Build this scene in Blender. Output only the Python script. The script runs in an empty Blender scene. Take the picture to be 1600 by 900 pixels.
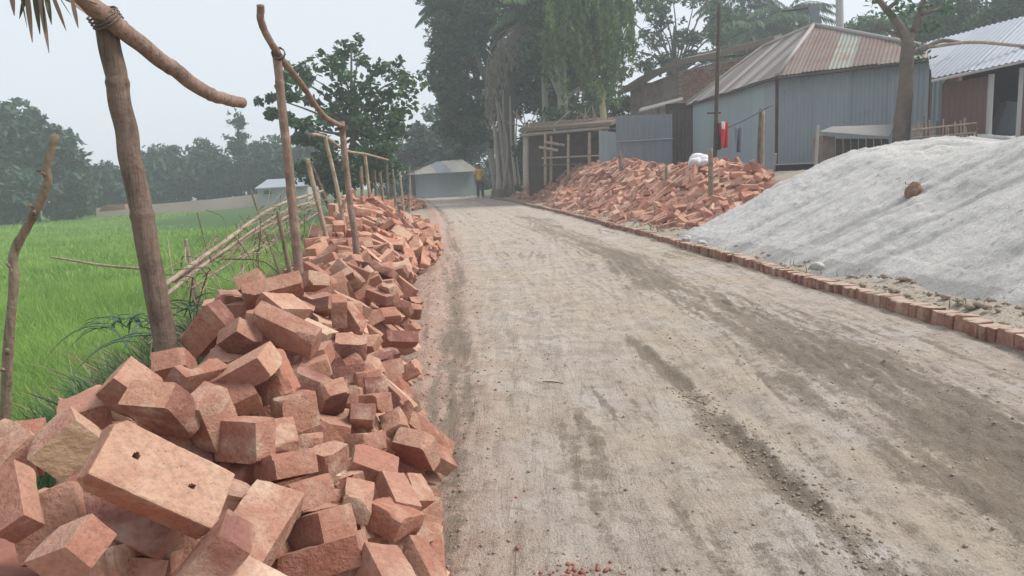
import bpy, bmesh, math, random
import numpy as np
from mathutils import Matrix, Vector, Quaternion

random.seed(4)
RNG = np.random.default_rng(11)
sc = bpy.context.scene
COL = sc.collection

# ------------------------------------------------------------------ camera
FPX, CAM_H = 1155.0, 1.05                      # focal length in photo pixels (1600 wide), eye height
roll, pitch = math.radians(2.5), math.atan(175 / 1155)
f0 = np.array([0, math.cos(pitch), -math.sin(pitch)])
u0 = np.array([0, math.sin(pitch), math.cos(pitch)])
r0 = np.array([1.0, 0, 0])
RV = math.cos(roll) * r0 - math.sin(roll) * u0
UV = math.sin(roll) * r0 + math.cos(roll) * u0
cd = bpy.data.cameras.new('camera')
cam = bpy.data.objects.new('camera', cd)
COL.objects.link(cam)
cd.sensor_fit = 'HORIZONTAL'; cd.sensor_width = 36; cd.lens = FPX / 1600 * 36
cd.clip_start = 0.05; cd.clip_end = 2000
cam.matrix_world = Matrix([[RV[i], UV[i], -f0[i], (0, 0, CAM_H)[i]] for i in range(3)] + [[0, 0, 0, 1]])
sc.camera = cam

def P(px, py, Y):
    """point at depth Y (metres along the road axis) seen at a photo pixel"""
    d = f0 + (px - 800) / FPX * RV + (450 - py) / FPX * UV
    return np.array([0, 0, CAM_H]) + d * (Y / d[1])

# ------------------------------------------------------------------ sky, sun, exposure
SUN_EL, SUN_AZ = 52, 85                        # light comes from the right, slightly ahead
w = bpy.data.worlds.new('World'); sc.world = w; w.use_nodes = True
nt = w.node_tree; nt.nodes.clear()
sky = nt.nodes.new('ShaderNodeTexSky'); sky.sky_type = 'NISHITA'; sky.sun_disc = False
sky.sun_elevation = math.radians(SUN_EL); sky.sun_rotation = math.radians(SUN_AZ)
sky.air_density = 1.0; sky.dust_density = 4.0; sky.ozone_density = 1.0
hs = nt.nodes.new('ShaderNodeHueSaturation'); hs.inputs['Saturation'].default_value = 0.35
mx = nt.nodes.new('ShaderNodeMix'); mx.data_type = 'RGBA'; mx.inputs['Factor'].default_value = 0.72
mx.inputs['B'].default_value = (7.7, 8.15, 8.95, 1)     # the even cloud layer over the clear sky
bg = nt.nodes.new('ShaderNodeBackground'); bg.inputs['Strength'].default_value = 0.1
wo = nt.nodes.new('ShaderNodeOutputWorld')
L = nt.links.new
L(sky.outputs['Color'], hs.inputs['Color']); L(hs.outputs['Color'], mx.inputs['A'])
L(mx.outputs['Result'], bg.inputs['Color']); L(bg.outputs['Background'], wo.inputs['Surface'])
sd = bpy.data.lights.new('sun', 'SUN'); sd.energy = 2.8; sd.angle = math.radians(20); sd.color = (1, 0.95, 0.88)
sun = bpy.data.objects.new('sun', sd); COL.objects.link(sun)
e, a = math.radians(SUN_EL), math.radians(SUN_AZ)
sun.rotation_euler = Vector((math.sin(a) * math.cos(e), math.cos(a) * math.cos(e), math.sin(e))).to_track_quat('Z', 'Y').to_euler()
vs = sc.view_settings
vs.view_transform = 'Standard'; vs.look = 'None'; vs.exposure = 0.36; vs.gamma = 1.0; vs.use_curve_mapping = False
sc.cycles.use_denoising = True
sc.cycles.volume_bounces = 4
sc.cycles.max_bounces = 8

# ------------------------------------------------------------------ helpers
def setp(o, label=None, cat=None, group=None, kind=None):
    if label: o['label'] = label
    if cat: o['category'] = cat
    if group: o['group'] = group
    if kind: o['kind'] = kind
    return o

def origin(o):
    q = o
    v = np.zeros(3)
    while q is not None:
        v = v + np.array(q.location); q = q.parent
    return v

def thing(name, label, cat, loc, group=None):
    o = bpy.data.objects.new(name, None); COL.objects.link(o)
    o.empty_display_size = 0.2
    o.location = tuple(float(c) for c in loc)
    return setp(o, label, cat, group)

def make_mesh(name, V, F, smooth=False, attrs=None):
    me = bpy.data.meshes.new(name)
    V = np.asarray(V, np.float32).reshape(-1, 3)
    if isinstance(F, np.ndarray):
        n, k = F.shape
        me.vertices.add(len(V)); me.vertices.foreach_set('co', V.ravel())
        me.loops.add(n * k); me.loops.foreach_set('vertex_index', F.astype(np.int32).ravel())
        me.polygons.add(n)
        me.polygons.foreach_set('loop_start', np.arange(0, n * k, k, dtype=np.int32))
        me.polygons.foreach_set('loop_total', np.full(n, k, np.int32))
    else:
        me.from_pydata(V.tolist(), [], F)
    me.update(calc_edges=True)
    if attrs:
        for an, (dom, arr) in attrs.items():
            at = me.attributes.new(an, 'FLOAT', dom); at.data.foreach_set('value', np.asarray(arr, np.float32))
    if smooth: me.polygons.foreach_set('use_smooth', np.ones(len(me.polygons), bool))
    me.validate()
    return me

def obj(name, V, F, mat, parent=None, smooth=False, attrs=None, loc=None):
    """one mesh object from WORLD coordinates; its origin is the parent's, or loc"""
    V = np.asarray(V, float).reshape(-1, 3)
    base = origin(parent) if parent is not None else (np.array(loc, float) if loc is not None else np.zeros(3))
    me = make_mesh(name, V - base, F, smooth, attrs)
    o = bpy.data.objects.new(name, me); COL.objects.link(o)
    if parent is not None: o.parent = parent
    else: o.location = tuple(base)
    if mat: me.materials.append(mat)
    return o

class MB:
    """collects shapes in world coordinates"""
    def __init__(s): s.V = []; s.F = []; s.n = 0
    def add(s, V, F):
        V = np.asarray(V, float).reshape(-1, 3)
        s.F += [tuple(int(i) + s.n for i in fc) for fc in F]; s.V.append(V); s.n += len(V); return s
    def build(s, name, mat, parent=None, smooth=False, loc=None):
        return obj(name, np.vstack(s.V), s.F, mat, parent, smooth, loc=loc)
    def tube(s, *a, **k): return s.add(*tube(*a, **k))
    def box(s, *a, **k): return s.add(*box(*a, **k))

def tube(pts, rad, sides=8, cap=True, wob=0.0):
    pts = np.asarray(pts, float); n = len(pts)
    rad = np.full(n, rad, float) if np.isscalar(rad) else np.asarray(rad, float)
    V = []; F = []
    ref = np.array([0.31, 0.17, 0.93])
    for i in range(n):
        d = pts[min(i + 1, n - 1)] - pts[max(i - 1, 0)]; d = d / (np.linalg.norm(d) + 1e-9)
        if abs(d @ ref) > 0.95: ref = np.array([1.0, 0, 0])
        a_ = np.cross(d, ref); a_ /= np.linalg.norm(a_); b_ = np.cross(d, a_)
        for k in range(sides):
            th = 2 * math.pi * k / sides
            r = rad[i] * (1 + (random.uniform(-wob, wob) if wob else 0))
            V.append(pts[i] + r * (math.cos(th) * a_ + math.sin(th) * b_))
    for i in range(n - 1):
        for k in range(sides):
            k2 = (k + 1) % sides
            F.append((i * sides + k, i * sides + k2, (i + 1) * sides + k2, (i + 1) * sides + k))
    if cap:
        F.append(tuple(range(sides))[::-1]); F.append(tuple((n - 1) * sides + k for k in range(sides)))
    return V, F

def box(c, size, ax=None):
    """box with centre c, full size, optional 3x3 axes (rows)"""
    c = np.asarray(c, float); s = np.asarray(size, float) / 2
    A = np.eye(3) if ax is None else np.asarray(ax, float)
    V = [c + (sx * s[0]) * A[0] + (sy * s[1]) * A[1] + (sz * s[2]) * A[2] for sx in (-1, 1) for sy in (-1, 1) for sz in (-1, 1)]
    return V, [(0, 1, 3, 2), (4, 6, 7, 5), (0, 4, 5, 1), (2, 3, 7, 6), (0, 2, 6, 4), (1, 5, 7, 3)]

def prism(poly, off):
    """closed slab from a polygon and an offset vector"""
    poly = [np.asarray(p, float) for p in poly]; off = np.asarray(off, float); n = len(poly)
    V = poly + [p + off for p in poly]
    return V, [tuple(range(n))[::-1], tuple(range(n, 2 * n))] + [(i, (i + 1) % n, n + (i + 1) % n, n + i) for i in range(n)]

def path(pts, n=24):
    """smooth path through points (Catmull-Rom)"""
    pts = np.asarray(pts, float)
    if len(pts) == 2: return np.array([pts[0] + (pts[1] - pts[0]) * t for t in np.linspace(0, 1, n)])
    q = np.vstack([2 * pts[0] - pts[1], pts, 2 * pts[-1] - pts[-2]])
    out = []; m = len(pts) - 1
    for t in np.linspace(0, m - 1e-6, n):
        i = int(t); u = t - i
        p0, p1, p2, p3 = q[i:i + 4]
        out.append(0.5 * ((2 * p1) + (p2 - p0) * u + (2 * p0 - 5 * p1 + 4 * p2 - p3) * u * u + (3 * p1 - p0 - 3 * p2 + p3) * u ** 3))
    return np.array(out)

# lattice noise in numpy
_T = np.random.default_rng(77).random((8, 256, 256))
def vn(x, y, s=0):
    x = np.asarray(x, float); y = np.asarray(y, float)
    xi = np.floor(x).astype(int); yi = np.floor(y).astype(int); fx = x - xi; fy = y - yi
    fx = fx * fx * (3 - 2 * fx); fy = fy * fy * (3 - 2 * fy); T = _T[s % 8]
    a_ = T[xi & 255, yi & 255]; b_ = T[(xi + 1) & 255, yi & 255]; c_ = T[xi & 255, (yi + 1) & 255]; d_ = T[(xi + 1) & 255, (yi + 1) & 255]
    return (a_ * (1 - fx) + b_ * fx) * (1 - fy) + (c_ * (1 - fx) + d_ * fx) * fy
def fbm(x, y, s=0, o=4):
    r = 0; am = 0.5; tot = 0
    for k in range(o):
        r = r + am * vn(np.asarray(x) * 2 ** k + 13.7 * k, np.asarray(y) * 2 ** k + 5.1 * k, s + k); tot += am; am *= 0.5
    return r / tot
def sm(t): t = np.clip(t, 0, 1); return t * t * (3 - 2 * t)

# ------------------------------------------------------------------ materials
class NT:
    def __init__(s, name):
        s.m = bpy.data.materials.new(name); s.m.use_nodes = True
        s.t = s.m.node_tree; s.b = s.t.nodes['Principled BSDF']
        s.b.inputs['Specular IOR Level'].default_value = 0.25
    def n(s, typ, **kw):
        nd = s.t.nodes.new('ShaderNode' + typ)
        for k, v in kw.items():
            if k in ('operation', 'data_type', 'blend_type', 'feature', 'attribute_name', 'noise_dimensions', 'wave_type', 'bands_direction', 'interpolation_type'): setattr(nd, k, v)
            else: s.inp(nd, k, v)
        return nd
    def inp(s, nd, k, v):
        i = nd.inputs[int(k[1:])] if (k[0] == 'i' and k[1:].isdigit()) else nd.inputs[k]
        if isinstance(v, bpy.types.NodeSocket): s.t.links.new(v, i)
        elif isinstance(v, (tuple, list)) and len(v) == 3 and i.type == 'RGBA': i.default_value = (*v, 1)
        else: i.default_value = v
    def pos(s): return s.n('NewGeometry').outputs['Position']
    def attr(s, name): return s.n('Attribute', attribute_name=name).outputs['Fac']
    def math(s, op, a_, b_=0.0, clamp=False):
        nd = s.n('Math', operation=op, i0=a_, i1=b_); nd.use_clamp = clamp; return nd.outputs[0]
    def vec(s, v, sc_):
        nd = s.n('Mapping'); s.inp(nd, 'Vector', v); nd.inputs['Scale'].default_value = sc_; return nd.outputs[0]
    def noise(s, v, scale, detail=4, rough=0.55, dist=0.0):
        return s.n('TexNoise', Vector=v, Scale=scale, Detail=detail, Roughness=rough, Distortion=dist).outputs['Fac']
    def ramp(s, fac, stops):
        nd = s.n('ValToRGB', Fac=fac); e_ = nd.color_ramp.elements
        while len(e_) > len(stops): e_.remove(e_[-1])
        while len(e_) < len(stops): e_.new(0.5)
        for q, (p, c) in zip(e_, stops):
            q.position = p; q.color = (*c, 1) if isinstance(c, (tuple, list)) else (c, c, c, 1)
        return nd.outputs['Color']
    def mix(s, fac, a_, b_, mode='MIX'):
        nd = s.t.nodes.new('ShaderNodeMix'); nd.data_type = 'RGBA'; nd.blend_type = mode
        s.inp(nd, 'Factor', fac)
        for k, v in (('A', a_), ('B', b_)):
            i = [q for q in nd.inputs if q.name == k and q.type == 'RGBA'][0]
            if isinstance(v, bpy.types.NodeSocket): s.t.links.new(v, i)
            else: i.default_value = (*v, 1)
        return [q for q in nd.outputs if q.type == 'RGBA'][0]
    def bump(s, h, strength=0.4, dist=0.01):
        nd = s.n('Bump', Height=h, Strength=strength, Distance=dist)
        s.t.links.new(nd.outputs['Normal'], s.b.inputs['Normal'])
    def out(s, color, rough=0.9):
        s.inp(s.b, 'Base Color', color); s.inp(s.b, 'Roughness', rough); return s.m

def island(t):
    g = t.n('NewGeometry').outputs['Random Per Island']; o = t.n('ObjectInfo').outputs['Random']
    return t.math('FRACT', t.math('ADD', g, o))

def m_brick(name, dust=0.5, dark=1.0):
    t = NT(name); p = t.pos(); r = island(t)
    d = dark
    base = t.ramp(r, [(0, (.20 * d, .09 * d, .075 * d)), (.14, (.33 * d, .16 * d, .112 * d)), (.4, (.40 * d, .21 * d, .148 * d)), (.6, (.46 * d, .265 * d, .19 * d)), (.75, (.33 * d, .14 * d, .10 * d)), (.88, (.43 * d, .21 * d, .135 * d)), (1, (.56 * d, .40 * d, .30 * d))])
    n1 = t.noise(p, 11, 5, .6); n2 = t.noise(p, 70, 4, .65); n3 = t.noise(p, 3.2, 3)
    c = t.mix(t.ramp(n1, [(.48, 0), (.72, dust)]), base, (.58, .43, .32))
    c = t.mix(t.ramp(n3, [(.52, 0), (.75, .5)]), c, (.30, .115, .08))
    c = t.mix(.55, c, t.ramp(n2, [(.25, .45), (.55, 1), (.8, 1.15)]), 'MULTIPLY')
    pit = t.n('TexVoronoi', Vector=p, Scale=75).outputs['Distance']
    msk = t.ramp(t.noise(p, 16, 2), [(.5, 0), (.6, 1)])
    c = t.mix(t.math('MULTIPLY', t.ramp(pit, [(.1, .6), (.2, 0)]), msk), c, (.2, .085, .06))
    c = t.mix(t.ramp(t.noise(t.vec(p, (1, 1, 2.2)), 5, 6, .7), [(.56, 0), (.66, .45)]), c, (.36, .17, .13))
    t.bump(t.math('ADD', n2, t.math('MULTIPLY', t.ramp(pit, [(.05, 0), (.25, 1)]), .15)), .8, .007)
    return t.out(c, .93)

def m_wood(name, c1, c2, c3, scale=6, node=0):
    t = NT(name); p = t.pos(); r = island(t)
    st = t.noise(t.vec(p, (60, 60, 5)), 1, 5, .6); bl = t.noise(p, scale, 5, .6); sp = t.noise(p, 40, 3)
    c = t.mix(st, c1, c2); c = t.mix(t.ramp(bl, [(.45, 0), (.7, .85)]), c, c3)
    c = t.mix(.4, c, t.ramp(r, [(0, .75), (1, 1.2)]), 'MULTIPLY')
    c = t.mix(t.ramp(sp, [(.6, 0), (.72, .5)]), c, (c1[0] * .35, c1[1] * .35, c1[2] * .35))
    cr = t.noise(t.vec(p, (45, 45, 3)), 1.6, 6, .75)
    c = t.mix(t.ramp(cr, [(.52, 0), (.62, .55)]), c, (c1[0] * .4, c1[1] * .4, c1[2] * .4))
    c = t.mix(t.ramp(t.noise(p, 16, 5, .7), [(.5, 0), (.68, .5)]), c, (c2[0] * 1.25, c2[1] * 1.25, c2[2] * 1.3))
    t.bump(t.math('ADD', t.math('ADD', st, sp), cr), .8, .008)
    return t.out(c, .85)

def m_leaf(name, dk, lt, tr=0.3):
    t = NT(name); r = island(t); p = t.pos()
    cl = t.attr('clump')
    c = t.mix(t.math('ADD', t.math('MULTIPLY', r, .45), t.math('MULTIPLY', cl, .55)), dk, lt)
    c = t.mix(t.ramp(r, [(.93, 0), (.97, .5)]), c, (lt[0] * 1.6, lt[1] * 1.15, lt[2] * .8))
    m = t.out(c, .6)
    t.inp(t.b, 'Specular IOR Level', .3)
    ts = t.n('BsdfTranslucent', Color=c); ms = t.t.nodes.new('ShaderNodeMixShader'); ms.inputs[0].default_value = tr
    o = t.t.nodes['Material Output']
    t.t.links.new(t.b.outputs[0], ms.inputs[1]); t.t.links.new(ts.outputs[0], ms.inputs[2]); t.t.links.new(ms.outputs[0], o.inputs[0])
    return m

def m_tin(name, c1, c2, rust=0.3, rustc=(.17, .075, .045), rough=.55, metal=.25):
    t = NT(name); p = t.pos(); r = island(t)
    a_ = t.noise(t.vec(p, (7, 7, 1.0)), 1, 5, .65); b_ = t.noise(p, 2.2, 6, .65); g = t.noise(p, 25, 3)
    c = t.mix(a_, c1, c2)
    c = t.mix(.5, c, t.ramp(r, [(0, .8), (1, 1.15)]), 'MULTIPLY')
    c = t.mix(t.ramp(b_, [(max(.02, .78 - rust * .6), 0), (min(.98, .98 - rust * .5), .9)]), c, t.mix(g, rustc, (rustc[0] * 1.6, rustc[1] * 1.5, rustc[2] * 1.5)))
    t.inp(t.b, 'Metallic', metal)
    t.bump(g, .15, .004)
    return t.out(c, rough)

def m_plain(name, c1, c2, scale=8, rough=.85, bump=.3, bscale=40):
    t = NT(name); p = t.pos()
    c = t.mix(t.noise(p, scale, 5, .6), c1, c2)
    if bump: t.bump(t.noise(p, bscale, 4), bump, .01)
    return t.out(c, rough)
HAZE = 0.0038
# ------------------------------------------------------------------ terrain
def kx(y):
    """x of the brick kerb: the track curves gently to the left"""
    y = np.asarray(y, float)
    yc = np.minimum(y, 40)
    return 3.0247 - 0.05414 * yc - 0.001374 * yc * yc - (y - yc) * 0.164
def gz(x, y):
    x = np.asarray(x, float); y = np.asarray(y, float)
    t = x - kx(y)
    yard = 0.05 + sm((t - 0.9) / 3.8) * 0.83
    fade = 1 - 0.5 * sm((y - 26) / 16)
    right = np.where(t > 0, yard * fade, 0)
    tl = -3.45 - t
    left = -0.8 * sm((tl - 0.95) / 1.7)
    left = left * (1 - 0.55 * sm((y - 24) / 14) * (1 - sm((tl - 8) / 14)))
    return np.where(t > 0, right, np.where(tl > 0, left, 0.0))

def sheet(name, xs, ys, fz, mat, attrs=None, rows_x=None, kind='structure', smooth=True):
    """grid sheet; xs may be a function of y giving the row"""
    ys = np.asarray(ys, float); X = np.array([xs(y) for y in ys]) if callable(xs) else np.tile(xs, (len(ys), 1))
    Y = np.repeat(ys[:, None], X.shape[1], 1)
    Z = fz(X, Y); m, n = X.shape
    V = np.stack([X, Y, Z], -1).reshape(-1, 3)
    i = np.arange(m * n).reshape(m, n)
    F = np.stack([i[:-1, :-1], i[:-1, 1:], i[1:, 1:], i[1:, :-1]], -1).reshape(-1, 4)
    at = {k: ('POINT', f(X, Y).ravel()) for k, f in (attrs or {}).items()}
    o = obj(name, V, F, mat, smooth=smooth, attrs=at)
    if kind: o['kind'] = kind
    return o

# soil / grass base sheet out to the horizon
t = NT('earth'); p = t.pos(); gr = t.attr('green')
n1 = t.noise(p, 1.3, 6, .65); n2 = t.noise(p, 14, 5, .6); n3 = t.noise(p, 55, 3)
soil = t.mix(n1, (.30, .25, .20), (.44, .385, .32)); soil = t.mix(t.ramp(n2, [(.52, 0), (.7, .75)]), soil, (.20, .165, .13))
grass = t.mix(n2, (.035, .085, .022), (.085, .15, .045))
k = t.math('ADD', gr, t.math('MULTIPLY', t.math('SUBTRACT', n2, .5), .9))
t.bump(t.math('ADD', n2, n3), .8, .03)
M_EARTH = t.out(t.mix(t.ramp(k, [(.4, 0), (.62, 1)]), soil, grass), .95)
def green(x, y):
    t_ = x - kx(y); tl = -3.45 - t_
    g = sm((tl - .95) / .5)
    g = np.maximum(g, sm((t_ - 9) / 6) * .8)
    g = np.maximum(g, .55 * sm((y - 37) / 5))
    return np.maximum(g, .33 * ((t_ > .15) & (t_ < 6)))
gx = np.concatenate([-np.geomspace(140, 6.2, 34), np.linspace(-6, 10, 97), np.geomspace(10.3, 140, 30)])
gy = np.concatenate([np.linspace(-14, 0, 12), np.linspace(.25, 24, 96), np.geomspace(24.5, 150, 50)])
def base_z(X, Y):
    t_ = X - kx(Y); z = gz(X, Y)
    rough = (fbm(X * 2.2, Y * 2.2, 3) - .5) * .12 * ((t_ > .2) | (t_ < -3.9))
    inroad = (t_ > -3.6) & (t_ < .0) & (Y < 42)
    return z + rough - np.where(inroad, .07, 0) - np.where((t_ > -.3) & (t_ < .35), .05, 0)
sheet('ground', gx, gy, base_z, M_EARTH, {'green': green})

# the dirt track: ruts, tyre streaks and lumps are in the geometry
def blob(x, c, wd): return np.exp(-((x - c) / wd) ** 2)
def track_masks(X, Y):
    t_ = X - kx(Y)
    wob = (fbm(Y * .55, t_ * .4, 1, 3) - .5) * .5
    d1 = blob(t_ + wob * .8, -1.12, .42) * (.35 + .9 * fbm(t_ * 2.2, Y * .75, 2)) * (1 - .6 * sm((Y - 13) / 10))
    d2 = blob(t_ + wob * .12, -2.0, .055) * sm((Y - 1.6) / .3) * (1 - sm((Y - 3.6) / 1.6)) * 1.5 * (.45 + vn(t_ * 14, Y * 5, 3)) * (.25 + .9 * sm((vn(Y * 2.1, Y * 0 + 3.3, 5) - .25) / .3))
    d3 = blob(t_ + wob * .25, -3.12, .1) * .75  # rut along the heap foot, with the heap's shading darkened into it
    d4 = blob(t_ + wob * .4, -2.3, .3) * fbm(t_ * 5, Y * 1.1, 5) * .3
    d5 = sm((fbm(t_ * 2.6, Y * 1.2, 6) - .56) / .13) * .4
    return d1, d2, d3, d4, d5, t_
def damp_dark(X, Y):  # moist soil and tracks, plus shade painted beside the left heap
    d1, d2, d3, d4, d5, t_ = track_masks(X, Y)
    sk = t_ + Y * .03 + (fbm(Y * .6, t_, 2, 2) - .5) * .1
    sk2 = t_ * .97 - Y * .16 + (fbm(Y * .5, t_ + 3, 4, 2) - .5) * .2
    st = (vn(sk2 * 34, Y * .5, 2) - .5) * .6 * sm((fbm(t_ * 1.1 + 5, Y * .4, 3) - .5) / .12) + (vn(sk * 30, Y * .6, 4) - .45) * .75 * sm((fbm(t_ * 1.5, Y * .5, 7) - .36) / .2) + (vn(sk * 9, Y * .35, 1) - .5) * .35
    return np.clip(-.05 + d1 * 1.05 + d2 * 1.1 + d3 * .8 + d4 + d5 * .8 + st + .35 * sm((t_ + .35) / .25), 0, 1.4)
def road_z(X, Y):
    d1, d2, d3, d4, d5, t_ = track_masks(X, Y)
    near = np.clip(6 / np.maximum(Y, 1), .3, 1)
    z = (fbm(t_ * 1.1, Y * .5, 0) - .5) * .055
    sk2 = t_ * .97 - Y * .16 + (fbm(Y * .5, t_ + 3, 4, 2) - .5) * .2
    z += (vn(sk2 * 42, Y * .6, 2) - .5) * .010 * sm((fbm(t_ * 1.1 + 5, Y * .4, 3) - .5) / .12)
    z += (fbm(t_ * 3.2 + 9, Y * 2.1, 5) - .5) * .028 * sm((fbm(t_ * .9, Y * .5, 6) - .45) / .15)
    for c_ in (-2.6, -1.62):                          # pressed wheel tracks with raised edges
        q = t_ - c_ + (fbm(Y * .35, Y * 0 + c_, 2, 2) - .5) * .35
        z += -.009 * blob(q, 0, .075) + .006 * (blob(q, .12, .03) + blob(q, -.12, .03))
    z += (fbm(t_ * 6, Y * 2.5, 1) - .5) * .024
    z += (fbm(t_ * 17, Y * 13, 2) - .5) * .022 * near
    skew = t_ + Y * .03
    z += (vn(skew * 38, Y * .6, 3) - .5) * .010 * sm((fbm(t_ * 1.3, Y * .4, 7) - .4) / .2)   # tyre streaks
    z -= .022 * d2 + .016 * d3 + .012 * blob(t_, -1.85, .06) * (Y < 6)
    z += .03 * d1 * (fbm(t_ * 20, Y * 16, 4) - .35) * 2 * near
    z += .022 * np.clip(d2, 0, 1) * (vn(t_ * 38, Y * 30, 5) - .1)
    z += .03 * blob(t_, -3.33, .1) * (.3 + vn(t_ * 20, Y * 17, 6))
    edge = np.maximum(sm((-3.45 - t_) / .5), 0)
    return z - .01 - edge * .12 + .02 * sm((t_ + .25) / .2) * vn(t_ * 15, Y * 11, 1)
t = NT('dirt track'); p = t.pos(); dm = t.attr('damp_dark')
def rot(v, ang, sc_):
    nd = t.n('Mapping', Vector=v); nd.inputs['Rotation'].default_value = (0, 0, ang); nd.inputs['Scale'].default_value = sc_; return nd.outputs[0]
n0 = t.noise(p, .7, 4, .6); n1 = t.noise(p, 4.5, 6, .65); n2 = t.noise(p, 28, 5, .7); n3 = t.noise(p, 120, 4, .7); n6 = t.noise(p, 11, 6, .75)
c = t.mix(t.ramp(n0, [(.4, 0), (.6, 1)]), (.50, .42, .335), (.505, .435, .38))                    # yellowish and pinkish-grey soil
c = t.mix(t.ramp(t.noise(p, 1.7, 4, .6), [(.5, 0), (.66, .75)]), c, (.55, .495, .455))
c = t.mix(t.ramp(n1, [(.46, 0), (.66, .8)]), c, (.37, .30, .25))
c = t.mix(t.ramp(n6, [(.53, 0), (.62, .65)]), c, (.31, .25, .20))
s1 = t.noise(rot(p, .06, (20, 1.7, 6)), 1, 5, .7, 1.1); s2 = t.noise(rot(p, -.5, (20, 2.0, 6)), 1, 5, .7, 1.2); s3 = t.noise(rot(p, .5, (18, 2.2, 6)), 1, 4, .7, 1.2)
reg = t.noise(p, .9, 2)
c = t.mix(t.math('MULTIPLY', t.ramp(s1, [(.60, 0), (.68, .7)]), t.ramp(reg, [(.42, 0), (.55, 1)])), c, (.27, .22, .175))
c = t.mix(t.math('MULTIPLY', t.ramp(s2, [(.58, 0), (.68, .4)]), t.ramp(reg, [(.45, 1), (.58, 0)])), c, (.27, .22, .175))
c = t.mix(t.ramp(s3, [(.65, 0), (.72, .3)]), c, (.25, .20, .16))
pk = t.attr('pink')
c = t.mix(t.math('MULTIPLY', pk, n1), c, (.47, .29, .22))
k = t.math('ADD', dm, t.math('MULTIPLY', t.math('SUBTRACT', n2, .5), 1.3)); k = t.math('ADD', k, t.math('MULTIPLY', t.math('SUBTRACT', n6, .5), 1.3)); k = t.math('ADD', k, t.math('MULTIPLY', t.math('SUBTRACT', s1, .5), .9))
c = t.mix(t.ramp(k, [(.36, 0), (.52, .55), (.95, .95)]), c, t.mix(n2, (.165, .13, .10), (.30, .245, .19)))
fl = t.noise(t.vec(p, (9, 5, 9)), 6, 5, .75)
c = t.mix(t.ramp(fl, [(.60, 0), (.66, .75)]), c, (.20, .16, .125))
c = t.mix(.5, c, t.ramp(n3, [(.3, .5), (.5, 1), (.75, 1.15)]), 'MULTIPLY')
t.bump(t.math('ADD', t.math('ADD', t.math('MULTIPLY', n2, .8), n6), t.math('ADD', n3, s1)), .9, .02)
M_ROAD = t.out(c, .95)
ry = np.geomspace(.75, 44, 430)
rowt = np.concatenate([np.linspace(-4.3, -3.5, 14)[:-1], np.linspace(-3.5, -.02, 250)])
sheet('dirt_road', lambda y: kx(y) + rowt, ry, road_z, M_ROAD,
      {'damp_dark': damp_dark, 'pink': lambda X, Y: 1.3 * sm((-2.75 - (X - kx(Y))) / .6)})

# clods and crumbs lying on the track
def crumbs(name, n, gen, smin, smax, mat):
    tv = np.array([(1, 0, 0), (-1, 0, 0), (0, 1, 0), (0, -1, 0), (0, 0, 1), (0, 0, -1)], float)
    tf = np.array([(0, 2, 4), (2, 1, 4), (1, 3, 4), (3, 0, 4), (2, 0, 5), (1, 2, 5), (3, 1, 5), (0, 3, 5)])
    x, y, k = gen(n); s_ = (smin + (smax - smin) * RNG.random(n) ** 3) * k
    z = road_z(x, y) * (x - kx(y) < 0) + base_z(x, y) * (x - kx(y) >= 0)
    V = tv[None] * s_[:, None, None] * (0.6 + .8 * RNG.random((n, 6, 1)))
    an = RNG.random(n) * 6.3; c_, s2 = np.cos(an)[:, None], np.sin(an)[:, None]
    V = np.stack([V[..., 0] * c_ - V[..., 1] * s2, V[..., 0] * s2 + V[..., 1] * c_, V[..., 2] * .7], -1)
    V += np.stack([x, y, z + s_ * .25], -1)[:, None]
    F = (tf[None] + (np.arange(n) * 6)[:, None, None]).reshape(-1, 3)
    o = obj(name, V.reshape(-1, 3), F, mat); o['kind'] = 'stuff'; return o
M_CLOD = m_plain('clod', (.20, .16, .12), (.40, .335, .26), 30)
M_CRUMB = m_plain('brick crumb', (.24, .095, .07), (.36, .17, .125), 30)
def gen_track(n):
    y = 1.5 + 12 * RNG.random(n) ** 1.7; t_ = -3.4 + 3.3 * RNG.random(n)
    pick = RNG.random(n)
    t_ = np.where(pick < .3, -1.12 + .4 * RNG.normal(size=n), np.where(pick < .48, -2.0 + .05 * RNG.normal(size=n), np.where(pick < .7, -3.2 + .15 * RNG.normal(size=n), t_)))
    y = np.where((pick >= .3) & (pick < .48), 1.7 + 1.8 * RNG.random(n), y)
    t_ = np.clip(t_, -3.5, -.05)
    return kx(y) + t_, y, .5 + .5 * np.clip(4 / y, .4, 1.0)
setp(crumbs('soil_clods', 5200, gen_track, .002, .010, M_CLOD), 'small dark soil clods scattered over the dirt track', 'soil')
def gen_chip(n):
    y = 1.4 + 9 * RNG.random(n) ** 1.5; t_ = -3.25 + .16 * RNG.normal(size=n)
    pick = RNG.random(n) < .22
    y = np.where(pick, 1.82 + .05 * RNG.normal(size=n), y); t_ = np.where(pick, -2.76 + .07 * RNG.normal(size=n), t_)
    return kx(y) + t_, y, np.ones(n)
setp(crumbs('brick_chips', 900, gen_chip, .002, .012, M_CRUMB), 'red brick crumbs on the track beside the roadside heap', 'brick chips')
def gen_verge(n):
    y = 3.2 + 22 * RNG.random(n) ** 1.4; t_ = .12 + 1.0 * RNG.random(n)
    return kx(y) + t_, y, np.ones(n)
setp(crumbs('verge_clods', 3200, gen_verge, .008, .045, M_CLOD), 'dark earth clods on the verge between kerb and heaps', 'soil')

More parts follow.
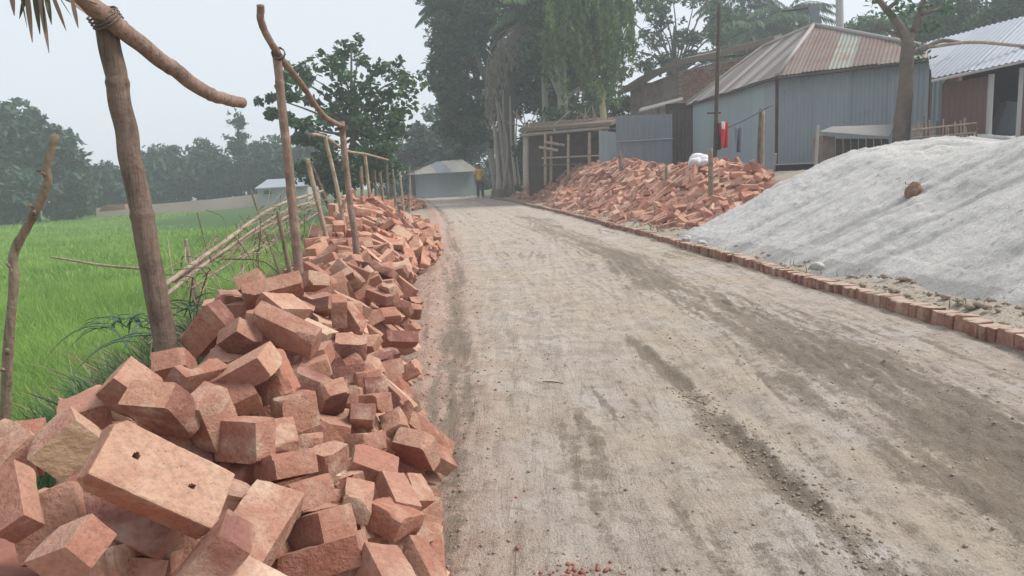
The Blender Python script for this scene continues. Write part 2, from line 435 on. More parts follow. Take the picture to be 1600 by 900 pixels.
# ------------------------------------------------------------------ rice field and bank
t = NT('paddy floor'); p = t.pos()
M_PAD = t.out(t.mix(t.noise(p, 3, 5), (.11, .20, .04), (.20, .33, .08)), .9)
fx = np.concatenate([-np.geomspace(130, 7, 30), np.linspace(-6.8, -2.4, 20)])
sheet('rice_field', lambda y: np.concatenate([-np.geomspace(130, 7.2, 30), np.linspace(-7, kx(y) - 5.75, 20)]), np.concatenate([np.linspace(1, 20, 30), np.geomspace(21, 66, 24)]),
      lambda X, Y: -.76 + (fbm(X * .6, Y * .6, 2) - .5) * .06, M_PAD)

def blades(name, x, y, z, hgt, wid, lean, mat, seg=2):
    """grass blades, each a bent strip of seg quads ending in a point"""
    n = len(x); an = RNG.random(n) * 6.283; la = RNG.random(n) * 6.283
    ln = lean * hgt * (.3 + RNG.random(n))
    V = []
    for s_ in range(seg + 1):
        u = s_ / seg; wd = wid * (1 - u) ** .6 * .5
        cx = x + np.cos(la) * ln * u * u; cy = y + np.sin(la) * ln * u * u; cz = z + hgt * u * (1 - .12 * u)
        if s_ < seg:
            V += [np.stack([cx - np.cos(an) * wd, cy - np.sin(an) * wd, cz], -1), np.stack([cx + np.cos(an) * wd, cy + np.sin(an) * wd, cz], -1)]
        else: V += [np.stack([cx, cy, cz], -1)]
    k_ = 2 * seg + 1
    V = np.stack(V, 1).reshape(-1, 3)
    tri = []
    for s_ in range(seg - 1): tri += [(2 * s_, 2 * s_ + 1, 2 * s_ + 3), (2 * s_, 2 * s_ + 3, 2 * s_ + 2)]
    tri += [(2 * seg - 2, 2 * seg - 1, 2 * seg)]
    F = (np.array(tri)[None] + (np.arange(n) * k_)[:, None, None]).reshape(-1, 3)
    cl = np.repeat(vn(x * .9, y * .9, 2), len(tri))
    o = obj(name, V, F, mat, attrs={'clump': ('FACE', cl)}); o['kind'] = 'stuff'; return o
M_RICE = m_leaf('rice leaf', (.16, .30, .06), (.38, .56, .15), .45)
M_WEED = m_leaf('weed leaf', (.035, .11, .04), (.11, .22, .08), .3)
M_STRAW = m_leaf('dry straw', (.20, .14, .10), (.40, .30, .215), .2)
def gen_field(n, y0, y1, pw):
    y = y0 * (y1 / y0) ** (RNG.random(n) ** pw)
    x0 = -0.82 * y - .6; x1 = kx(y) - 5.85
    x = x0 + (x1 - x0) * RNG.random(n)
    return x[x0 < x1], y[x0 < x1]
x, y = gen_field(70000, 3.6, 14, .95)
setp(blades('rice_plants', x, y, np.full(len(x), -.76), .24 + .12 * RNG.random(len(x)), .011 + .008 * RNG.random(len(x)), .45, M_RICE, 3), 'bright green young rice filling the paddy left of the track', 'rice')
x, y = gen_field(70000, 13, 64, .8)
setp(blades('distant_rice', x, y, np.full(len(x), -.76), .22 + .12 * RNG.random(len(x)), .02 + .0022 * y, .4, M_RICE, 2), 'bright green rice in the far half of the paddy', 'rice')
n = 34000
y = 2.2 + 26 * RNG.random(n) ** 1.3; tl = 1.15 + 1.5 * RNG.random(n); x = kx(y) - 3.45 - tl
keep = fbm(x * 1.6, y * 1.6, 5) > .36
x, y = x[keep], y[keep]
setp(blades('bank_weeds', x, y, gz(x, y) - .03, .12 + .3 * RNG.random(len(x)) ** 1.5, .014 + .012 * RNG.random(len(x)), .7, M_WEED, 3), 'dark green weeds covering the bank below the bamboo fence', 'weeds')
n = 7000
y = 3.0 + 5 * RNG.random(n) ** 1.2; tl = .95 + .8 * RNG.random(n); x = kx(y) - 3.45 - tl
setp(blades('tall_weeds', x, y, gz(x, y) - .04, .18 + .3 * RNG.random(n), .012 + .012 * RNG.random(n), .6, M_WEED, 3), 'tall dark green weeds between the thick bamboo post and the fallen rails', 'weeds')
n = 5200
y = 3.4 + 12 * RNG.random(n) ** 1.2; tl = 1.05 + .75 * RNG.random(n); x = kx(y) - 3.45 - tl
setp(blades('dry_grass', x, y, gz(x, y) - .02, .2 + .35 * RNG.random(n), .008 + .006 * RNG.random(n), .8, M_STRAW, 3), 'dry straw coloured grass along the foot of the bamboo fence', 'dry grass')
n = 1500
y = 4 + 30 * RNG.random(n); x = kx(y) + .15 + .9 * RNG.random(n)
keep = fbm(x * 2, y * 2, 4) > .55; x, y = x[keep], y[keep]
setp(blades('verge_grass', x, y, gz(x, y) - .02, .04 + .08 * RNG.random(len(x)), .01, .7, M_WEED, 2), 'sparse short grass on the verge behind the brick kerb', 'grass')

# ------------------------------------------------------------------ sand heap
t = NT('pale sand'); p = t.pos()
n1 = t.noise(p, 1.6, 5, .6); n2 = t.noise(p, 18, 5, .65); n3 = t.noise(p, 150, 3, .7); d = t.attr('damp_dark')
c = t.mix(n1, (.645, .625, .59), (.76, .745, .715)); c = t.mix(t.ramp(t.math('ADD', d, t.math('MULTIPLY', t.math('SUBTRACT', n2, .5), .6)), [(.35, 0), (.8, .8)]), c, (.33, .325, .315))
dn = t.n('Mapping', Vector=p); dn.inputs['Rotation'].default_value = (0, 0, -.25); dn.inputs['Scale'].default_value = (1.6, 9, 3)
n4 = t.noise(dn.outputs[0], 1.5, 6, .7)
c = t.mix(t.ramp(n4, [(.5, 0), (.66, .45)]), c, (.48, .465, .45))
n5 = t.noise(t.vec(p, (5, 11, 7)), 1.6, 4, .7); c = t.mix(t.ramp(n5, [(.59, 0), (.66, .6)]), c, (.26, .25, .24))
c = t.mix(.75, c, t.ramp(t.noise(p, 60, 4, .8), [(.3, .45), (.55, 1)]), 'MULTIPLY')
t.bump(t.math('ADD', t.math('ADD', n2, n4), t.math('MULTIPLY', n3, .8)), .85, .03)
M_SAND = t.out(c, .95)
def sand_h(X, Y):
    front = X - (kx(Y) + np.interp(Y, [3, 4.5, 5.6, 7.9, 10.5, 14], [.75, .62, .48, .36, .08, 0]) + (fbm(Y * 1.3, X * 0, 3) - .5) * .18)
    ax, ay = 2.3, 10.7; ex, ey = 5.6, 14.6
    L_ = math.hypot(ex - ax, ey - ay)
    end = ((X - ax) * (ey - ay) - (Y - ay) * (ex - ax)) / L_ + (fbm(X * 1.3, Y * 1.3, 4) - .5) * .25
    near_ = Y - 1.5
    d_ = np.minimum(np.minimum(front, end * 1.05), near_ * 1.2)
    h = .56 * d_
    crest = 1.25 + .14 * np.sin(Y * 1.1 + .6) + (fbm(X * .8, Y * .8, 5) - .5) * .35
    k_ = .16; h = -k_ * np.log(np.exp(-h / k_) + np.exp(-crest / k_) + 1e-12)
    h = h - .25 * sm((X - kx(Y) - 4.2) / 3)
    s_ = (fbm(Y * 5.5 + X * 1.6, X * .9, 6, 4) - .5)                # slides running down the slope
    h += s_ * .075 * np.clip(d_, 0, 1) + (vn(Y * 17 + X * 5, X * 1.6, 3) - .5) * .03 * np.clip(d_ * 2, 0, 1) + (fbm(X * 2.2, Y * 2.2, 1) - .5) * .13 * np.clip(d_, 0, 1)
    h += (fbm(X * 11, Y * 11, 2) - .5) * .03 * np.clip(d_ * 4, 0, 1)
    h += (fbm(X * 23, Y * 17, 5, 3) - .5) * .02 * np.clip(d_ * 4, 0, 1)
    return h, s_, d_
def sand_z(X, Y):
    h, s_, d_ = sand_h(X, Y); return np.maximum(np.minimum(h, 3) + gz(X, Y) * .25 * (d_ < .3) + .03, -.25)
so = sheet('sand_heap', lambda y: np.concatenate([np.linspace(kx(y) - .1, kx(y) + 3.6, 190), np.linspace(kx(y) + 3.65, 10.5, 40)]), np.concatenate([np.linspace(1.4, 4, 40)[:-1], np.linspace(4, 15, 260)]), sand_z, M_SAND,
           {'damp_dark': lambda X, Y: np.clip(.36 - 2.6 * sand_h(X, Y)[1] * .5 + .25 * (sand_h(X, Y)[2] < .15), 0, 1.2)}, kind=None)
setp(so, 'long heap of pale grey sand behind the brick kerb', 'sand heap')

# ------------------------------------------------------------------ brick shapes
def chamfer_box(seed, cut=.09, jit=.05, broken=False):
    """unit box with cut, uneven corners; broken: one end slants and is jagged"""
    rg = np.random.default_rng(seed)
    bm = bmesh.new(); bmesh.ops.create_cube(bm, size=1)
    bmesh.ops.bevel(bm, geom=list(bm.edges), offset=.03, segments=1, affect='EDGES', profile=.5)
    V = np.array([v.co[:] for v in bm.verts]); F = [tuple(v.index for v in f.verts) for f in bm.faces]; bm.free()
    sc_ = np.array([.5, 1, 1.25])                                    # long axis gets the smaller bevel in unit space
    V = np.sign(V) * (.5 - (.5 - np.abs(V)) * sc_)
    V += rg.normal(size=V.shape) * np.array([.008, .012, .016]) * (jit / .05)
    if broken:
        e = V[:, 0] > 0
        V[e, 0] += (V[e, 1] * rg.uniform(-.16, .16) + V[e, 2] * rg.uniform(-.14, .14) + rg.normal(size=e.sum()) * .045)
    return V, F
def rich_brick(dims, seed, n_per=.011, holes=(), chips=5, rough=1.0, broken=0):
    """dense brick with worn edges, chips and pits, real size, centred"""
    rg = np.random.default_rng(seed); dims = np.asarray(dims, float)
    ns = [max(3, int(d_ / n_per)) for d_ in dims]
    V = []; F = []; idx = {}
    def vid(i):
        if i not in idx: idx[i] = len(V); V.append(i)
        return idx[i]
    for ax in range(3):
        b, c_ = (ax + 1) % 3, (ax + 2) % 3
        for side in (0, ns[ax]):
            for i in range(ns[b]):
                for j in range(ns[c_]):
                    q = []
                    for di, dj in ((0, 0), (1, 0), (1, 1), (0, 1)):
                        v = [0, 0, 0]; v[ax] = side; v[b] = i + di; v[c_] = j + dj; q.append(vid(tuple(v)))
                    F.append(tuple(q) if side else tuple(q[::-1]))
    G = np.array(V, float) / np.array(ns) - .5
    Pp = G * dims
    r = .0034; core = np.clip(Pp, -dims / 2 + r, dims / 2 - r); dv = Pp - core; ln = np.linalg.norm(dv, axis=1, keepdims=True)
    Pp = np.where(ln > r, core + dv / np.maximum(ln, 1e-9) * r, Pp)
    Nn = dv / np.maximum(ln, 1e-9)
    o_ = rg.random(3) * 50
    a_ = fbm(Pp[:, 0] * 22 + o_[0] + Pp[:, 2] * 9, Pp[:, 1] * 22 + o_[1] + Pp[:, 2] * 15, seed) - .5
    b_ = fbm(Pp[:, 0] * 70 + o_[1] + Pp[:, 2] * 40, Pp[:, 1] * 70 + o_[2] + Pp[:, 2] * 53, seed + 1) - .5
    Pp = Pp + Nn * (a_ * .0055 + b_ * .0024)[:, None] * rough
    for k_ in range(chips):
        cpt = rg.choice([-1, 1], 3) * dims / 2; ax = rg.integers(3); cpt[ax] *= rg.uniform(-1, 1)
        nrm = np.sign(cpt) * rg.uniform(.3, 1, 3); nrm[ax] *= .3; nrm /= np.linalg.norm(nrm)
        depth = rg.uniform(.003, .014); d_ = (Pp - cpt) @ nrm + depth
        rr = np.linalg.norm(Pp - cpt, axis=1); m = (d_ > 0) & (rr < .06)
        Pp[m] -= (d_[m] * (.75 + .6 * fbm(Pp[m, 0] * 60, Pp[m, 1] * 60 + Pp[m, 2] * 47, seed + 2)))[:, None] * nrm * np.clip((.06 - rr[m]) / .02, 0, 1)[:, None]
    if broken:
        k_ = np.clip(G[:, 0] + .5, 0, 1)
        Pp[:, 0] += k_ * (Pp[:, 1] * rg.uniform(-.35, .35) + Pp[:, 2] * rg.uniform(-.35, .35) + (fbm(Pp[:, 1] * 30 + 3, Pp[:, 2] * 30, seed) - .5) * .03 * (k_ > .9))
    for hx, hy in holes:
        rr = np.hypot(Pp[:, 0] - hx * dims[0], Pp[:, 1] - hy * dims[1]); m = (G[:, 2] < -.49) & (rr < .0042)
        Pp[m, 2] += .025
    return Pp, F
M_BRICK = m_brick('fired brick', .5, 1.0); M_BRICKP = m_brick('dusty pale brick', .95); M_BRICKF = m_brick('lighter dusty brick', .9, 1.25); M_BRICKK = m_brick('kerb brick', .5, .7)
t_ = M_BRICKK.node_tree; bs_ = t_.nodes['Principled BSDF']; src = bs_.inputs['Base Color'].links[0].from_socket
t = NT.__new__(NT); t.m = M_BRICKK; t.t = t_; t.b = bs_
nz = t.n('SeparateXYZ', Vector=t.n('NewGeometry').outputs['True Normal']).outputs['Z']; dn = t.noise(t.pos(), 9, 5, .7)
du = t.math('MULTIPLY', t.ramp(nz, [(.55, 0), (.8, 1)]), t.ramp(dn, [(.3, .2), (.5, 1)]))
st_ = t.ramp(t.noise(t.vec(t.pos(), (14, 14, 5)), 1.3, 5, .7), [(.58, 0), (.68, .7)])      # dried mud and mortar smears
t.out(t.mix(st_, t.mix(du, src, (.42, .32, .255)), (.46, .37, .30)), .95)
M_SANDY = m_plain('sandy brick face', (.52, .36, .22), (.62, .47, .32), 25, .95, .5, 60)

# ------------------------------------------------------------------ kerb
kb = thing('brick_kerb', None, None, (kx(4.), 4, 0)); kb['kind'] = 'structure'
kerb_me = []
for s_ in range(6):
    V, F = chamfer_box(300 + s_, jit=.07); me = make_mesh('brick', V[:, [1, 2, 0]] * np.array([.066, .112, .24]), F); me.materials.append(M_BRICKK); kerb_me.append(me)
yy = 2.6; kn = 0; far = MB()
bo = origin(kb)
while yy < 35.5:
    dx = float(kx(yy + .05) - kx(yy - .05)) / .1; ang = math.atan2(1, dx)
    lift = -.024 + random.gauss(0, .004) + .008 * math.sin(yy * 1.7)
    loc = np.array([float(kx(yy)) + random.gauss(0, .005), yy, lift - .018])
    R_ = Matrix.Rotation(ang + random.gauss(0, .03), 4, 'Z') @ Matrix.Rotation(random.gauss(0, .05), 4, 'X') @ Matrix.Rotation(random.gauss(0, .03), 4, 'Y')
    if yy < 16:
        o = bpy.data.objects.new('brick', random.choice(kerb_me)); COL.objects.link(o); o.parent = kb
        o.matrix_local = Matrix.Translation(tuple(loc - bo)) @ R_
    else:
        V = np.array([v.co[:] for v in kerb_me[kn % 6].vertices]) @ np.array(R_.to_3x3()).T + loc
        far.add(V, [tuple(f.vertices) for f in kerb_me[kn % 6].polygons])
    kn += 1; yy += .0705 / math.sqrt(1 + dx * dx) + abs(random.gauss(0, .0025))
o = far.build('far_bricks', M_BRICKK, kb); o['kind'] = 'stuff'
# ------------------------------------------------------------------ brick poses: x y z (mm), quaternion (1/100), size (mm)
HERO = {
 'b1': (-661,1289,529,30,-86,-8,40,241,118,67),
 'b5': (-730,1123,486,80,-55,-7,-25,109,58,70),
 'b2': (-995,1567,506,-79,49,37,-1,120,107,75),
 'b52': (-832,1683,543,90,-42,7,-9,132,133,70),
 'b9': (-559,1453,333,-79,60,-15,-7,113,70,240),
 'b8': (-577,1237,370,2,92,10,-37,67,98,205),
 'b3': (-894,1241,522,-60,49,-8,-62,51,56,136),
 'b7': (-764,1347,413,-37,91,-14,-13,196,69,85),
 'b14': (-446,1556,220,58,-81,-10,-6,182,69,115),
 'b28': (-679,1762,432,64,-74,14,-15,137,104,70),
 'b36': (-804,2565,545,-86,46,-23,-4,241,113,69),
 'b13': (-496,1619,258,47,-75,-35,33,103,72,203),
 'b53': (-761,1771,490,-82,54,-13,12,67,144,100),
 'b4': (-874,1305,445,-61,29,-4,-74,70,114,115),
 'b45': (-345,1860,160,-58,77,-27,3,119,67,129),
 'b33': (-1131,2687,538,70,-57,37,21,108,205,76),
 'b26': (-791,2042,519,75,-62,-14,-19,240,71,115),
 'b11': (-593,1751,358,51,-79,-24,22,106,61,220),
 'b18': (-353,2419,143,-83,48,-15,22,151,118,70),
 'b51': (-998,1862,543,75,-51,25,34,119,101,100),
 'b48': (-315,1466,151,-3,96,23,-16,78,157,213),
 'b29': (-641,2057,404,-62,67,31,-27,115,103,70),
 'b35': (-959,2538,529,-86,42,16,26,115,108,70),
 'b17': (-447,2152,193,10,-96,-7,25,144,110,56),
 'b38': (-1069,3272,591,-43,87,23,-2,258,70,115),
 'b32': (-885,1964,529,22,-74,-58,26,202,46,116),
 'b49': (-261,1793,68,-13,88,31,-32,67,140,47),
 'b46': (-353,2007,165,14,81,-55,-15,218,79,50),
 'b47': (-426,1816,235,-2,98,8,-16,77,106,70),
 'b25': (-635,2426,315,-86,40,15,-29,88,181,63),
 'b12': (-550,1674,312,50,-77,-31,24,106,65,229),
 'b15': (-517,1913,315,66,-55,-37,34,82,69,76),
 'b27': (-789,1990,480,87,-42,-23,12,125,70,115),
 'b41': (-691,3056,370,79,-60,-1,13,133,76,116),
 'b31': (-1129,2394,474,94,-32,-10,6,106,127,71),
 'b37': (-916,2918,567,-18,78,55,-25,221,115,71),
 'b10': (-491,1239,328,-1,-95,10,29,96,103,70),
 'b29b': (-615,1837,397,-25,94,21,-8,77,101,70),
 'b20': (-519,2382,280,41,-90,-8,13,86,62,84),
 'b43': (-669,4249,129,-46,86,14,-17,192,71,115),
 'b50': (-324,2119,118,-29,82,35,-36,94,92,70),
 'b40': (-814,3416,461,-72,69,6,-11,69,123,201),
 'b39': (-1050,3852,548,-55,77,20,-25,116,79,205),
 'b22': (-430,2496,203,-21,95,13,17,83,91,70),
 'b21': (-492,2492,288,-56,71,29,-30,70,66,101),
 'b23': (-545,2706,290,-54,75,27,-28,101,67,70),
 'b19': (-320,2495,98,14,-87,-27,39,218,89,56),
 'b44': (-899,4943,279,69,-57,-28,35,72,68,205),
 'b42': (-781,4633,200,-80,57,11,-16,111,70,123),
 'b24': (-558,2705,304,-67,70,-18,18,49,92,110),
 'b34': (-1019,2686,533,39,-65,-43,49,70,53,70),
 'b30': (-1028,2096,470,-54,70,44,-18,58,59,68),
}
LOOSE = [int(v) for v in """-806 1275 358 69 -17 -1 70 100 -771 1296 344 -95 23 22 0 100 -799 1307 355 -96 -8 15 22 100 -749 1325 327 -80 22 6 55 100 -711 1355 308 98 -17 -13 4 100
-699 1397 305 8 30 -21 -93 197 -695 1521 383 70 68 14 -15 179 -566 1570 203 -8 18 -22 -96 100 -1150 1573 484 46 20 27 -82 142 -411 1591 165 24 -7 -29 -92 193
-1136 1604 484 77 16 20 -59 125 -715 1773 325 -39 -22 -9 89 100 -835 1786 406 -54 -28 7 -79 209 -546 1787 229 -18 11 -8 97 179 -859 1803 428 60 -9 -6 -79 186
-746 1828 345 28 -24 -14 92 100 -523 1845 207 -18 0 -20 -96 164 -395 1882 103 77 -24 -35 -47 127 -1141 1890 487 -50 -6 14 -85 136 -274 1890 -19 -74 -15 -18 63 214
-618 1908 255 -90 -16 25 -33 178 -339 1909 64 91 -15 -3 38 137 -614 1988 319 9 5 -20 -97 141 -294 2042 -15 74 2 -10 -67 172 -304 2043 -10 69 -7 9 -72 152
-524 2050 174 -95 2 4 31 100 -1625 2095 -55 56 2 45 -70 240 -721 2121 490 -56 64 -48 -22 141 -431 2133 101 81 -9 25 52 173 -358 2144 -24 -98 -14 -2 15 213
-844 2174 433 -65 72 6 -24 240 -652 2199 282 31 37 1 -88 100 -341 2216 -8 46 9 0 -88 159 -618 2216 258 -28 -27 -3 92 100 -1637 2238 -98 17 43 -6 -89 240
-542 2292 209 15 -6 17 97 195 -343 2328 -7 -98 8 -4 -15 135 -607 2337 248 17 -16 -4 -97 100 -1745 2380 -189 57 4 39 72 240 -596 2438 239 -84 -1 14 -53 100
-507 2446 158 -85 -9 -50 12 168 -686 2454 374 -97 -1 -24 -4 154 -462 2481 115 -69 36 22 -59 100 -387 2492 50 97 -15 -20 5 188 -379 2528 6 -94 -17 -26 -12 193
-723 2539 398 13 12 -1 -99 140 -358 2544 -40 -99 -8 -9 3 154 -1004 2556 453 35 19 -11 91 100 -1763 2620 -86 28 33 7 -90 240 -621 2644 258 -69 25 -21 -65 100
-866 2685 435 -64 72 -26 3 240 -670 2718 327 -98 17 3 -12 177 -752 2723 409 74 5 -8 -66 209 -627 2735 300 -35 -18 1 92 192 -371 2744 66 -81 38 -28 -35 240
-727 2839 338 21 22 7 -95 100 -541 2866 198 23 -30 -72 -58 174 -533 2933 179 30 24 -58 72 240 -709 3026 299 -35 -23 -3 91 100 -519 3034 176 46 70 39 -39 106
-478 3057 101 -7 97 13 21 106 -657 3073 262 -41 3 35 84 160 -886 3115 418 23 6 -65 72 240 -1057 3140 471 64 -57 -31 42 240 -2100 3186 -215 95 -13 16 -21 240
-592 3262 208 93 -11 -7 33 123 -1282 3292 517 -99 -10 -4 -9 205 -1259 3325 522 -32 13 11 93 204 -1158 3345 586 65 -34 6 68 240 -530 3369 40 4 39 11 91 240
-619 3386 207 23 -23 81 -49 145 -1289 3477 522 96 3 10 26 212 -550 3504 116 19 -1 97 -14 181 -1027 3560 418 37 -69 53 -33 240 -631 3697 64 0 90 17 -40 240
-982 3698 345 17 89 -38 -21 131 -521 3789 -35 -20 -56 -74 -33 127 -1012 3793 413 24 95 -18 4 240 -768 3832 205 -80 -17 21 -54 100 -864 3905 313 -70 52 -48 -9 185
-1118 4081 392 93 9 -9 36 168 -990 4212 329 3 51 -86 0 240 -841 4320 151 -14 -32 -11 -93 134 -985 4418 324 92 1 27 27 240 -650 4464 -2 -15 34 61 70 167
-1130 4490 382 6 15 -75 -64 240 -873 4493 220 -42 12 10 -89 100 -1882 4531 32 47 37 -16 -79 163 -1232 4673 384 -98 4 16 7 240 -848 4731 101 57 -30 17 -74 240
-1291 4771 469 19 -22 -65 -70 172 -1110 4895 348 74 8 54 38 240 -1174 4957 392 41 88 2 22 240 -844 5006 293 -50 -46 72 -13 160 -1029 5047 269 -86 -26 14 -41 174
-718 5050 0 8 -42 11 90 133 -795 5063 172 7 -8 -89 44 191 -1138 5097 415 67 -63 35 19 240 -801 5097 87 -32 91 -25 -4 137 -1038 5127 200 13 91 -30 -27 240
-784 5257 122 -89 44 0 -14 240 -1140 5312 400 -11 18 72 66 240 -1081 5448 293 -2 98 8 19 240 -1132 5670 312 80 10 -41 -44 240 -808 5821 44 79 36 -49 9 157
-1299 5825 377 26 49 83 8 240 -1519 5922 438 1 98 1 18 240 -1727 5978 344 -3 -15 67 73 170 -1348 6086 377 19 93 -19 25 240 -1068 6176 298 -93 26 -24 8 240
-1789 6198 353 67 -68 -29 2 240 -920 6209 154 -60 71 -35 -8 240 -1435 6259 413 38 10 -30 -87 183 -1578 6294 430 23 28 23 -90 240 -1119 6390 301 -62 -13 10 77 240
-1424 6420 414 2 2 -94 33 240 -1029 6486 228 -3 -20 -79 57 240 -1297 6569 296 -71 61 2 -35 240 -1456 6607 430 71 -61 -13 33 240 -1327 6623 351 51 78 -7 36 156
-951 6657 210 64 -6 -18 74 240 -1311 6759 363 71 -60 25 29 240 -1786 6828 458 -4 80 60 7 240 -1173 6913 330 26 43 -46 -73 194 -1406 6923 403 -80 -24 -12 54 240
-1070 6975 234 84 48 1 24 240 -1789 6996 481 59 76 -26 10 102 -1850 7080 490 66 70 19 20 240 -1448 7117 466 13 21 -83 -50 240 -1610 7163 475 96 12 2 26 240
-1036 7204 257 48 34 80 -7 172 -1294 7276 370 6 -14 64 75 240 -1932 7539 567 82 56 -5 -12 240 -1764 7658 502 -33 -43 -56 -62 191 -1782 7751 611 -59 -8 3 -80 240
-1671 7851 505 -38 -47 -58 55 100 -1087 7938 213 37 -46 -79 -16 240 -1393 7943 394 16 -25 -67 -68 240 -1583 8005 476 48 -15 14 -85 240 -1268 8031 378 96 28 4 -7 240
-1718 8041 559 -12 -1 8 99 240 -1825 8134 636 28 -41 -1 -87 240 -1606 8173 530 -46 25 -69 -50 109 -1044 8218 282 -75 0 38 54 161 -967 8228 144 39 -58 -72 0 151
-1739 8251 609 -12 -29 -27 -91 240 -1414 8341 438 50 76 42 -2 164 -1088 8343 254 62 33 32 -64 240 -2009 8353 623 24 28 60 71 240 -1984 8468 706 -58 -40 64 -30 240
-1241 8498 448 85 42 23 -23 240 -1405 8580 528 15 -25 19 94 240 -1658 8695 579 98 2 22 1 173 -1489 8897 517 16 -38 27 -87 240 -1711 9059 657 11 99 -7 0 148
-1984 9119 718 12 57 -81 6 240 -1804 9154 682 39 20 -57 -70 240 -1665 9366 651 98 16 7 2 164 -1777 9561 703 39 5 -28 88 240 -1153 9610 291 -25 -43 -8 86 137
-1047 9617 197 35 85 31 -24 200 -970 9703 184 31 50 -76 28 132 -2138 9824 810 -4 87 -49 -2 240 -1351 9864 459 2 39 2 92 240 -1124 10025 328 59 65 29 38 240
-2160 10092 862 -3 97 25 6 150 -1611 10224 574 9 -34 -1 -94 240 -1850 10250 810 96 9 -6 -26 167 -1724 10292 673 10 29 -68 67 240 -1095 10461 245 -10 2 31 94 240
-1882 11589 710 32 -35 61 -64 240 3530 11685 53 21 14 8 -96 240 3734 11700 107 -87 -16 5 46 240 3383 11782 41 99 9 -11 7 240 3836 11868 215 -28 77 -57 -9 240
3611 11883 192 -19 94 -25 13 179 3406 12034 155 -93 -4 35 -10 188 3141 12040 116 76 2 -8 65 240 3251 12050 63 2 79 59 12 240 3103 12065 44 70 8 1 -71 240
3538 12167 224 15 -30 -94 8 240 4228 12200 343 1 43 89 14 240 4030 12255 372 -89 5 1 -45 240 3795 12260 360 57 -31 53 -54 240 3360 12265 166 -1 34 -90 -28 240
3031 12270 131 4 37 92 8 156 4245 12331 433 -52 40 32 -68 153 3704 12335 283 32 83 -43 -16 166 2789 12350 31 85 6 -5 -52 240 4140 12399 470 -73 -18 -66 -2 240
-1439 12418 371 96 -21 6 -17 199 2914 12438 77 65 -53 35 -41 183 3397 12449 253 -7 -28 16 -95 240 2950 12503 143 41 76 -26 -44 240 3559 12535 336 -56 -8 1 83 240
4094 12563 517 78 -58 -21 7 240 3235 12617 147 6 -13 -9 99 240 2789 12711 75 4 -12 69 71 240 2661 12771 44 4 -14 70 70 169 3231 12774 192 -31 94 6 15 240
4200 12935 685 100 4 2 1 240 3670 12955 470 -4 -13 78 -62 240 2909 13021 204 -9 77 -43 47 240 4010 13076 541 48 21 2 -85 192 3309 13118 280 -44 2 -18 -88 240
3299 13194 354 77 57 26 12 240 3834 13200 503 89 18 -13 -39 240 2575 13250 4 13 -38 91 -7 240 4487 13356 769 42 -41 -9 81 240 2785 13367 150 1 98 8 18 240
3545 13399 492 0 90 34 25 240 4595 13429 829 -91 -19 -8 36 240 4186 13487 735 15 -7 18 97 240 3128 13507 344 -12 -1 -15 98 240 3809 13511 603 4 91 -40 14 240
4227 13526 799 -84 14 13 50 240 3551 13662 590 55 -69 34 -33 240 4238 13715 897 2 -1 13 -99 240 4020 13757 719 22 -18 -16 95 240 3390 13809 462 50 -16 -43 73 240
4660 14045 1017 -46 -34 62 -53 240 3030 14056 300 26 -10 -49 82 240 4497 14089 945 46 -31 57 61 240 3955 14094 773 25 -45 86 0 240 4055 14186 920 48 46 -62 -42 240
3744 14195 769 -16 93 -24 21 190 2659 14271 124 -89 -32 7 32 240 3391 14396 556 20 83 -51 -5 240 4381 14434 1043 -97 -13 -10 -19 240 3774 14473 841 18 89 41 8 240
3995 14477 915 18 -13 60 77 240 3619 14481 720 40 -6 20 89 240 3618 14548 829 64 34 -36 58 177 3072 14596 460 7 -55 -81 19 240 4048 14681 994 -33 -1 -71 62 240
2551 14762 195 36 90 21 13 240 2407 14805 34 82 -11 -28 -49 240 4220 14829 1095 92 34 7 18 153 2236 14859 9 -16 26 -91 27 240 3982 14947 1004 77 23 -11 -58 240
3758 14992 977 -62 -6 -61 49 240 3258 14999 593 -88 25 10 39 240 2260 15021 74 -13 92 -24 27 240 2743 15048 291 62 65 -32 29 240 4052 15452 1177 79 60 -12 5 177
2023 15462 -35 -3 0 0 -100 240 2288 15583 119 11 -13 70 70 240 3209 15638 626 18 28 37 -87 240 3758 15812 996 -29 7 -63 -71 240 3186 16007 681 93 -3 -32 15 240
2087 16912 38 -19 19 -92 -29 240 3130 17243 727 -9 94 14 28 240 2520 17918 348 -44 87 -5 20 240""".split()]
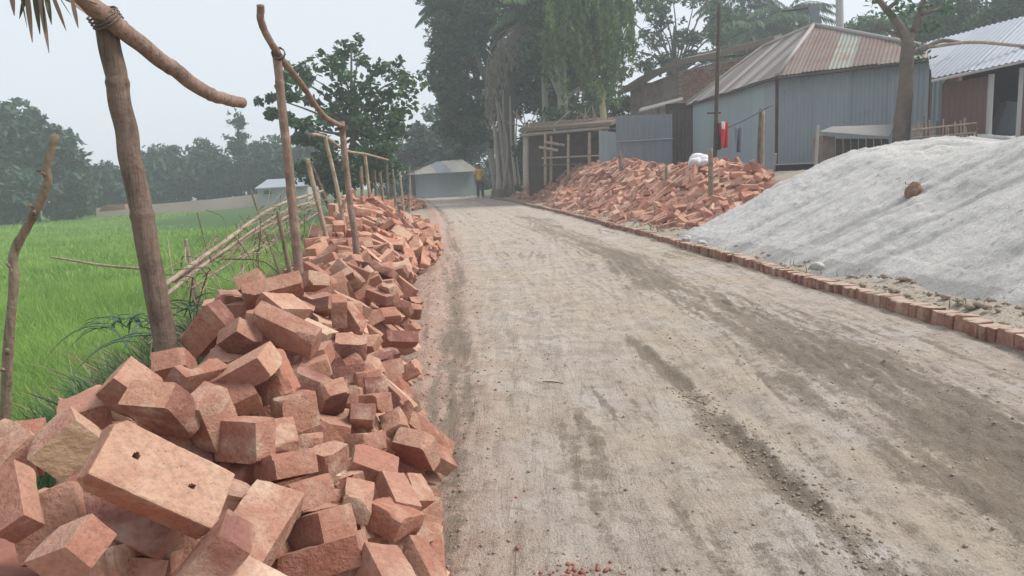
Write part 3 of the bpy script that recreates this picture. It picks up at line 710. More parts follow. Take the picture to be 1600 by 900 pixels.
REST_NEAR = [int(v) for v in """-1314 7007 362 88 -5 16 -44 240 -1395 7720 381 73 -58 -1 36 240 -2203 10487 871 27 65 -27 65 161 -1153 8535 324 -36 -34 0 87 240 -2059 9242 756 98 -18 -4 11 199
-1177 8146 323 -45 20 86 11 240 -950 9140 152 99 -10 9 -2 131 -1253 9162 403 4 5 -92 38 240 -1630 8982 577 -84 -13 -20 -49 240 -2051 10073 775 62 62 -34 -35 118
-1146 7131 319 86 -20 33 -32 240 -1446 10841 442 70 25 61 25 240 -782 4950 17 52 -32 15 -78 111 -779 5481 -23 21 30 11 92 182 -1051 7720 119 -56 72 31 27 100
-1434 5425 414 18 57 80 2 188 -963 8960 107 24 -65 62 37 112 -1784 8385 616 -7 -24 -65 -72 240 -1782 7226 480 -12 29 -56 76 240 -962 8608 145 34 -69 64 -8 161
-1237 10120 364 -3 -15 49 86 240 -1046 8491 219 84 -40 28 24 193 -1242 8261 351 84 34 41 11 240 -1952 2971 -202 9 74 -64 -19 240 -2096 10586 788 -57 40 -59 -41 137
-512 2583 175 -38 -2 -4 -92 214 -518 3207 71 91 -10 40 -1 240 -955 6021 125 -49 6 80 -34 108 -1276 8434 382 -18 -25 -38 -87 240 -471 2502 164 91 -9 -17 36 154
-1952 9360 721 31 36 60 64 240 -600 3819 34 18 -33 56 74 105 -1779 6625 367 -3 95 -30 -1 187 -1289 10008 375 25 19 68 -67 182 -1090 6814 229 -3 -11 87 -48 240
-1887 10164 729 -14 0 99 -2 240 -1237 11274 291 38 73 -56 15 240 -965 4011 288 -79 21 -19 54 151 -1059 8635 210 41 82 -39 -10 240 -664 4631 -17 -13 -53 -73 -41 240
-1727 10556 659 -88 -31 -35 -11 240 -1602 11413 513 -15 31 -35 87 178 -1214 8763 413 43 82 -14 -36 240 -1998 8927 662 -4 99 14 1 240 -2079 10845 797 -9 -11 26 96 240
-1569 12698 411 54 -40 47 57 130 -588 1997 231 90 3 21 39 100 -1138 7523 258 7 93 -13 -32 240 -1406 8245 400 -30 29 -13 90 240 -1262 5185 406 13 -37 82 43 240
-1364 5740 362 -74 12 -62 -22 163 -1066 5858 232 -100 3 4 -2 240 -1773 7860 533 54 -52 53 -40 183 -1073 9442 143 17 -3 87 46 149 -1244 12710 169 -66 26 61 -37 240
-770 3076 356 -20 -9 -3 98 201 -1152 6162 266 -50 35 7 79 163 -2079 4661 -34 0 -27 11 -96 240 -1945 8140 564 0 -1 -100 -8 156 -1549 10906 483 -65 -16 33 67 240
-1188 3919 412 73 62 -13 -27 143 -829 4943 117 18 -49 76 -39 152 -1452 9109 523 43 -50 38 -65 240 -704 3883 100 -2 91 20 -37 165 -1866 7689 511 34 40 55 65 240
-1450 11047 429 -58 -21 35 -71 240 -1579 2908 155 -33 -29 82 -37 133 -996 6088 178 36 64 68 1 115 -513 1967 165 92 17 -26 -23 100 -791 1830 367 99 8 2 8 194
-1070 7320 140 67 66 24 -23 240 -1241 7961 257 28 56 -75 -22 240 -1715 9932 660 4 94 -20 -26 108 -1293 7401 356 92 38 6 9 240 -943 5240 154 -81 -3 58 -4 101
-1433 10762 392 37 79 46 -18 240 -539 2441 189 26 22 31 -89 100 -996 4444 245 -27 2 96 -7 240 -1032 7430 80 -45 -30 -17 -82 109 -1238 4274 392 19 88 -38 -20 240
-1793 9756 714 33 28 28 86 240 -1816 10358 726 5 13 -99 -4 240 -1471 8449 461 15 77 -56 -27 130 -1973 12342 572 9 -19 97 -9 240 -1230 9771 324 -68 -41 -17 -59 240
-1135 10030 235 -4 91 41 6 166 -2547 13697 208 2 6 -15 99 240 -1580 2335 28 0 -61 -77 20 240 -1505 6025 376 9 -32 -90 -29 240 -1355 8760 534 -74 28 18 -59 240
-1512 12265 298 -4 28 -91 -31 240 -975 5768 188 -6 5 -51 -86 151 -1403 10623 406 6 18 1 -98 159 -441 1910 113 -63 10 -30 -71 179 -818 2458 396 -9 88 43 -18 193
-3055 6291 -445 -93 0 0 -37 240 -1803 6820 380 93 3 1 -36 240 -1318 10934 336 14 -20 91 34 240 -986 9544 103 23 74 64 1 172 -1075 3982 368 68 66 32 4 145
-1186 5870 291 3 99 16 4 240 -1087 11321 -67 13 -63 15 75 109 -2044 11436 787 92 -9 39 -3 240 -754 1368 335 -96 -17 18 14 100 -993 6715 130 -6 0 -7 100 166
-1810 7465 476 -6 -5 -17 -98 240 -1292 8588 430 -95 29 -5 -8 240 -1948 8744 646 -75 -3 3 -66 240 -1349 9648 391 32 -24 -64 -66 150 -2048 9502 735 -73 67 13 -12 240
-1057 10833 35 44 -18 -60 -65 124 -1405 5874 407 -15 -62 -76 -11 130 -1736 11046 592 -88 -8 -32 -33 179 -1599 11233 486 47 -6 -57 -67 141 -536 2144 183 -96 15 12 -22 100
-1014 6201 108 24 30 9 92 240 -1034 8380 154 -22 -17 27 -92 240 -1582 9435 561 -84 13 -27 44 168 -1181 6707 236 21 -18 -62 -73 240 -2956 6687 -333 -37 14 -47 79 240
-1095 8593 289 -80 0 33 -50 139 -2586 13897 161 -76 23 -25 56 240 -1537 5327 385 3 58 -65 -49 105 -993 5351 227 -74 -61 13 -24 156 -1318 8749 446 -8 54 63 -55 240
-974 5901 130 75 -46 39 -28 240 -2234 10138 772 -6 0 -67 -74 159 -2173 10242 804 -91 39 -4 -12 240 -1944 10776 754 -29 9 -17 94 240 -1112 10577 267 -3 3 -43 90 123
-2983 5925 -423 -49 49 51 -51 240 -1283 10415 374 22 16 0 -96 240 -1236 11385 279 3 -16 -90 41 189 -588 3963 10 16 -68 66 -29 177 -1391 5575 353 -78 -37 19 47 240
-890 5698 77 34 65 64 24 116 -2137 9083 676 -2 57 82 4 240 -1089 9823 198 85 -4 42 -31 240 -1926 9712 723 10 -47 -88 1 119 -1434 5005 395 57 -43 -56 -41 170
-1262 8936 389 96 11 -17 -18 179 -1706 11505 521 23 -57 -74 27 152 -2026 12538 496 39 37 47 -71 102 -1167 7236 265 -30 94 -18 -3 131 -1235 11568 209 7 -1 -94 33 240
-1649 12548 386 7 -9 -65 -75 240 -911 1819 432 -99 14 -2 5 202 -1813 2525 -243 73 61 24 -17 140 -427 3031 13 -54 -28 -31 -74 186 -938 6697 30 21 75 -57 -25 190
-1806 8503 615 22 12 -1 97 240 -2019 9654 746 37 40 57 62 174 -1339 10278 339 25 33 -63 66 240 -1682 10405 610 14 -29 1 -95 154 -1145 10595 27 27 -42 9 -86 240
-2503 13637 264 18 -59 -79 -4 240 -1867 7074 397 81 3 -2 58 240 -1474 8766 498 54 11 -41 -72 117 -1217 9284 337 14 98 9 -7 156 -1667 12625 393 6 -7 -69 -72 240
-2399 13567 292 21 -58 -79 0 240 -2110 3142 -279 -66 20 -6 72 240 -1453 10069 451 -38 -13 92 1 197 -2259 10368 828 -16 11 2 -98 191 -1239 10518 313 4 -7 90 43 240
-1579 11149 448 88 7 37 29 174 -860 4680 183 -17 17 -21 -95 100 -293 1879 -24 -97 2 -26 1 129 -896 4126 225 -58 -21 -24 -75 240 -947 5366 148 -27 -1 -96 7 104
-1096 8558 125 19 83 -40 -35 158 -1331 11048 302 -27 -39 -18 -86 240 -1182 11987 75 36 -51 73 -29 240 -1252 12572 -61 -31 -14 -27 -90 179 -1722 2833 61 20 -52 77 30 240
-2040 4097 -62 73 -48 46 -14 240 -984 5456 231 -9 7 -99 -1 240 -1254 8162 275 -20 34 -9 91 240 -1405 11421 333 65 -32 26 -64 240 -1231 11685 171 -95 31 6 -4 240
-1219 12317 -10 35 34 -87 -7 180 -1105 10797 137 -25 -18 -78 54 160 -1453 11129 388 88 -35 -30 7 136 -1276 12527 119 -43 -41 43 -68 240 -1548 12373 322 48 9 -53 -69 154
-2575 13201 487 21 -15 80 -55 240 -1325 13097 141 -64 10 38 66 240 -369 2570 -46 -74 22 4 -64 156 -336 2008 26 -94 9 -20 27 156 -333 1879 -32 98 -7 -15 -7 209
-961 1117 447 -65 -65 29 29 240 -850 2276 405 -20 14 -2 97 148 -1676 2419 -134 43 -38 -23 79 240 -1921 2321 -299 -24 86 29 33 167 -2160 2600 -418 -4 6 85 -52 139
-1718 2659 -150 -41 45 -78 14 240 -1793 2870 -189 42 13 88 17 163 -1919 2763 -344 60 47 11 64 240 -1871 2987 -256 -51 -42 17 73 240 -2133 2812 -445 0 84 -54 0 133
-2056 2841 -388 -26 -38 -34 -82 162 -2343 3052 -445 11 0 0 -99 193 -1784 3062 -118 -54 -41 19 71 240 -1896 3180 -231 2 44 9 -89 240 -2192 3146 -418 -68 25 -24 64 122
-1177 3382 441 94 -4 0 -33 112 -1662 3103 48 -12 41 16 -89 240 -2462 3613 -445 0 -49 -87 0 240 -2288 3310 -362 -2 47 72 51 240 -1993 3680 -217 22 -41 -18 87 240
-2104 3297 -205 28 -2 -58 76 240 -2274 3438 -375 0 95 -30 0 240 -2296 3631 -373 -35 24 90 9 240 -1252 3819 470 -9 13 -78 -60 240 -1947 3740 -110 1 52 75 -42 240
-2476 3693 -326 0 23 -18 96 240 -1341 4011 393 29 -1 -4 -96 240 -2172 3878 -251 -18 41 39 -81 123 -2163 3898 -371 -86 -15 33 35 240 -2169 4108 -302 -65 -61 27 -37 182
-2084 4015 -242 62 -6 40 -67 194 -2264 4133 -402 28 72 -62 -15 240 -2486 4026 -445 -76 0 0 65 240 -1150 4338 334 -39 18 -1 90 112 -2020 4408 -104 37 23 64 -63 240
-2131 4209 -306 -1 90 8 44 240 -2144 4325 -303 -67 -33 28 60 110 -1417 4364 366 3 79 -62 2 240 -2177 4453 -322 43 -14 89 -2 240 -1155 4559 336 70 68 21 -6 166
-1484 4799 349 91 -1 0 -42 149 -2210 4419 -258 31 -71 56 -30 240 -2176 4710 -247 83 33 -44 -9 240 -2346 4407 -415 74 29 21 56 240 -1226 4823 346 17 5 2 -98 163
-2224 4909 -156 96 12 -25 3 240 -2398 4833 -427 -61 35 61 35 107 -2481 4702 -445 0 -59 -81 0 240 -2499 4857 -303 16 -8 -98 -1 240 -2377 4987 -418 40 61 -57 -37 131
-1207 5136 315 49 23 -54 -64 240 -1467 5157 364 57 56 -42 -42 240 -2111 5157 -127 39 18 89 15 240 -2287 5025 -362 29 56 71 31 159 -1565 5424 337 -92 1 0 -39 123
-2110 5353 -90 -81 12 40 -41 240 -847 5330 76 -24 89 -31 -22 151 -1688 5575 325 -14 34 -93 0 185 -2201 5620 -144 -82 12 40 -39 240 -2224 5437 -204 29 -37 -20 86 240
-1052 5566 225 -6 8 5 99 240 -1458 5840 320 97 -1 7 21 138 -1754 5744 304 -95 -6 29 4 240 -2079 5606 -11 -66 -32 25 63 240 -2325 5656 -246 -23 -10 97 -7 103
-2421 5603 -375 8 35 3 -93 240 -1254 5976 287 -43 88 -9 -17 240 -1648 5899 327 16 0 -1 -99 240 -2534 5750 -416 -5 -12 69 71 135 -873 5984 14 93 -8 31 -17 157
-2320 5930 -188 8 -54 -75 38 240 -1679 6120 333 98 3 -1 19 240 -2505 6264 -311 25 -16 -36 -89 137 -2424 6107 -277 49 75 -42 14 196 -2581 6215 -394 -95 -19 18 17 240
-1240 6369 243 -24 -32 92 8 174 -2296 6506 -72 30 49 76 29 240 -2417 6604 -192 11 82 38 42 240 -2638 6430 -357 -33 2 90 29 240 -2540 6633 -259 86 42 27 -11 162
-1079 7152 120 84 -16 27 -45 125 -1547 6974 367 11 -62 -77 7 160 -2419 6792 -154 42 -32 84 -8 240 -1648 7139 393 -55 3 -6 83 103 -2562 7063 -270 -49 -41 18 75 240
-2837 6435 -423 -65 65 -27 27 240 -2448 7008 -140 88 16 -40 -18 240 -1892 7326 427 -81 -7 5 -59 160 -3083 7100 -445 95 0 0 -31 240 -2723 7096 -286 14 -67 72 13 240
-2667 7272 -238 23 -38 -16 88 116 -1065 7543 106 33 30 -89 -11 148 -2676 7363 -349 -45 0 -89 -8 139 -2624 7150 -327 -75 18 40 -49 240 -1958 7614 476 -67 -6 6 -74 102
-2743 7911 -306 -35 -48 -74 -32 240 -2600 7726 -69 -11 66 74 -5 240 -3144 7909 -445 99 0 0 12 160 -2736 8257 -187 15 74 -65 -11 159 -3028 8032 -423 71 71 -4 -4 187
-2836 8170 -216 93 2 19 31 240 -2816 8620 -306 44 29 83 20 240 -2922 8824 -297 42 -37 80 -20 240 -2999 8585 -424 67 -62 28 -30 160 -1211 9218 282 14 65 -75 7 240
-2838 8910 -302 -49 8 -87 0 194 -1099 9244 126 37 22 -59 68 116 -3019 9004 -362 -12 -15 84 -51 240 -1157 9361 194 68 60 24 -35 240 -3005 9267 -322 -14 95 0 -26 138
-1131 9804 106 11 88 -19 -42 240 -1403 9769 412 -71 25 -30 59 143 -2147 9824 740 -4 96 28 1 240 -1095 10364 123 33 8 -48 -81 240 -3164 10082 -373 63 2 -2 -78 126
-3137 10124 -442 2 -39 92 -1 240 -1146 10429 135 89 -34 -30 -7 169 -2287 10404 750 -5 88 -47 10 240 -1149 10844 0 36 37 20 83 160 -2166 10446 755 0 88 -48 0 240
-1172 11028 7 84 -22 38 -32 240 -1351 10626 351 -98 -1 18 -5 160 -2295 11265 777 51 51 -49 -49 240 -1805 11624 571 30 14 -94 6 175 -2385 11542 747 7 0 -10 -99 240
-2425 11755 705 0 4 99 -10 240 -1256 12119 -39 5 -32 -4 -94 187 -1293 12187 79 33 -16 -92 12 240 -1891 12200 487 87 -20 19 -41 158 -2468 12228 610 29 -3 9 95 106
-2196 12483 555 68 9 24 69 154 -1284 12813 -33 65 29 2 71 240 -2390 12715 537 54 -45 -62 -34 117 -2507 12659 557 -73 -10 -13 66 148 -2592 12774 496 19 15 -11 -96 240
-1529 12780 100 -21 33 0 92 156 -2255 12852 473 -89 6 -11 -43 240 -2355 12949 500 -94 27 8 -17 240 -1791 13100 216 95 -12 26 10 240 -2308 13135 417 49 26 -67 -49 240
-2507 13074 427 44 -9 -18 -88 181 -1987 13402 200 17 7 -97 16 240 -2338 13321 315 87 -20 -5 -44 185 -2623 13315 325 0 0 -98 20 240 -2252 13589 299 15 66 -37 63 240
-2083 13595 180 -76 -45 32 35 240 -2260 13734 190 -73 -18 12 -65 177 -2622 13482 254 14 67 71 -14 240 -1391 13843 -68 65 20 -24 -69 125 -2293 13796 110 98 -20 4 -1 178
-3007 13813 -24 65 15 -26 -70 240 -2515 14027 48 41 -63 37 -54 240 -2642 14202 -29 -57 -38 60 40 123 -2693 13776 130 56 -11 -16 -81 119 -1434 14161 -72 -69 72 -6 4 138
-2507 14227 -36 -14 21 -54 81 177 -2873 14038 -13 -38 -10 23 89 174 -2632 14089 43 -28 -66 -24 -66 126 -1960 14235 -72 -98 11 -5 -14 139 -2516 14313 -83 86 -7 -11 -50 103
-2767 14183 -43 85 -14 -16 -49 139 -1588 1969 -53 -31 40 17 -85 130 -1785 2355 -243 39 72 -57 -3 240 -1977 2707 -288 -70 13 37 -60 144 -2164 2399 -377 -49 82 29 4 240
-1572 2734 48 39 42 -9 -81 240 -1663 2817 -38 42 -45 77 -13 160 -2008 2485 -319 8 46 85 24 240 -2182 2950 -445 -98 0 0 -22 240 -2044 3379 -229 -49 83 -25 -7 240
-2283 3026 -369 5 86 -51 -3 240 -2416 3156 -445 0 99 14 0 240 -2403 3251 -387 21 92 -31 14 240 -2228 3111 -302 17 84 -49 -16 240 -2545 3177 -367 80 -8 -27 53 240
-1311 3532 436 99 1 -10 -6 240 -2585 2952 -384 24 28 7 -93 240 -1160 3638 439 -49 64 -45 38 240 -1946 3517 -148 -33 74 57 15 191 -2334 3818 -341 11 -11 -89 -44 240
-1906 3832 -82 -22 83 -36 37 240 -2107 3752 -322 5 -57 65 50 126 -2603 3766 -353 31 -31 64 -64 240 -2215 4213 -260 12 91 6 40 240 -2422 3944 -351 -25 85 -44 13 155
-2037 4310 -99 4 99 8 -9 152 -2058 4240 -159 76 -9 3 -64 240 -2597 3942 -377 13 44 -66 -60 240 -1991 4521 -91 5 88 23 41 139 -2537 4437 -365 -49 65 56 18 149
-2555 4202 -402 -96 -10 -16 -21 240 -2226 4619 -282 -47 21 53 -67 129 -2273 4627 -375 29 71 -60 -20 240 -2466 4516 -419 61 43 -39 -55 111 -1395 4864 387 -53 -12 -32 -78 188
-2398 4545 -325 68 -60 -33 -25 111 -2519 4763 -314 42 58 47 -52 186 -2348 4669 -413 73 -28 21 -59 240 -1315 4978 388 -3 62 -54 56 123 -2332 5030 -185 0 30 14 -94 240
-2621 4994 -426 71 71 -4 -4 129 -1249 5282 323 70 68 22 -7 240 -2107 5245 -42 -31 95 -3 -2 117 -2587 5428 -379 -75 49 -4 -43 137 -2600 5024 -301 -8 96 -16 24 127
-2450 5205 -251 0 91 40 -7 155 -2652 5227 -445 0 32 -95 0 138 -1076 5679 232 -57 71 27 31 141 -2374 5338 -267 7 60 -79 -3 109 -2801 5410 -445 55 0 0 84 125
-2581 5317 -358 -75 43 -11 -48 240 -978 5667 146 29 21 -63 69 142 -1520 5554 351 -42 43 56 -57 107 -2020 5692 91 54 -17 -39 73 136 -2450 5574 -285 68 -15 -34 64 240
-2254 5757 -131 -12 55 -75 -35 240 -2766 5750 -423 5 5 71 71 240 -2410 5829 -163 -61 2 -32 -72 240 -2410 5753 -318 -59 -58 13 -55 108 -2607 5895 -445 0 81 -59 0 240
-2650 5934 -372 -5 71 -70 3 172 -2829 5823 -332 98 -4 0 -20 115 -2475 5976 -353 45 -65 -60 8 240 -1467 6158 365 -93 19 25 18 123 -2239 6003 -82 -71 58 26 31 240
-2582 6327 -392 22 -24 -45 -83 119 -2738 5973 -427 50 -50 50 -50 177 -1468 6368 329 -3 99 11 -11 240 -2583 6089 -407 -20 96 -16 12 240 -1923 6385 276 34 5 93 10 240
-2362 6217 -165 13 79 -60 -3 184 -2714 6539 -325 6 93 22 30 240 -3023 6716 -445 0 -33 -94 0 240 -2572 6493 -269 -37 87 -5 -32 240 -2630 6709 -280 -4 -20 86 46 240
-2827 6708 -418 -23 -57 74 29 116 -1669 6914 410 51 -12 -25 81 240 -2987 6913 -352 21 -21 68 -68 240 -2986 7271 -337 -15 97 12 -16 240 -1617 7332 426 66 72 -4 -22 155
-2893 7387 -308 -1 1 -92 39 176 -2665 7631 -211 77 31 -24 50 240 -2899 7895 -304 -98 -1 19 -9 240 -2820 8097 -326 -23 16 70 66 135 -2852 7825 -403 24 -19 95 5 194
-3055 8138 -351 -71 10 -12 -69 159 -3156 8688 -445 90 0 0 44 123 -2960 8641 -362 50 74 -9 -44 240 -1449 9304 493 -50 54 47 -49 129 -2900 9014 -276 15 -11 -62 -76 170
-2785 9129 -182 -54 -41 27 68 198 -2901 9315 -347 32 60 63 36 193 -2985 9135 -315 -92 -14 33 16 174 -2885 9137 -333 -8 88 -11 46 240 -2929 9727 -285 70 40 -13 57 240
-3002 9856 -353 70 56 -44 12 240 -3125 9574 -423 11 -11 70 -70 169 -1034 10125 93 59 -49 46 -44 160 -1418 9918 425 -8 90 21 -38 104 -3113 9306 -445 0 -52 86 0 174
-1116 10455 10 -90 8 -43 6 105 -3027 10114 -381 -65 0 -31 70 240 -3165 10729 -438 -6 73 -67 7 111 -1201 10763 211 24 -22 83 46 240 -1123 11194 104 47 24 -84 -10 127
-1107 11118 55 51 -16 -53 -66 117 -1250 11246 221 37 91 8 -15 198 -1886 11231 672 24 20 -95 -2 146 -2097 11556 749 3 -23 62 -75 172 -2303 11821 765 -77 7 6 63 240
-1374 12164 235 -13 96 9 -23 240 -2238 12289 739 53 -8 -12 -83 240 -1381 12344 233 -96 -13 -13 21 240 -1391 12796 171 66 14 5 -74 240 -1345 13038 40 -68 -70 6 -18 240
-1837 13237 272 -7 97 -19 9 240 -2826 13813 134 41 53 66 34 240 -2838 13565 148 2 -30 11 95 240 -2386 13968 45 -7 -1 -20 -98 110 -2432 13847 159 -54 75 26 28 126
-2687 13925 125 40 -8 -61 -68 152 -1406 13982 -40 -85 -9 -49 16 169 -2781 13970 44 13 93 -28 18 123 -1436 14177 37 -33 -29 66 61 161 -2400 14169 -38 33 -7 -18 -93 111
-2897 14435 -118 -96 3 11 -26 240 -3032 14608 -164 -7 20 1 -98 240 -1764 2034 -150 50 33 -21 -77 166 -1832 2088 -211 40 51 13 75 165 -2058 2645 -379 -32 -37 -40 -77 240
-1668 2931 43 -28 95 -10 -6 119 -2404 2825 -422 -51 -51 -49 -49 240 -2114 2587 -257 85 -21 -26 40 240 -2226 2736 -428 67 -67 21 -21 175 -754 3332 267 16 -67 -65 31 147
-2540 2731 -445 0 60 -80 0 171 -2906 3191 -445 0 15 -99 0 240 -2589 3393 -414 -29 61 67 -31 240 -2183 2840 -357 37 -37 -60 60 179 -2404 3288 -306 -42 76 31 -39 109
-2016 2998 -302 19 -37 86 -28 179 -2469 3001 -384 -93 -7 28 -24 240 -1804 3705 21 39 -46 78 -16 240 -2493 3384 -307 -35 -1 29 89 240 -2042 3442 -264 26 8 -50 83 159
-2532 3515 -385 75 -27 33 -51 153 -1989 3560 -245 22 -41 -20 87 110 -2216 3722 -224 -34 93 -13 -4 240 -2198 3396 -296 -92 -3 -3 39 240 -2691 3281 -445 69 0 0 72 240
-1942 4158 10 -77 45 10 44 240 -1891 4013 -40 -65 26 33 -63 152 -2253 3785 -277 58 27 -20 74 163 -2751 3485 -445 -39 0 0 92 240 -1393 4165 401 63 -32 -65 -27 111
-2822 3908 -445 -66 0 0 75 240 -2180 3648 -329 50 81 22 -22 240 -2022 3903 -216 73 -21 -38 52 240 -2635 4032 -383 33 -8 64 -68 240 -2457 4222 -352 3 15 0 99 167
-2514 3792 -445 21 0 0 -98 240 -2155 4469 -100 51 -3 34 -79 240 -2668 4476 -379 -18 0 89 42 240 -2625 4296 -353 70 -70 -9 9 240 -1415 4681 400 -13 -51 -64 56 105
-1938 4657 -12 34 -59 70 -22 120 -2135 4546 -151 32 -11 32 -88 169 -2753 4629 -395 2 12 -29 -95 240 -2419 4387 -349 80 -28 -30 43 177 -2569 4620 -337 67 -42 12 -60 240
-2265 4825 -259 -83 44 -7 -32 186 -2433 4635 -349 -2 96 7 26 121 -2943 4757 -445 0 100 9 0 240 -2713 4542 -445 98 0 0 20 240 -2452 4940 -213 18 48 81 27 240
-2663 4290 -445 0 56 -83 0 240 -2005 4934 -46 91 5 -41 1 240 -2296 4878 -342 -33 0 93 14 141 -2591 4897 -404 52 48 -52 48 152 -2461 5014 -331 70 -50 19 -47 192
-1257 5388 361 60 -64 37 30 187 -2858 4975 -445 29 0 0 96 182 -2677 5463 -445 63 0 0 -77 121 -2285 5454 -164 -42 0 -91 -7 240 -1995 5522 61 -92 -6 39 -1 100
-2528 5571 -379 -66 -29 20 66 109 -1544 5692 352 -53 -52 -48 -47 149 -2668 5466 -344 -14 20 -80 55 184 -2682 5607 -375 0 45 -90 0 135 -2502 5683 -383 68 67 27 -11 174
-1949 5807 149 -23 82 -44 30 240 -2356 5787 -252 -1 54 78 -32 107 -3004 5746 -423 69 -69 16 -16 240 -2471 6266 -218 14 -42 -87 19 240 -2844 5877 -426 2 2 -71 -71 143
-2858 6091 -445 7 0 0 100 172 -2735 6281 -423 -37 -37 60 60 196 -2394 6431 -203 43 -19 88 -2 240 -2557 6376 -334 22 -24 -40 -86 165 -2264 6228 -96 -30 74 -53 28 240
-2786 6699 -344 -74 -35 -15 -55 240 -2810 6938 -294 -41 -42 57 -58 155 -1665 6681 370 -30 -3 2 -95 118 -2772 6859 -373 -16 13 75 63 240 -2908 6821 -409 21 21 -95 5 185
-2630 6872 -265 3 -10 10 99 240 -3088 7316 -418 -45 -55 -45 55 124 -1434 7805 384 25 26 -93 -10 183 -1477 7399 427 -58 43 -35 60 240 -3028 7444 -376 13 -35 84 40 196
-2795 7313 -376 -14 85 23 -44 177 -2916 7698 -346 37 90 5 -23 240 -3037 7806 -407 15 69 15 -69 146 -2691 7905 -177 -80 28 8 53 240 -2872 8108 -402 -74 20 -19 61 240
-2985 8356 -370 -83 0 11 54 240 -3092 8766 -397 18 90 30 -27 160 -2969 8886 -350 -7 61 -67 -42 199 -2968 9532 -343 73 32 -55 -25 240 -993 9897 123 -58 -31 -58 -48 118
-1395 9403 433 28 27 66 -65 106 -3127 9718 -420 14 15 -69 -69 240 -3064 10320 -371 -91 7 37 17 240 -1122 10702 88 -94 -30 -13 -8 181 -1146 11079 175 86 -40 -30 -9 107
-1229 11426 164 -24 25 86 -37 240 -1948 10493 734 97 1 12 21 150 -2070 11170 771 95 29 14 0 240 -1212 11643 101 -90 43 8 1 177 -1634 12039 412 42 40 0 82 240
-1399 11948 283 47 56 -52 -44 240 -2492 12020 651 1 -14 99 -9 107 -1578 12138 359 21 87 -34 -28 240 -1316 12453 228 1 -46 -19 -87 240 -2162 13394 284 -2 16 97 19 109
-2481 13457 340 9 44 87 -18 172 -2556 13274 416 98 18 2 -9 240 -1385 13579 136 70 12 22 67 240 -2486 13442 271 17 -4 -20 -97 101 -1421 13727 12 17 -9 -93 32 191
-2966 13907 60 6 -54 -83 10 240 -1395 13827 42 52 68 -52 -10 200 -2430 14074 102 -33 -69 65 4 240 -3116 14485 -201 95 5 -21 -20 180 -2561 14449 -95 0 9 -100 0 240
-3114 14751 -200 96 -3 -21 15 240 -703 1447 329 89 9 18 -41 193 -768 1337 342 89 1 42 19 100 -801 1340 363 -95 23 -9 -16 100 -334 1890 -31 -44 -2 -20 88 188
-328 1971 -25 -86 10 -9 49 212 -317 1920 -28 19 -24 6 -95 133 -294 1890 -23 1 -10 -4 -99 129""".split()]
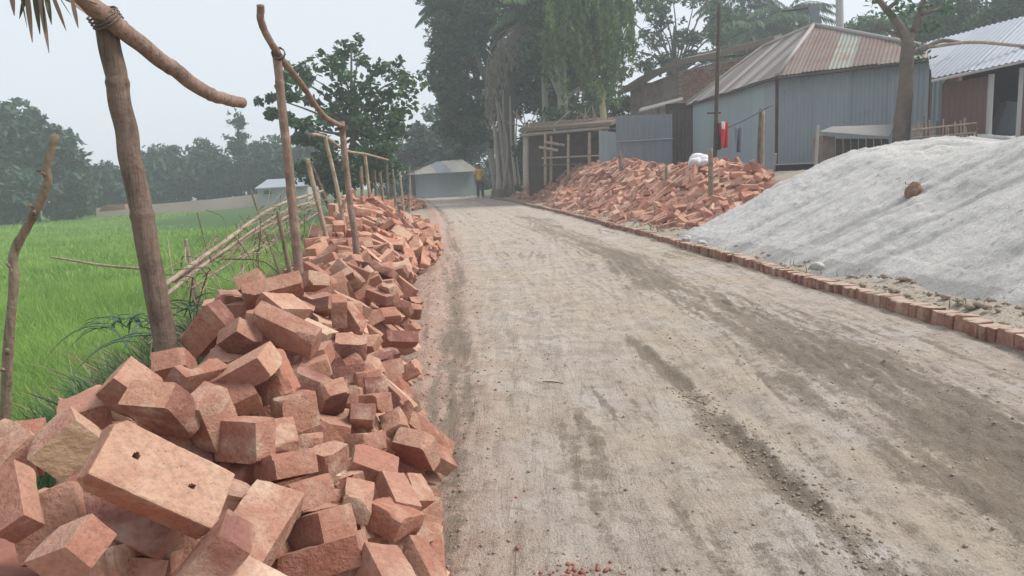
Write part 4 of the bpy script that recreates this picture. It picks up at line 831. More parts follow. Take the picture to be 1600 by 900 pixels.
REST_RIGHT = [int(v) for v in """4104 14068 829 -16 92 -35 9 117 3825 16677 1048 20 0 67 72 240 3474 14006 571 -92 -1 28 -27 240 3529 15180 792 -11 95 -1 29 164 2861 15723 452 -5 7 13 -99 240
3552 12820 336 75 35 4 56 240 3520 15432 804 1 95 11 30 240 1698 17407 -35 0 -100 -1 0 240 4100 12755 535 12 28 -87 -38 240 2399 13720 -33 0 82 -58 2 240
2479 13579 -9 33 57 -40 64 106 2692 14422 185 -8 94 -29 14 240 2530 15972 211 94 5 -33 -5 240 3972 12776 475 -71 -40 -57 14 119 4539 13322 689 52 67 31 42 240
4037 13596 687 77 -3 -23 60 107 2555 14531 83 -96 -6 4 27 240 3563 14852 735 42 30 -3 -86 147 3236 14581 515 75 29 11 58 240 3057 19966 811 64 70 -14 28 240
2734 13591 132 -2 98 -6 20 240 2803 18710 587 1 -10 -9 99 240 3973 12169 288 -22 9 15 -96 110 3163 15178 545 19 -29 62 71 240 1765 20714 133 92 21 -32 -6 240
3726 12780 412 -32 73 -51 31 240 3673 12531 377 52 -34 54 -57 240 3367 13083 359 17 98 -12 -4 159 2642 15510 280 3 17 -10 -98 240 3638 16280 944 26 -12 64 71 240
2938 15469 419 26 92 -15 27 240 2467 16867 220 83 40 20 32 194 3298 14866 553 -90 -18 27 30 240 3043 17845 753 -49 7 1 -87 240 2356 18428 235 26 12 96 5 240
3441 20129 1072 16 -18 63 74 240 4210 14280 900 -5 73 -68 -9 240 2950 14469 351 54 13 -5 83 240 2972 15814 536 10 81 57 -9 240 2606 16502 248 -44 6 -27 -85 240
4370 13305 717 53 76 26 -28 150 3823 13370 538 -15 94 -23 17 240 3357 15622 756 80 -31 -16 49 240 3294 15503 644 -95 -3 32 1 240 2598 17174 358 67 17 -16 71 240
2675 18744 467 -24 -6 86 45 240 3148 19028 792 43 -5 61 -66 240 3596 20460 1198 39 18 68 60 240 2347 22840 779 72 -46 -44 -26 240 3896 12386 322 14 -13 -14 97 240
3809 19566 1076 50 -43 52 55 240 3050 20806 931 31 -42 85 -6 240 2772 20944 744 -29 30 17 -89 240 3622 12745 368 -51 47 -69 19 170 2779 16402 392 -6 88 -13 45 240
3027 16463 582 -4 41 16 -90 180 3100 12321 75 -12 -7 -5 99 240 4253 13005 596 -20 -7 -20 -96 240 4297 12822 522 -91 -10 -4 39 240 4361 14419 934 -16 -13 62 76 197
2479 14645 -2 -66 -19 12 72 240 3285 16938 784 -13 96 24 9 240 3757 17313 1042 62 -70 -36 3 240 3553 13172 419 50 -21 -70 -47 153 3146 14238 412 30 51 76 27 181
2792 19679 579 -44 -3 -43 -78 240 3689 20117 1150 93 -17 -29 11 240 3490 11945 98 -59 -17 1 79 185 3860 12515 343 14 14 97 14 240 2888 14035 221 15 -13 -64 -74 156
2971 15146 395 64 70 -16 27 240 3538 15930 839 18 28 -3 -94 115 3582 17373 925 -11 90 -35 23 240 4771 13798 827 -16 95 19 19 240 4569 15098 1090 46 6 66 59 240
2034 17713 38 56 -11 47 -67 240 3773 12145 226 -5 92 36 17 240 4822 13980 875 28 27 -86 -34 240 3491 17983 914 -36 42 -83 5 240 3250 19816 913 89 -11 -6 -45 240
3164 12887 182 12 -7 64 76 197 3316 13848 395 -58 -21 -25 -74 240 3108 13961 371 -48 80 -34 11 101 2744 15258 307 -48 -20 -50 69 240 3144 16592 647 -33 88 -24 26 240
2706 17471 416 -79 25 12 54 240 2253 17447 128 83 -46 -21 22 240 1869 17852 -35 46 0 0 89 240 1621 18019 -35 0 95 32 0 240 3339 18557 844 -13 -5 -96 -23 240
2374 18907 245 27 87 -33 25 240 3390 19320 932 8 -43 88 -19 240 2932 21340 997 5 2 9 -99 163 2619 21984 798 93 6 -36 -1 240 4353 13114 634 98 14 12 -6 240
3221 13374 244 -82 8 22 -52 240 3428 13626 440 17 -7 -3 -98 168 3626 14370 661 33 -21 -19 90 174 4136 15367 1104 32 37 -73 -48 240 3534 19745 1018 -23 5 10 -97 240
2179 20866 352 1 3 99 -15 240 2830 22648 1028 -94 -2 34 -2 240 2775 22753 1041 33 90 1 29 240 3706 13889 632 -70 -32 -7 -63 240 3026 15024 411 -73 61 22 21 240
2198 16538 45 -21 84 -33 38 240 3636 18077 1002 -18 89 -40 -11 189 1453 19579 -35 0 -100 5 0 240 3338 19937 1009 98 6 8 15 159 4211 12614 450 -1 -29 -95 -15 240
3840 12684 378 -20 68 -71 3 186 3980 13246 574 22 -60 77 -2 108 4490 14003 864 -6 72 -6 69 133 2651 14174 73 24 87 24 -37 104 3870 14231 764 -82 3 26 -51 117
2606 14614 151 5 -5 -11 -99 240 2570 18630 416 99 -2 -4 -14 240 2606 19840 457 29 -14 59 74 240 3505 13070 354 85 9 52 4 109 4401 13408 766 -9 41 -7 -91 198
4055 14373 892 -22 3 -97 -11 159 3444 16255 792 -8 94 -18 28 240 2241 16391 29 41 88 -23 -4 176 3612 17463 999 17 68 71 -5 240 2438 20070 428 -30 17 -94 4 240
1530 20568 11 76 13 -16 62 240 1222 23652 -12 71 -71 -5 5 240 4141 13181 640 -41 9 1 91 159 2873 13937 159 25 7 70 -67 240 4144 14998 1065 35 50 53 59 240
3974 15423 1059 5 86 50 9 240 2064 16439 -35 9 0 0 -100 160 2228 18917 133 38 74 -54 -17 240 3267 21139 1136 20 -24 -14 94 240 1647 22408 113 -4 -11 -78 61 240
2539 23063 809 35 -34 87 -11 240 3529 12355 245 63 -70 -14 29 122 4105 12885 559 -61 24 60 46 154 2989 12917 187 -52 -13 3 84 240 4232 14459 969 66 15 74 -2 143
2408 16895 180 -45 79 38 -17 240 2829 16712 423 49 -8 87 2 240 3326 16836 762 -34 -8 -64 69 155 2034 17166 -13 6 6 70 70 240 3017 17282 590 -97 13 -16 -15 131
2925 17588 538 -83 21 45 -26 240 2071 20018 169 15 9 -98 3 199 2409 20510 466 -94 -2 31 -11 240 2014 21010 220 56 -44 64 -30 240 2348 21070 526 32 81 48 6 240
1901 21544 203 45 87 -22 -1 240 1648 22560 197 -94 -10 29 -17 240 3690 11910 146 -6 93 33 16 117 2877 14600 220 24 -59 77 -10 183 3737 16150 969 11 -25 -4 96 240
3563 16899 895 95 -2 -26 15 112 3654 19299 1023 -80 -30 -24 -45 240 3179 20429 948 96 8 -28 0 240 3295 21234 1211 -19 -37 -90 14 155 3053 23239 1244 9 -45 -71 53 240
3962 12600 398 -14 97 -11 14 131 2974 13458 223 29 48 -79 -27 240 3694 13663 594 14 -34 88 -31 147 2872 14986 274 12 76 58 26 240 3093 15421 514 -73 37 -15 56 111
2360 16104 127 -1 -62 -75 -25 240 2257 16990 117 7 68 73 8 240 3396 17154 838 3 -61 -78 13 197 3360 17803 832 12 78 -61 -1 240 1844 18764 -12 -56 56 -43 43 240
3028 18674 641 68 -46 -30 49 138 2444 19551 379 25 52 -81 -13 240 1739 20397 8 20 -1 98 0 240 2465 20291 456 38 -41 82 16 240 2679 21118 758 21 2 -22 -95 136
3255 21601 1218 -29 -27 -1 92 240 2304 23800 750 -6 4 7 -99 240 2742 24234 1049 30 -35 88 -9 240 2453 25636 938 66 67 -18 28 240 2647 13755 21 10 85 48 18 240
2621 14067 28 -43 17 14 -88 240 3268 14356 426 39 31 -5 -87 240 4012 16045 1085 2 -3 -68 -74 240 3108 17764 694 -94 0 7 33 240 2269 20932 413 16 94 29 -1 240
3088 21403 1070 -4 94 12 31 128 2185 21668 434 8 98 18 6 240 1899 22621 276 -33 80 -34 37 240 1656 24550 275 53 32 21 -75 240 3372 12737 261 -83 -6 -55 -6 162
3933 12860 457 -20 37 -91 -5 187 2521 13805 15 -56 13 21 79 169 3398 14222 485 -89 -19 23 35 240 4731 14145 941 -95 9 29 6 199 3654 14936 815 -22 -37 -88 -21 240
2171 15646 -13 69 -69 -14 14 240 2365 17004 229 -42 -6 -89 17 178 3792 18702 1061 -53 16 -14 -82 240 1952 19161 29 -95 0 31 -1 240 3010 19122 713 -2 62 78 -7 240
1361 22263 -35 94 0 0 34 240 2044 22178 368 -50 10 40 -76 240 1979 23128 424 24 -16 -92 -27 240 2222 23796 671 -98 -8 3 20 240 866 27362 -35 -47 0 0 88 240
1053 27635 63 16 -2 95 27 240 515 29270 -35 99 0 0 -15 240 3450 13185 367 -19 82 -4 -53 143 2899 13535 122 -47 -17 8 86 240 3472 13467 413 58 -64 -49 14 240
3041 13870 229 29 44 75 39 157 3095 13876 302 3 84 46 -28 152 4561 15600 1079 20 74 -14 63 240 3809 15618 992 79 -13 -21 56 240 3501 19039 909 -12 -32 -93 12 240
1941 19984 40 -35 -1 -71 62 240 3396 20660 1117 -39 -17 -2 90 240 3557 21120 1225 -10 -26 -66 -70 240 3225 22278 1287 -52 -25 14 80 197 2042 26963 687 68 -65 -26 -23 240
3066 14488 366 51 -66 49 -26 174 4061 16743 1116 -64 71 10 26 240 4170 17824 1149 0 -7 -4 -100 156 2100 18212 78 -11 88 -43 17 240 3075 21032 991 31 -20 93 2 240
3461 20962 1218 97 6 14 20 240 3110 21745 1152 32 -29 90 -2 133 3084 22361 1199 -29 -20 -93 -8 240 1494 22574 31 -70 22 24 64 240 2142 23071 523 -9 -25 -86 45 240
2413 26727 998 -6 25 32 -91 240 1293 27208 157 62 71 -29 17 240 1198 28809 225 2 2 -80 -60 240 3584 13029 392 -69 14 -29 65 165 3293 14135 433 65 23 12 71 121
3676 14220 655 96 11 -25 -3 180 3697 15075 876 22 33 90 20 178 2659 15382 204 5 -42 -73 54 240 3325 16414 751 17 86 -48 10 123 2780 18191 431 35 8 62 -70 240
2335 19564 246 18 -21 65 71 240 1878 19465 38 -8 99 -5 3 126 3127 19731 789 -92 0 29 -27 240 2320 19981 311 98 -10 5 17 165 2307 20329 306 70 -65 -24 -18 190
2201 20559 264 57 74 -36 4 186 3337 20926 1138 9 77 58 26 122 2618 21087 639 61 -22 -28 70 177 2507 21069 566 -67 -57 3 -48 135 2873 21454 919 29 -64 69 -16 189
1573 25627 282 32 85 -41 12 240 2023 28473 840 13 -18 97 -13 240 3857 13689 627 -21 -6 -97 -12 114 2969 14236 300 10 24 37 89 179 4482 14595 993 64 54 -43 -34 240
4539 14825 1064 3 86 -50 7 180 2445 15075 128 24 67 -69 -16 177 3003 16039 518 -26 -29 -81 -43 240 2655 16757 343 16 76 -58 -24 240 1999 17850 22 -15 -35 92 -4 240
3542 18328 939 19 87 -45 13 240 1634 20087 -35 0 -4 -100 0 186 1493 21044 -35 10 1 -1 99 240 3495 21552 1286 -27 9 69 -66 240 2345 22076 574 22 -31 65 66 167
2430 22085 702 -4 4 0 100 170 1767 22488 164 -4 76 -22 62 240 1865 24235 402 -7 -2 31 -95 240 1619 25768 370 -23 88 42 -6 240 2649 27952 1228 71 66 -16 -19 185
815 29298 35 0 98 -19 0 240 2589 29722 1279 29 72 48 -39 240 3488 12153 141 -56 7 16 -81 181 2687 13384 37 -36 16 7 -92 192 3171 13618 305 -4 32 -94 -14 240
3798 15284 973 -11 91 -32 23 240 2780 15893 325 6 -64 -76 11 240 3535 16475 861 20 -69 67 -18 240 2777 17013 391 75 11 -35 -55 240 2267 19959 217 -19 81 -50 22 240
3019 20219 824 70 -64 -27 -16 148 1753 21923 69 -87 27 11 41 240 3020 21898 1116 -39 25 20 -86 240 2245 22478 527 60 6 20 77 240 2454 24498 836 34 -11 93 -1 240
1794 26504 488 -37 13 -92 2 240 523 31337 -25 -1 7 -100 -7 240 484 32509 43 -69 -67 9 -27 240 3203 13866 358 -39 -63 -63 -23 240 4709 14298 952 -17 -5 16 97 240
2784 14688 208 -52 1 29 80 115 3765 14767 872 -8 -34 -91 22 156 3179 16114 634 -23 -24 -32 89 240 2930 16916 513 -13 -15 98 -8 153 2428 17687 216 17 -1 92 36 183
2208 19077 172 32 83 -41 -20 240 3135 19555 763 2 91 30 29 240 3997 19675 1106 -93 29 12 21 240 2079 19864 85 -11 93 -25 26 240 2817 20162 684 15 -10 -6 -98 112
2107 20499 217 -1 -26 -94 22 112 3165 20677 985 81 -8 -28 51 142 1853 20808 117 7 -44 -85 29 240 1574 21619 41 0 81 -59 3 240 1980 21834 273 -41 91 1 -8 114
2129 22180 452 30 -69 58 -29 240 1316 22525 -35 0 -90 -44 0 240 2074 23015 452 94 30 -11 -8 190 1567 23704 134 15 93 -25 24 240 1788 24075 306 23 34 -5 -91 240
1865 25964 476 88 -28 -39 0 240 2566 25445 1047 3 12 37 -92 148 1185 26632 38 -33 12 27 90 240 1389 26821 198 -15 -43 5 89 240 1960 26790 605 -80 -7 16 -58 240
1724 27454 510 -27 1 23 94 240 965 28016 120 -32 63 -32 -63 240 2257 28655 1034 32 32 -65 -61 240 3387 12558 218 -62 8 -31 72 240 3487 12957 301 3 83 52 22 119
3577 13617 500 9 86 -51 0 187 4592 14156 851 -72 -3 -8 69 240 2944 14525 290 5 9 -13 99 141 2177 15168 -35 0 44 -90 0 117 3756 15164 935 92 18 -23 -27 189
3557 16067 857 95 5 -27 -11 125 4015 16267 1087 -87 -49 -8 1 240 4121 16391 1099 3 20 -84 -51 240 3318 18147 800 65 70 -27 12 240 2952 18655 541 20 70 64 23 185
2748 20156 624 80 -11 3 -59 116 2610 20663 561 34 -5 94 5 240 3294 22505 1311 42 2 0 -91 240 1462 23155 45 -36 -50 -75 23 240 1696 23987 215 -19 -31 -33 -87 167
2893 24505 1169 -31 26 11 -90 240 2767 25259 1120 92 -6 -29 25 240 2318 26829 879 11 86 40 30 240 1594 27321 408 -25 -1 -5 -97 240 2458 28976 1128 -17 31 -90 -27 240
2237 29850 1057 -10 14 -98 -11 240 935 30521 161 96 27 -4 -9 240 1698 32781 849 -10 -20 57 79 240 920 33835 450 24 34 75 51 240 2942 13688 189 22 66 -70 18 101
4420 14763 1056 76 -65 7 2 144 2952 14872 308 59 26 -11 -76 240 4353 15084 1063 -15 93 31 11 240 3623 16473 945 -54 -17 -40 -72 141 2647 16572 299 27 96 3 4 132
3734 16995 996 94 8 -23 -26 240 2526 17201 279 99 10 6 -9 240 2967 18880 590 39 79 -47 0 188 2158 19088 104 -17 54 74 -36 117 2518 19326 380 16 76 55 30 240
2903 19749 638 -90 -16 27 29 240 3206 20045 928 -46 7 -10 -88 240 2645 20396 545 28 -68 65 -20 240 3306 20377 1062 59 13 0 80 140 3818 20653 1199 22 97 12 -6 240
1509 21630 -34 1 98 20 0 240 3760 21958 1329 52 67 46 24 240 2887 22938 1135 66 -17 -2 73 240 1226 23332 -35 0 -15 -99 0 240 1563 24655 165 -39 71 -42 40 194
2651 24529 998 24 -70 63 -23 240 2105 24673 531 -49 30 22 -79 240 2621 24966 1000 -59 23 22 -74 240 1466 25479 120 61 9 -38 -69 240 1102 25777 -35 90 0 0 44 132
3085 25952 1323 -10 18 4 98 240 2157 29502 950 66 -68 -31 -14 240 1258 30398 335 43 28 85 -11 240 4057 30934 796 -15 -4 99 -4 240 159 34195 71 -5 90 19 38 240
3591 12539 255 85 17 -10 -48 240 3572 13792 533 15 90 -40 6 240 3850 14378 790 -15 22 15 -95 179 2878 16509 429 33 89 -21 24 240 2728 16886 331 31 44 79 31 240
3702 17155 983 -24 -17 -96 -6 240 2919 19946 683 -24 76 -57 20 102 1905 20609 34 22 -28 -4 93 141 1768 20681 27 5 94 -17 29 240 2051 20831 155 32 0 95 4 180
2602 21495 696 -89 4 36 -27 180 2993 21682 1055 64 28 -15 -70 138 3167 23096 1279 87 -10 -23 42 123 3193 23669 1310 13 27 -71 -64 240 2752 24790 1086 2 94 13 30 125
2109 25103 570 20 74 56 32 240 2139 25469 686 -73 9 4 -68 240 1432 25840 127 -46 -7 31 83 240 1689 27311 475 -98 4 -3 -19 240 2219 28287 894 28 -52 79 -15 240
1739 29830 670 -48 -15 25 83 240 1493 31024 610 -20 2 -94 26 240 1563 32180 738 -80 57 -16 10 126 436 33063 130 -24 14 -96 0 240 1018 33150 431 -86 37 14 32 240
107 32917 -13 -55 -55 -44 -44 240 3624 12282 211 -70 3 18 -69 102 3652 13108 488 -60 1 30 74 240 2932 13787 178 -56 -63 -38 39 127 2311 15043 27 95 3 -30 8 240
2986 14767 394 50 39 -29 -71 177 2407 15231 100 -10 5 28 95 240 2793 15385 385 -33 39 51 69 101 4439 15788 1105 5 -49 39 -78 179 2858 16221 422 -39 -67 61 -17 132
2215 16303 -21 7 22 97 4 153 5317 17658 766 90 4 13 41 240 2973 18992 636 -20 0 16 -97 240 2295 19377 219 -54 -45 21 67 150 3376 19600 915 96 5 -26 10 240
2686 20138 537 -55 23 25 -76 159 3852 20169 1118 -9 87 49 -5 162 2165 20849 282 -23 4 15 96 118 2370 20828 428 -33 75 58 -2 240 2501 21661 674 -2 73 -68 -5 240
3576 21886 1350 10 32 -94 -9 195 2202 22753 513 -45 82 18 31 240 1965 22690 356 -30 -40 -85 -18 240 1892 23135 327 -84 13 32 -41 240 3430 23060 1343 34 10 -93 -14 240
1318 23943 16 -5 92 -32 21 240 2746 26087 1187 52 -30 11 79 114 2371 26286 886 -18 82 -46 28 240 1549 26614 318 53 72 -45 11 240 2433 26603 955 17 -32 -8 93 240
2011 27282 723 66 39 -39 -52 240 2881 28647 1286 -43 -14 84 31 240 1548 29100 490 0 -3 7 100 240 1594 29141 557 7 78 62 -2 104 1084 30822 273 -75 -29 44 -40 184
1797 30835 791 20 40 -22 -87 240 711 31197 87 -13 88 43 -14 240 1144 31862 447 48 30 -12 -81 183 743 32914 270 -33 9 -94 -3 240 3734 13068 459 -95 23 19 4 175
3126 13438 206 19 -49 85 -7 117 4430 13586 738 99 14 0 0 240 4518 13511 789 21 5 -20 96 240 3659 14046 605 -58 -26 7 76 240 2673 14369 78 -11 -25 -2 96 240
2528 15845 119 -23 66 -69 18 154 2608 16770 264 63 38 -29 -61 240 2993 17186 517 52 -25 -20 79 240 2646 17325 351 -97 -19 9 -8 240 4616 17580 914 6 8 3 99 240
2913 17855 488 12 86 40 30 240 4304 18536 925 59 -67 34 -28 240 3358 19249 842 -94 -13 23 20 240 2458 21412 550 75 -17 -33 55 193 3450 21839 1305 20 -11 7 -97 240
2366 21903 547 -29 -45 -81 -23 240 3439 22088 1344 68 -65 -12 30 240 2424 22949 696 29 53 75 25 196 2974 23927 1197 -67 -22 19 68 240 1589 24824 219 12 -36 67 64 180
1922 24848 431 -19 -25 -30 90 240 1794 25108 384 93 -3 -34 15 240 2568 25315 981 29 41 85 17 136 2190 26317 738 -22 -67 -65 -27 240 3170 26096 1315 77 -10 -62 -6 240
2707 26602 1145 -14 87 -39 26 240 2713 26900 1182 18 -19 67 69 154 2150 27323 778 94 5 -34 -6 174 2577 28087 1207 -4 4 5 100 240 1806 28700 641 -81 -23 -1 -54 161
2373 28603 1022 -16 83 -47 25 105 1401 28910 291 21 45 86 -14 240 1045 30129 161 -1 -3 21 98 240 2082 30444 952 66 69 -20 21 240 1504 30473 538 -6 73 -66 -15 119
3607 30730 933 6 -59 -80 11 240 1683 30770 663 -19 83 -45 27 240 1922 30746 834 11 85 44 27 240 1811 31938 860 81 -24 2 -53 240 3099 13157 191 -24 -46 64 57 109
3441 13310 370 -34 -6 -55 -76 240 2821 13841 125 69 67 -4 27 177 2634 14737 119 20 -18 64 72 240 3075 14274 313 47 12 36 80 161 4567 14639 993 60 55 -46 -34 240
5025 14614 904 3 -65 74 -17 174 2447 16495 132 -47 -12 -50 -72 240 2093 16739 -34 -80 0 0 60 199 2558 17037 238 71 -63 -13 -27 240 2909 17094 490 46 -9 -30 83 187
3889 17169 1057 55 -57 43 -44 240 2399 17888 203 48 13 65 -57 128 2969 18196 541 -27 -44 -84 -15 240 2276 18341 100 -21 64 -71 16 240 3560 20666 1174 59 72 30 21 240
2554 21325 624 -37 26 -89 4 137 3796 21796 1303 44 32 -50 -67 186 1708 22186 124 20 69 -66 -24 146 3041 22523 1177 30 10 95 5 240 1546 22967 60 -10 13 39 91 240
1839 23453 285 8 -15 -41 90 151 2830 23838 1094 65 25 -20 -69 192 2932 25041 1217 -25 -38 -88 -12 240 1246 25292 1 -29 74 59 -16 197 2482 25517 926 26 -65 68 -21 154
1048 26252 -35 0 96 -29 0 164 2192 25999 716 -37 -33 11 86 240 2537 27590 1114 62 4 13 78 151 801 28603 -18 69 -69 -14 14 161 1950 28583 699 34 -26 90 -7 240
1719 28288 524 88 -23 -16 -39 240 1563 28529 428 -16 -16 80 55 151 1465 28933 386 -97 21 15 1 240 1255 29160 250 -20 -43 -69 54 240 2814 29354 1305 -94 30 15 9 240
1359 29768 361 -32 1 -2 95 194 860 30507 33 -9 46 78 -41 240 1027 30962 241 -78 -48 17 36 240 1401 30965 510 24 93 -23 17 158 1979 30902 925 24 7 -22 -94 134
1606 30913 646 2 -44 68 58 240 914 31389 273 41 60 56 39 240 1833 31276 833 -25 -16 -68 67 240 2097 31711 1026 -90 -29 27 -19 240 882 32018 290 -4 59 -61 -52 240
1364 32328 598 -2 58 -79 -22 240 419 32806 50 -75 61 1 26 240 1327 33118 662 -13 36 90 21 143 1182 33235 562 40 -38 83 6 240 1261 33534 664 -25 97 1 -8 240
518 34287 250 -4 -7 22 -97 240 968 34266 508 -8 -22 -71 -66 240 2911 13218 112 -98 -5 15 12 129 4354 13680 806 -26 6 19 95 110 4562 13768 784 -7 51 85 9 240
2831 14152 138 -76 11 21 -61 175 3691 14630 797 28 91 1 30 240 4201 14811 1000 8 -56 -82 -5 153 5126 14753 882 67 74 10 -1 173 3173 14849 456 -30 27 18 -90 240
2211 15395 -17 11 -11 70 -70 125 2807 16139 346 -14 -27 -70 64 178 3209 17052 670 -15 30 7 -94 240 4407 17091 967 -7 8 1 99 240 2395 18069 187 67 69 -18 20 240
2867 18036 461 -95 0 31 -3 240 2765 18527 430 -14 31 -69 -65 240 3571 19273 947 18 -63 76 -4 129 1885 19577 -15 -5 82 57 7 240 2683 19641 457 20 63 70 26 240
2008 19717 33 -7 94 -21 25 240 3638 19952 1053 -6 95 30 2 188 3878 20034 1116 -61 -21 -74 17 240 3655 20233 1121 -95 -23 13 -15 129 2575 20842 560 28 -69 64 -21 240
2100 21091 241 31 59 66 36 240 2085 21722 282 87 -9 -33 37 196 2450 21976 636 36 12 92 10 129 1693 22256 52 65 24 19 70 240 2242 22144 458 60 -25 -24 72 160
2348 22933 619 54 -29 -24 75 136 1900 23537 358 33 66 -55 39 104 2912 23582 1138 25 48 82 17 182 1382 24551 38 -27 -30 14 90 240 2931 24718 1203 -27 27 10 -92 240
2094 25313 605 61 16 29 72 106 1967 25596 477 10 37 -1 -92 240 2760 25936 1147 59 23 -16 -75 170 2019 25893 552 92 0 -37 9 240 2756 26231 1158 -27 30 -91 7 240
1235 26397 2 39 -62 -59 34 240 2919 26598 1261 37 48 -61 -52 240 2533 26841 1040 0 31 2 -95 240 2629 27153 1145 -57 69 44 -6 122 2970 27226 1254 29 -19 -63 69 240
1910 27370 618 -38 52 -65 40 240 2352 27764 962 12 31 -1 -94 240 1659 28939 500 14 35 72 -58 172 3643 32503 762 10 -5 -99 5 240 467 32676 54 65 73 -19 14 240
454 34183 186 -14 6 -7 -99 240 3126 14378 360 10 -33 58 74 123 4293 14930 1028 -8 -2 76 -64 146 4928 14889 1041 67 -9 9 -73 240 2745 15663 290 -84 -39 13 -35 240
2715 17202 355 -55 2 -83 -2 130 2029 17317 -2 43 83 32 18 183 3157 17341 695 -88 -20 29 -31 240 5351 17447 766 13 -10 -99 3 240 3142 17972 743 28 27 -8 -92 170
2576 18155 347 -1 86 3 51 240 3732 18173 1012 5 89 -40 24 240 1761 18354 -35 0 9 -100 0 240 3211 18473 755 11 4 -99 6 134 2018 19319 65 38 28 88 6 240
2353 19217 223 -50 -16 -40 -75 143 3734 19683 1054 95 22 -19 8 136 2809 19957 604 -77 13 30 -55 167 2076 20442 134 26 41 86 17 240 2725 20304 632 -2 72 -69 -8 134
4129 20448 1095 19 29 -68 65 240 1597 20748 35 0 -15 -99 0 135 2395 21035 482 80 -32 -5 51 143 3765 21082 1272 -12 50 86 -2 138 2321 21421 521 -65 31 -5 69 240
1938 22008 254 -66 2 -15 -73 240 1996 22020 314 90 -15 2 -42 200 3500 22015 1329 70 -59 -20 35 240 3016 24224 1235 27 -23 93 -5 156 1782 24519 333 12 84 42 31 240
3064 24760 1273 30 -20 -8 93 240 3190 25322 1301 70 -9 26 67 240 2033 25340 518 -74 -25 27 57 240 1281 25671 27 -1 95 2 30 240 1056 26766 -13 65 65 -27 -27 240
1858 26924 529 66 1 4 75 240 2318 27437 917 -82 13 29 -47 101 1463 27734 294 -18 -51 -72 43 106 2289 27907 925 -32 3 -95 -1 240 2095 28069 783 79 21 -27 -51 240
1156 29006 231 8 93 35 -2 240 2440 28796 1077 29 10 95 5 240 2408 29132 1140 4 -6 99 -9 240 2587 29651 1213 9 -19 -71 67 240 1221 30784 357 -71 57 -28 -31 180
2016 30705 896 -44 -27 11 85 240 2313 30680 1097 67 70 -20 14 137 1120 30942 336 -53 80 -28 5 240 1707 31733 799 -68 -1 -10 -72 240 299 31806 -35 100 0 0 7 196
2026 32186 1006 -44 -31 30 79 181 734 32247 195 -8 97 22 -10 170 783 32605 228 83 -38 0 -42 240 1669 32944 881 25 48 53 65 240 287 33228 25 48 -25 59 -60 240
702 33424 297 34 24 -5 -91 156 594 33501 222 30 79 53 14 240 2775 13036 62 5 15 1 -99 136 3224 12977 195 6 -17 -8 98 240 4250 13370 674 -67 -9 12 -73 136
4265 13784 819 43 -34 67 -51 240 3172 14127 319 96 8 -28 -1 240 4580 14367 907 15 11 -63 -75 197 4188 14604 961 -13 -3 -9 99 240 2786 14822 196 -12 26 9 -95 240
4565 15775 1072 -63 -12 -75 17 240 2640 16174 214 -28 -15 -95 -7 240 3364 16014 725 26 48 82 18 127 2629 16350 217 -13 88 -37 25 240 3281 17265 731 28 -31 90 -7 240
4474 17280 973 57 61 44 33 240 2889 17407 452 -39 28 16 -86 240 3254 17588 767 67 -69 18 21 104 2327 17794 148 30 4 -95 2 127 4057 18011 1062 64 -65 -23 33 240
3045 17948 625 76 13 0 64 240 3133 18206 655 22 60 75 19 240 2798 18393 458 6 60 -75 -27 179 3137 18509 662 -18 74 -61 21 240 3684 18457 1003 57 -48 52 42 160
1984 18819 -25 -99 0 6 -11 105 2171 18786 59 -84 11 24 -47 154 2053 19024 16 86 -12 -20 45 191 2128 19247 65 25 -46 85 -10 240 3687 19115 953 -91 -2 -8 42 162
2421 19826 323 -67 -67 7 -33 188 2303 20430 294 -95 -3 30 -5 240 2504 20395 434 2 32 5 -95 240 2201 21048 390 67 -57 -38 -28 240 2095 22465 434 71 -44 -32 45 240
2989 22114 1119 10 -30 -6 95 115 2961 23142 1152 15 31 -3 -94 161 2922 25329 1222 -9 93 -26 26 103 1815 25660 381 -9 -57 71 40 111 1753 25737 343 -42 -34 33 77 240
1305 25956 35 -37 31 -4 -88 240 1907 25780 436 -59 26 27 -71 200 1144 26443 -13 52 52 48 48 240 1823 27977 542 34 -38 85 -12 240 2039 28414 762 -18 84 -43 28 106
1213 28591 104 25 20 68 -66 240 3661 28759 1032 -99 2 -12 5 240 2182 28808 920 -72 60 8 34 116 3867 29292 965 12 56 -82 -6 151 1751 29534 635 62 -14 -4 77 124
3744 30039 974 -90 -2 -13 -42 240 3828 30252 955 71 67 20 1 240 3769 30536 916 -71 -5 -12 -69 240 3659 31046 889 96 -2 12 24 135 684 31295 29 -69 11 -16 70 240
2179 31537 1046 78 -6 3 -62 240 1667 31627 717 -58 21 20 -76 183 1404 32004 589 -49 74 -22 -40 111 3486 32154 821 58 -10 2 -81 240 1034 32734 394 64 70 -22 21 240
1189 32826 505 67 -67 -29 -13 190 3151 33290 799 41 44 61 51 187 1337 33215 634 -49 -8 -23 84 240 2923 33373 797 24 -6 -3 -97 240 2189 34310 728 -77 8 6 63 124
3086 34239 732 50 48 55 46 240 3178 34147 711 1 71 70 -7 173 2324 34596 676 -77 7 -5 -64 240 4319 14006 841 -9 79 61 4 184 2923 14182 235 21 15 -22 94 153
2556 15305 145 -37 86 -28 19 138 5126 15184 988 46 43 60 -49 105 4364 15300 1095 28 37 -35 -82 148 3870 15559 1051 18 57 -70 -38 118 2461 16295 129 35 -65 -63 25 176
3396 17458 817 81 17 -22 -52 240 3441 17637 847 -96 3 27 -11 101 2729 17799 407 42 21 86 20 240 1983 18095 18 -13 21 7 -97 240 2706 18259 406 29 -3 -67 -69 107
2849 18626 491 -65 -69 25 -17 107 5277 18690 733 99 -1 11 5 240 2471 18693 306 -57 30 51 -57 104 2845 18790 508 -28 75 60 -8 240 2851 19008 531 99 0 10 7 135
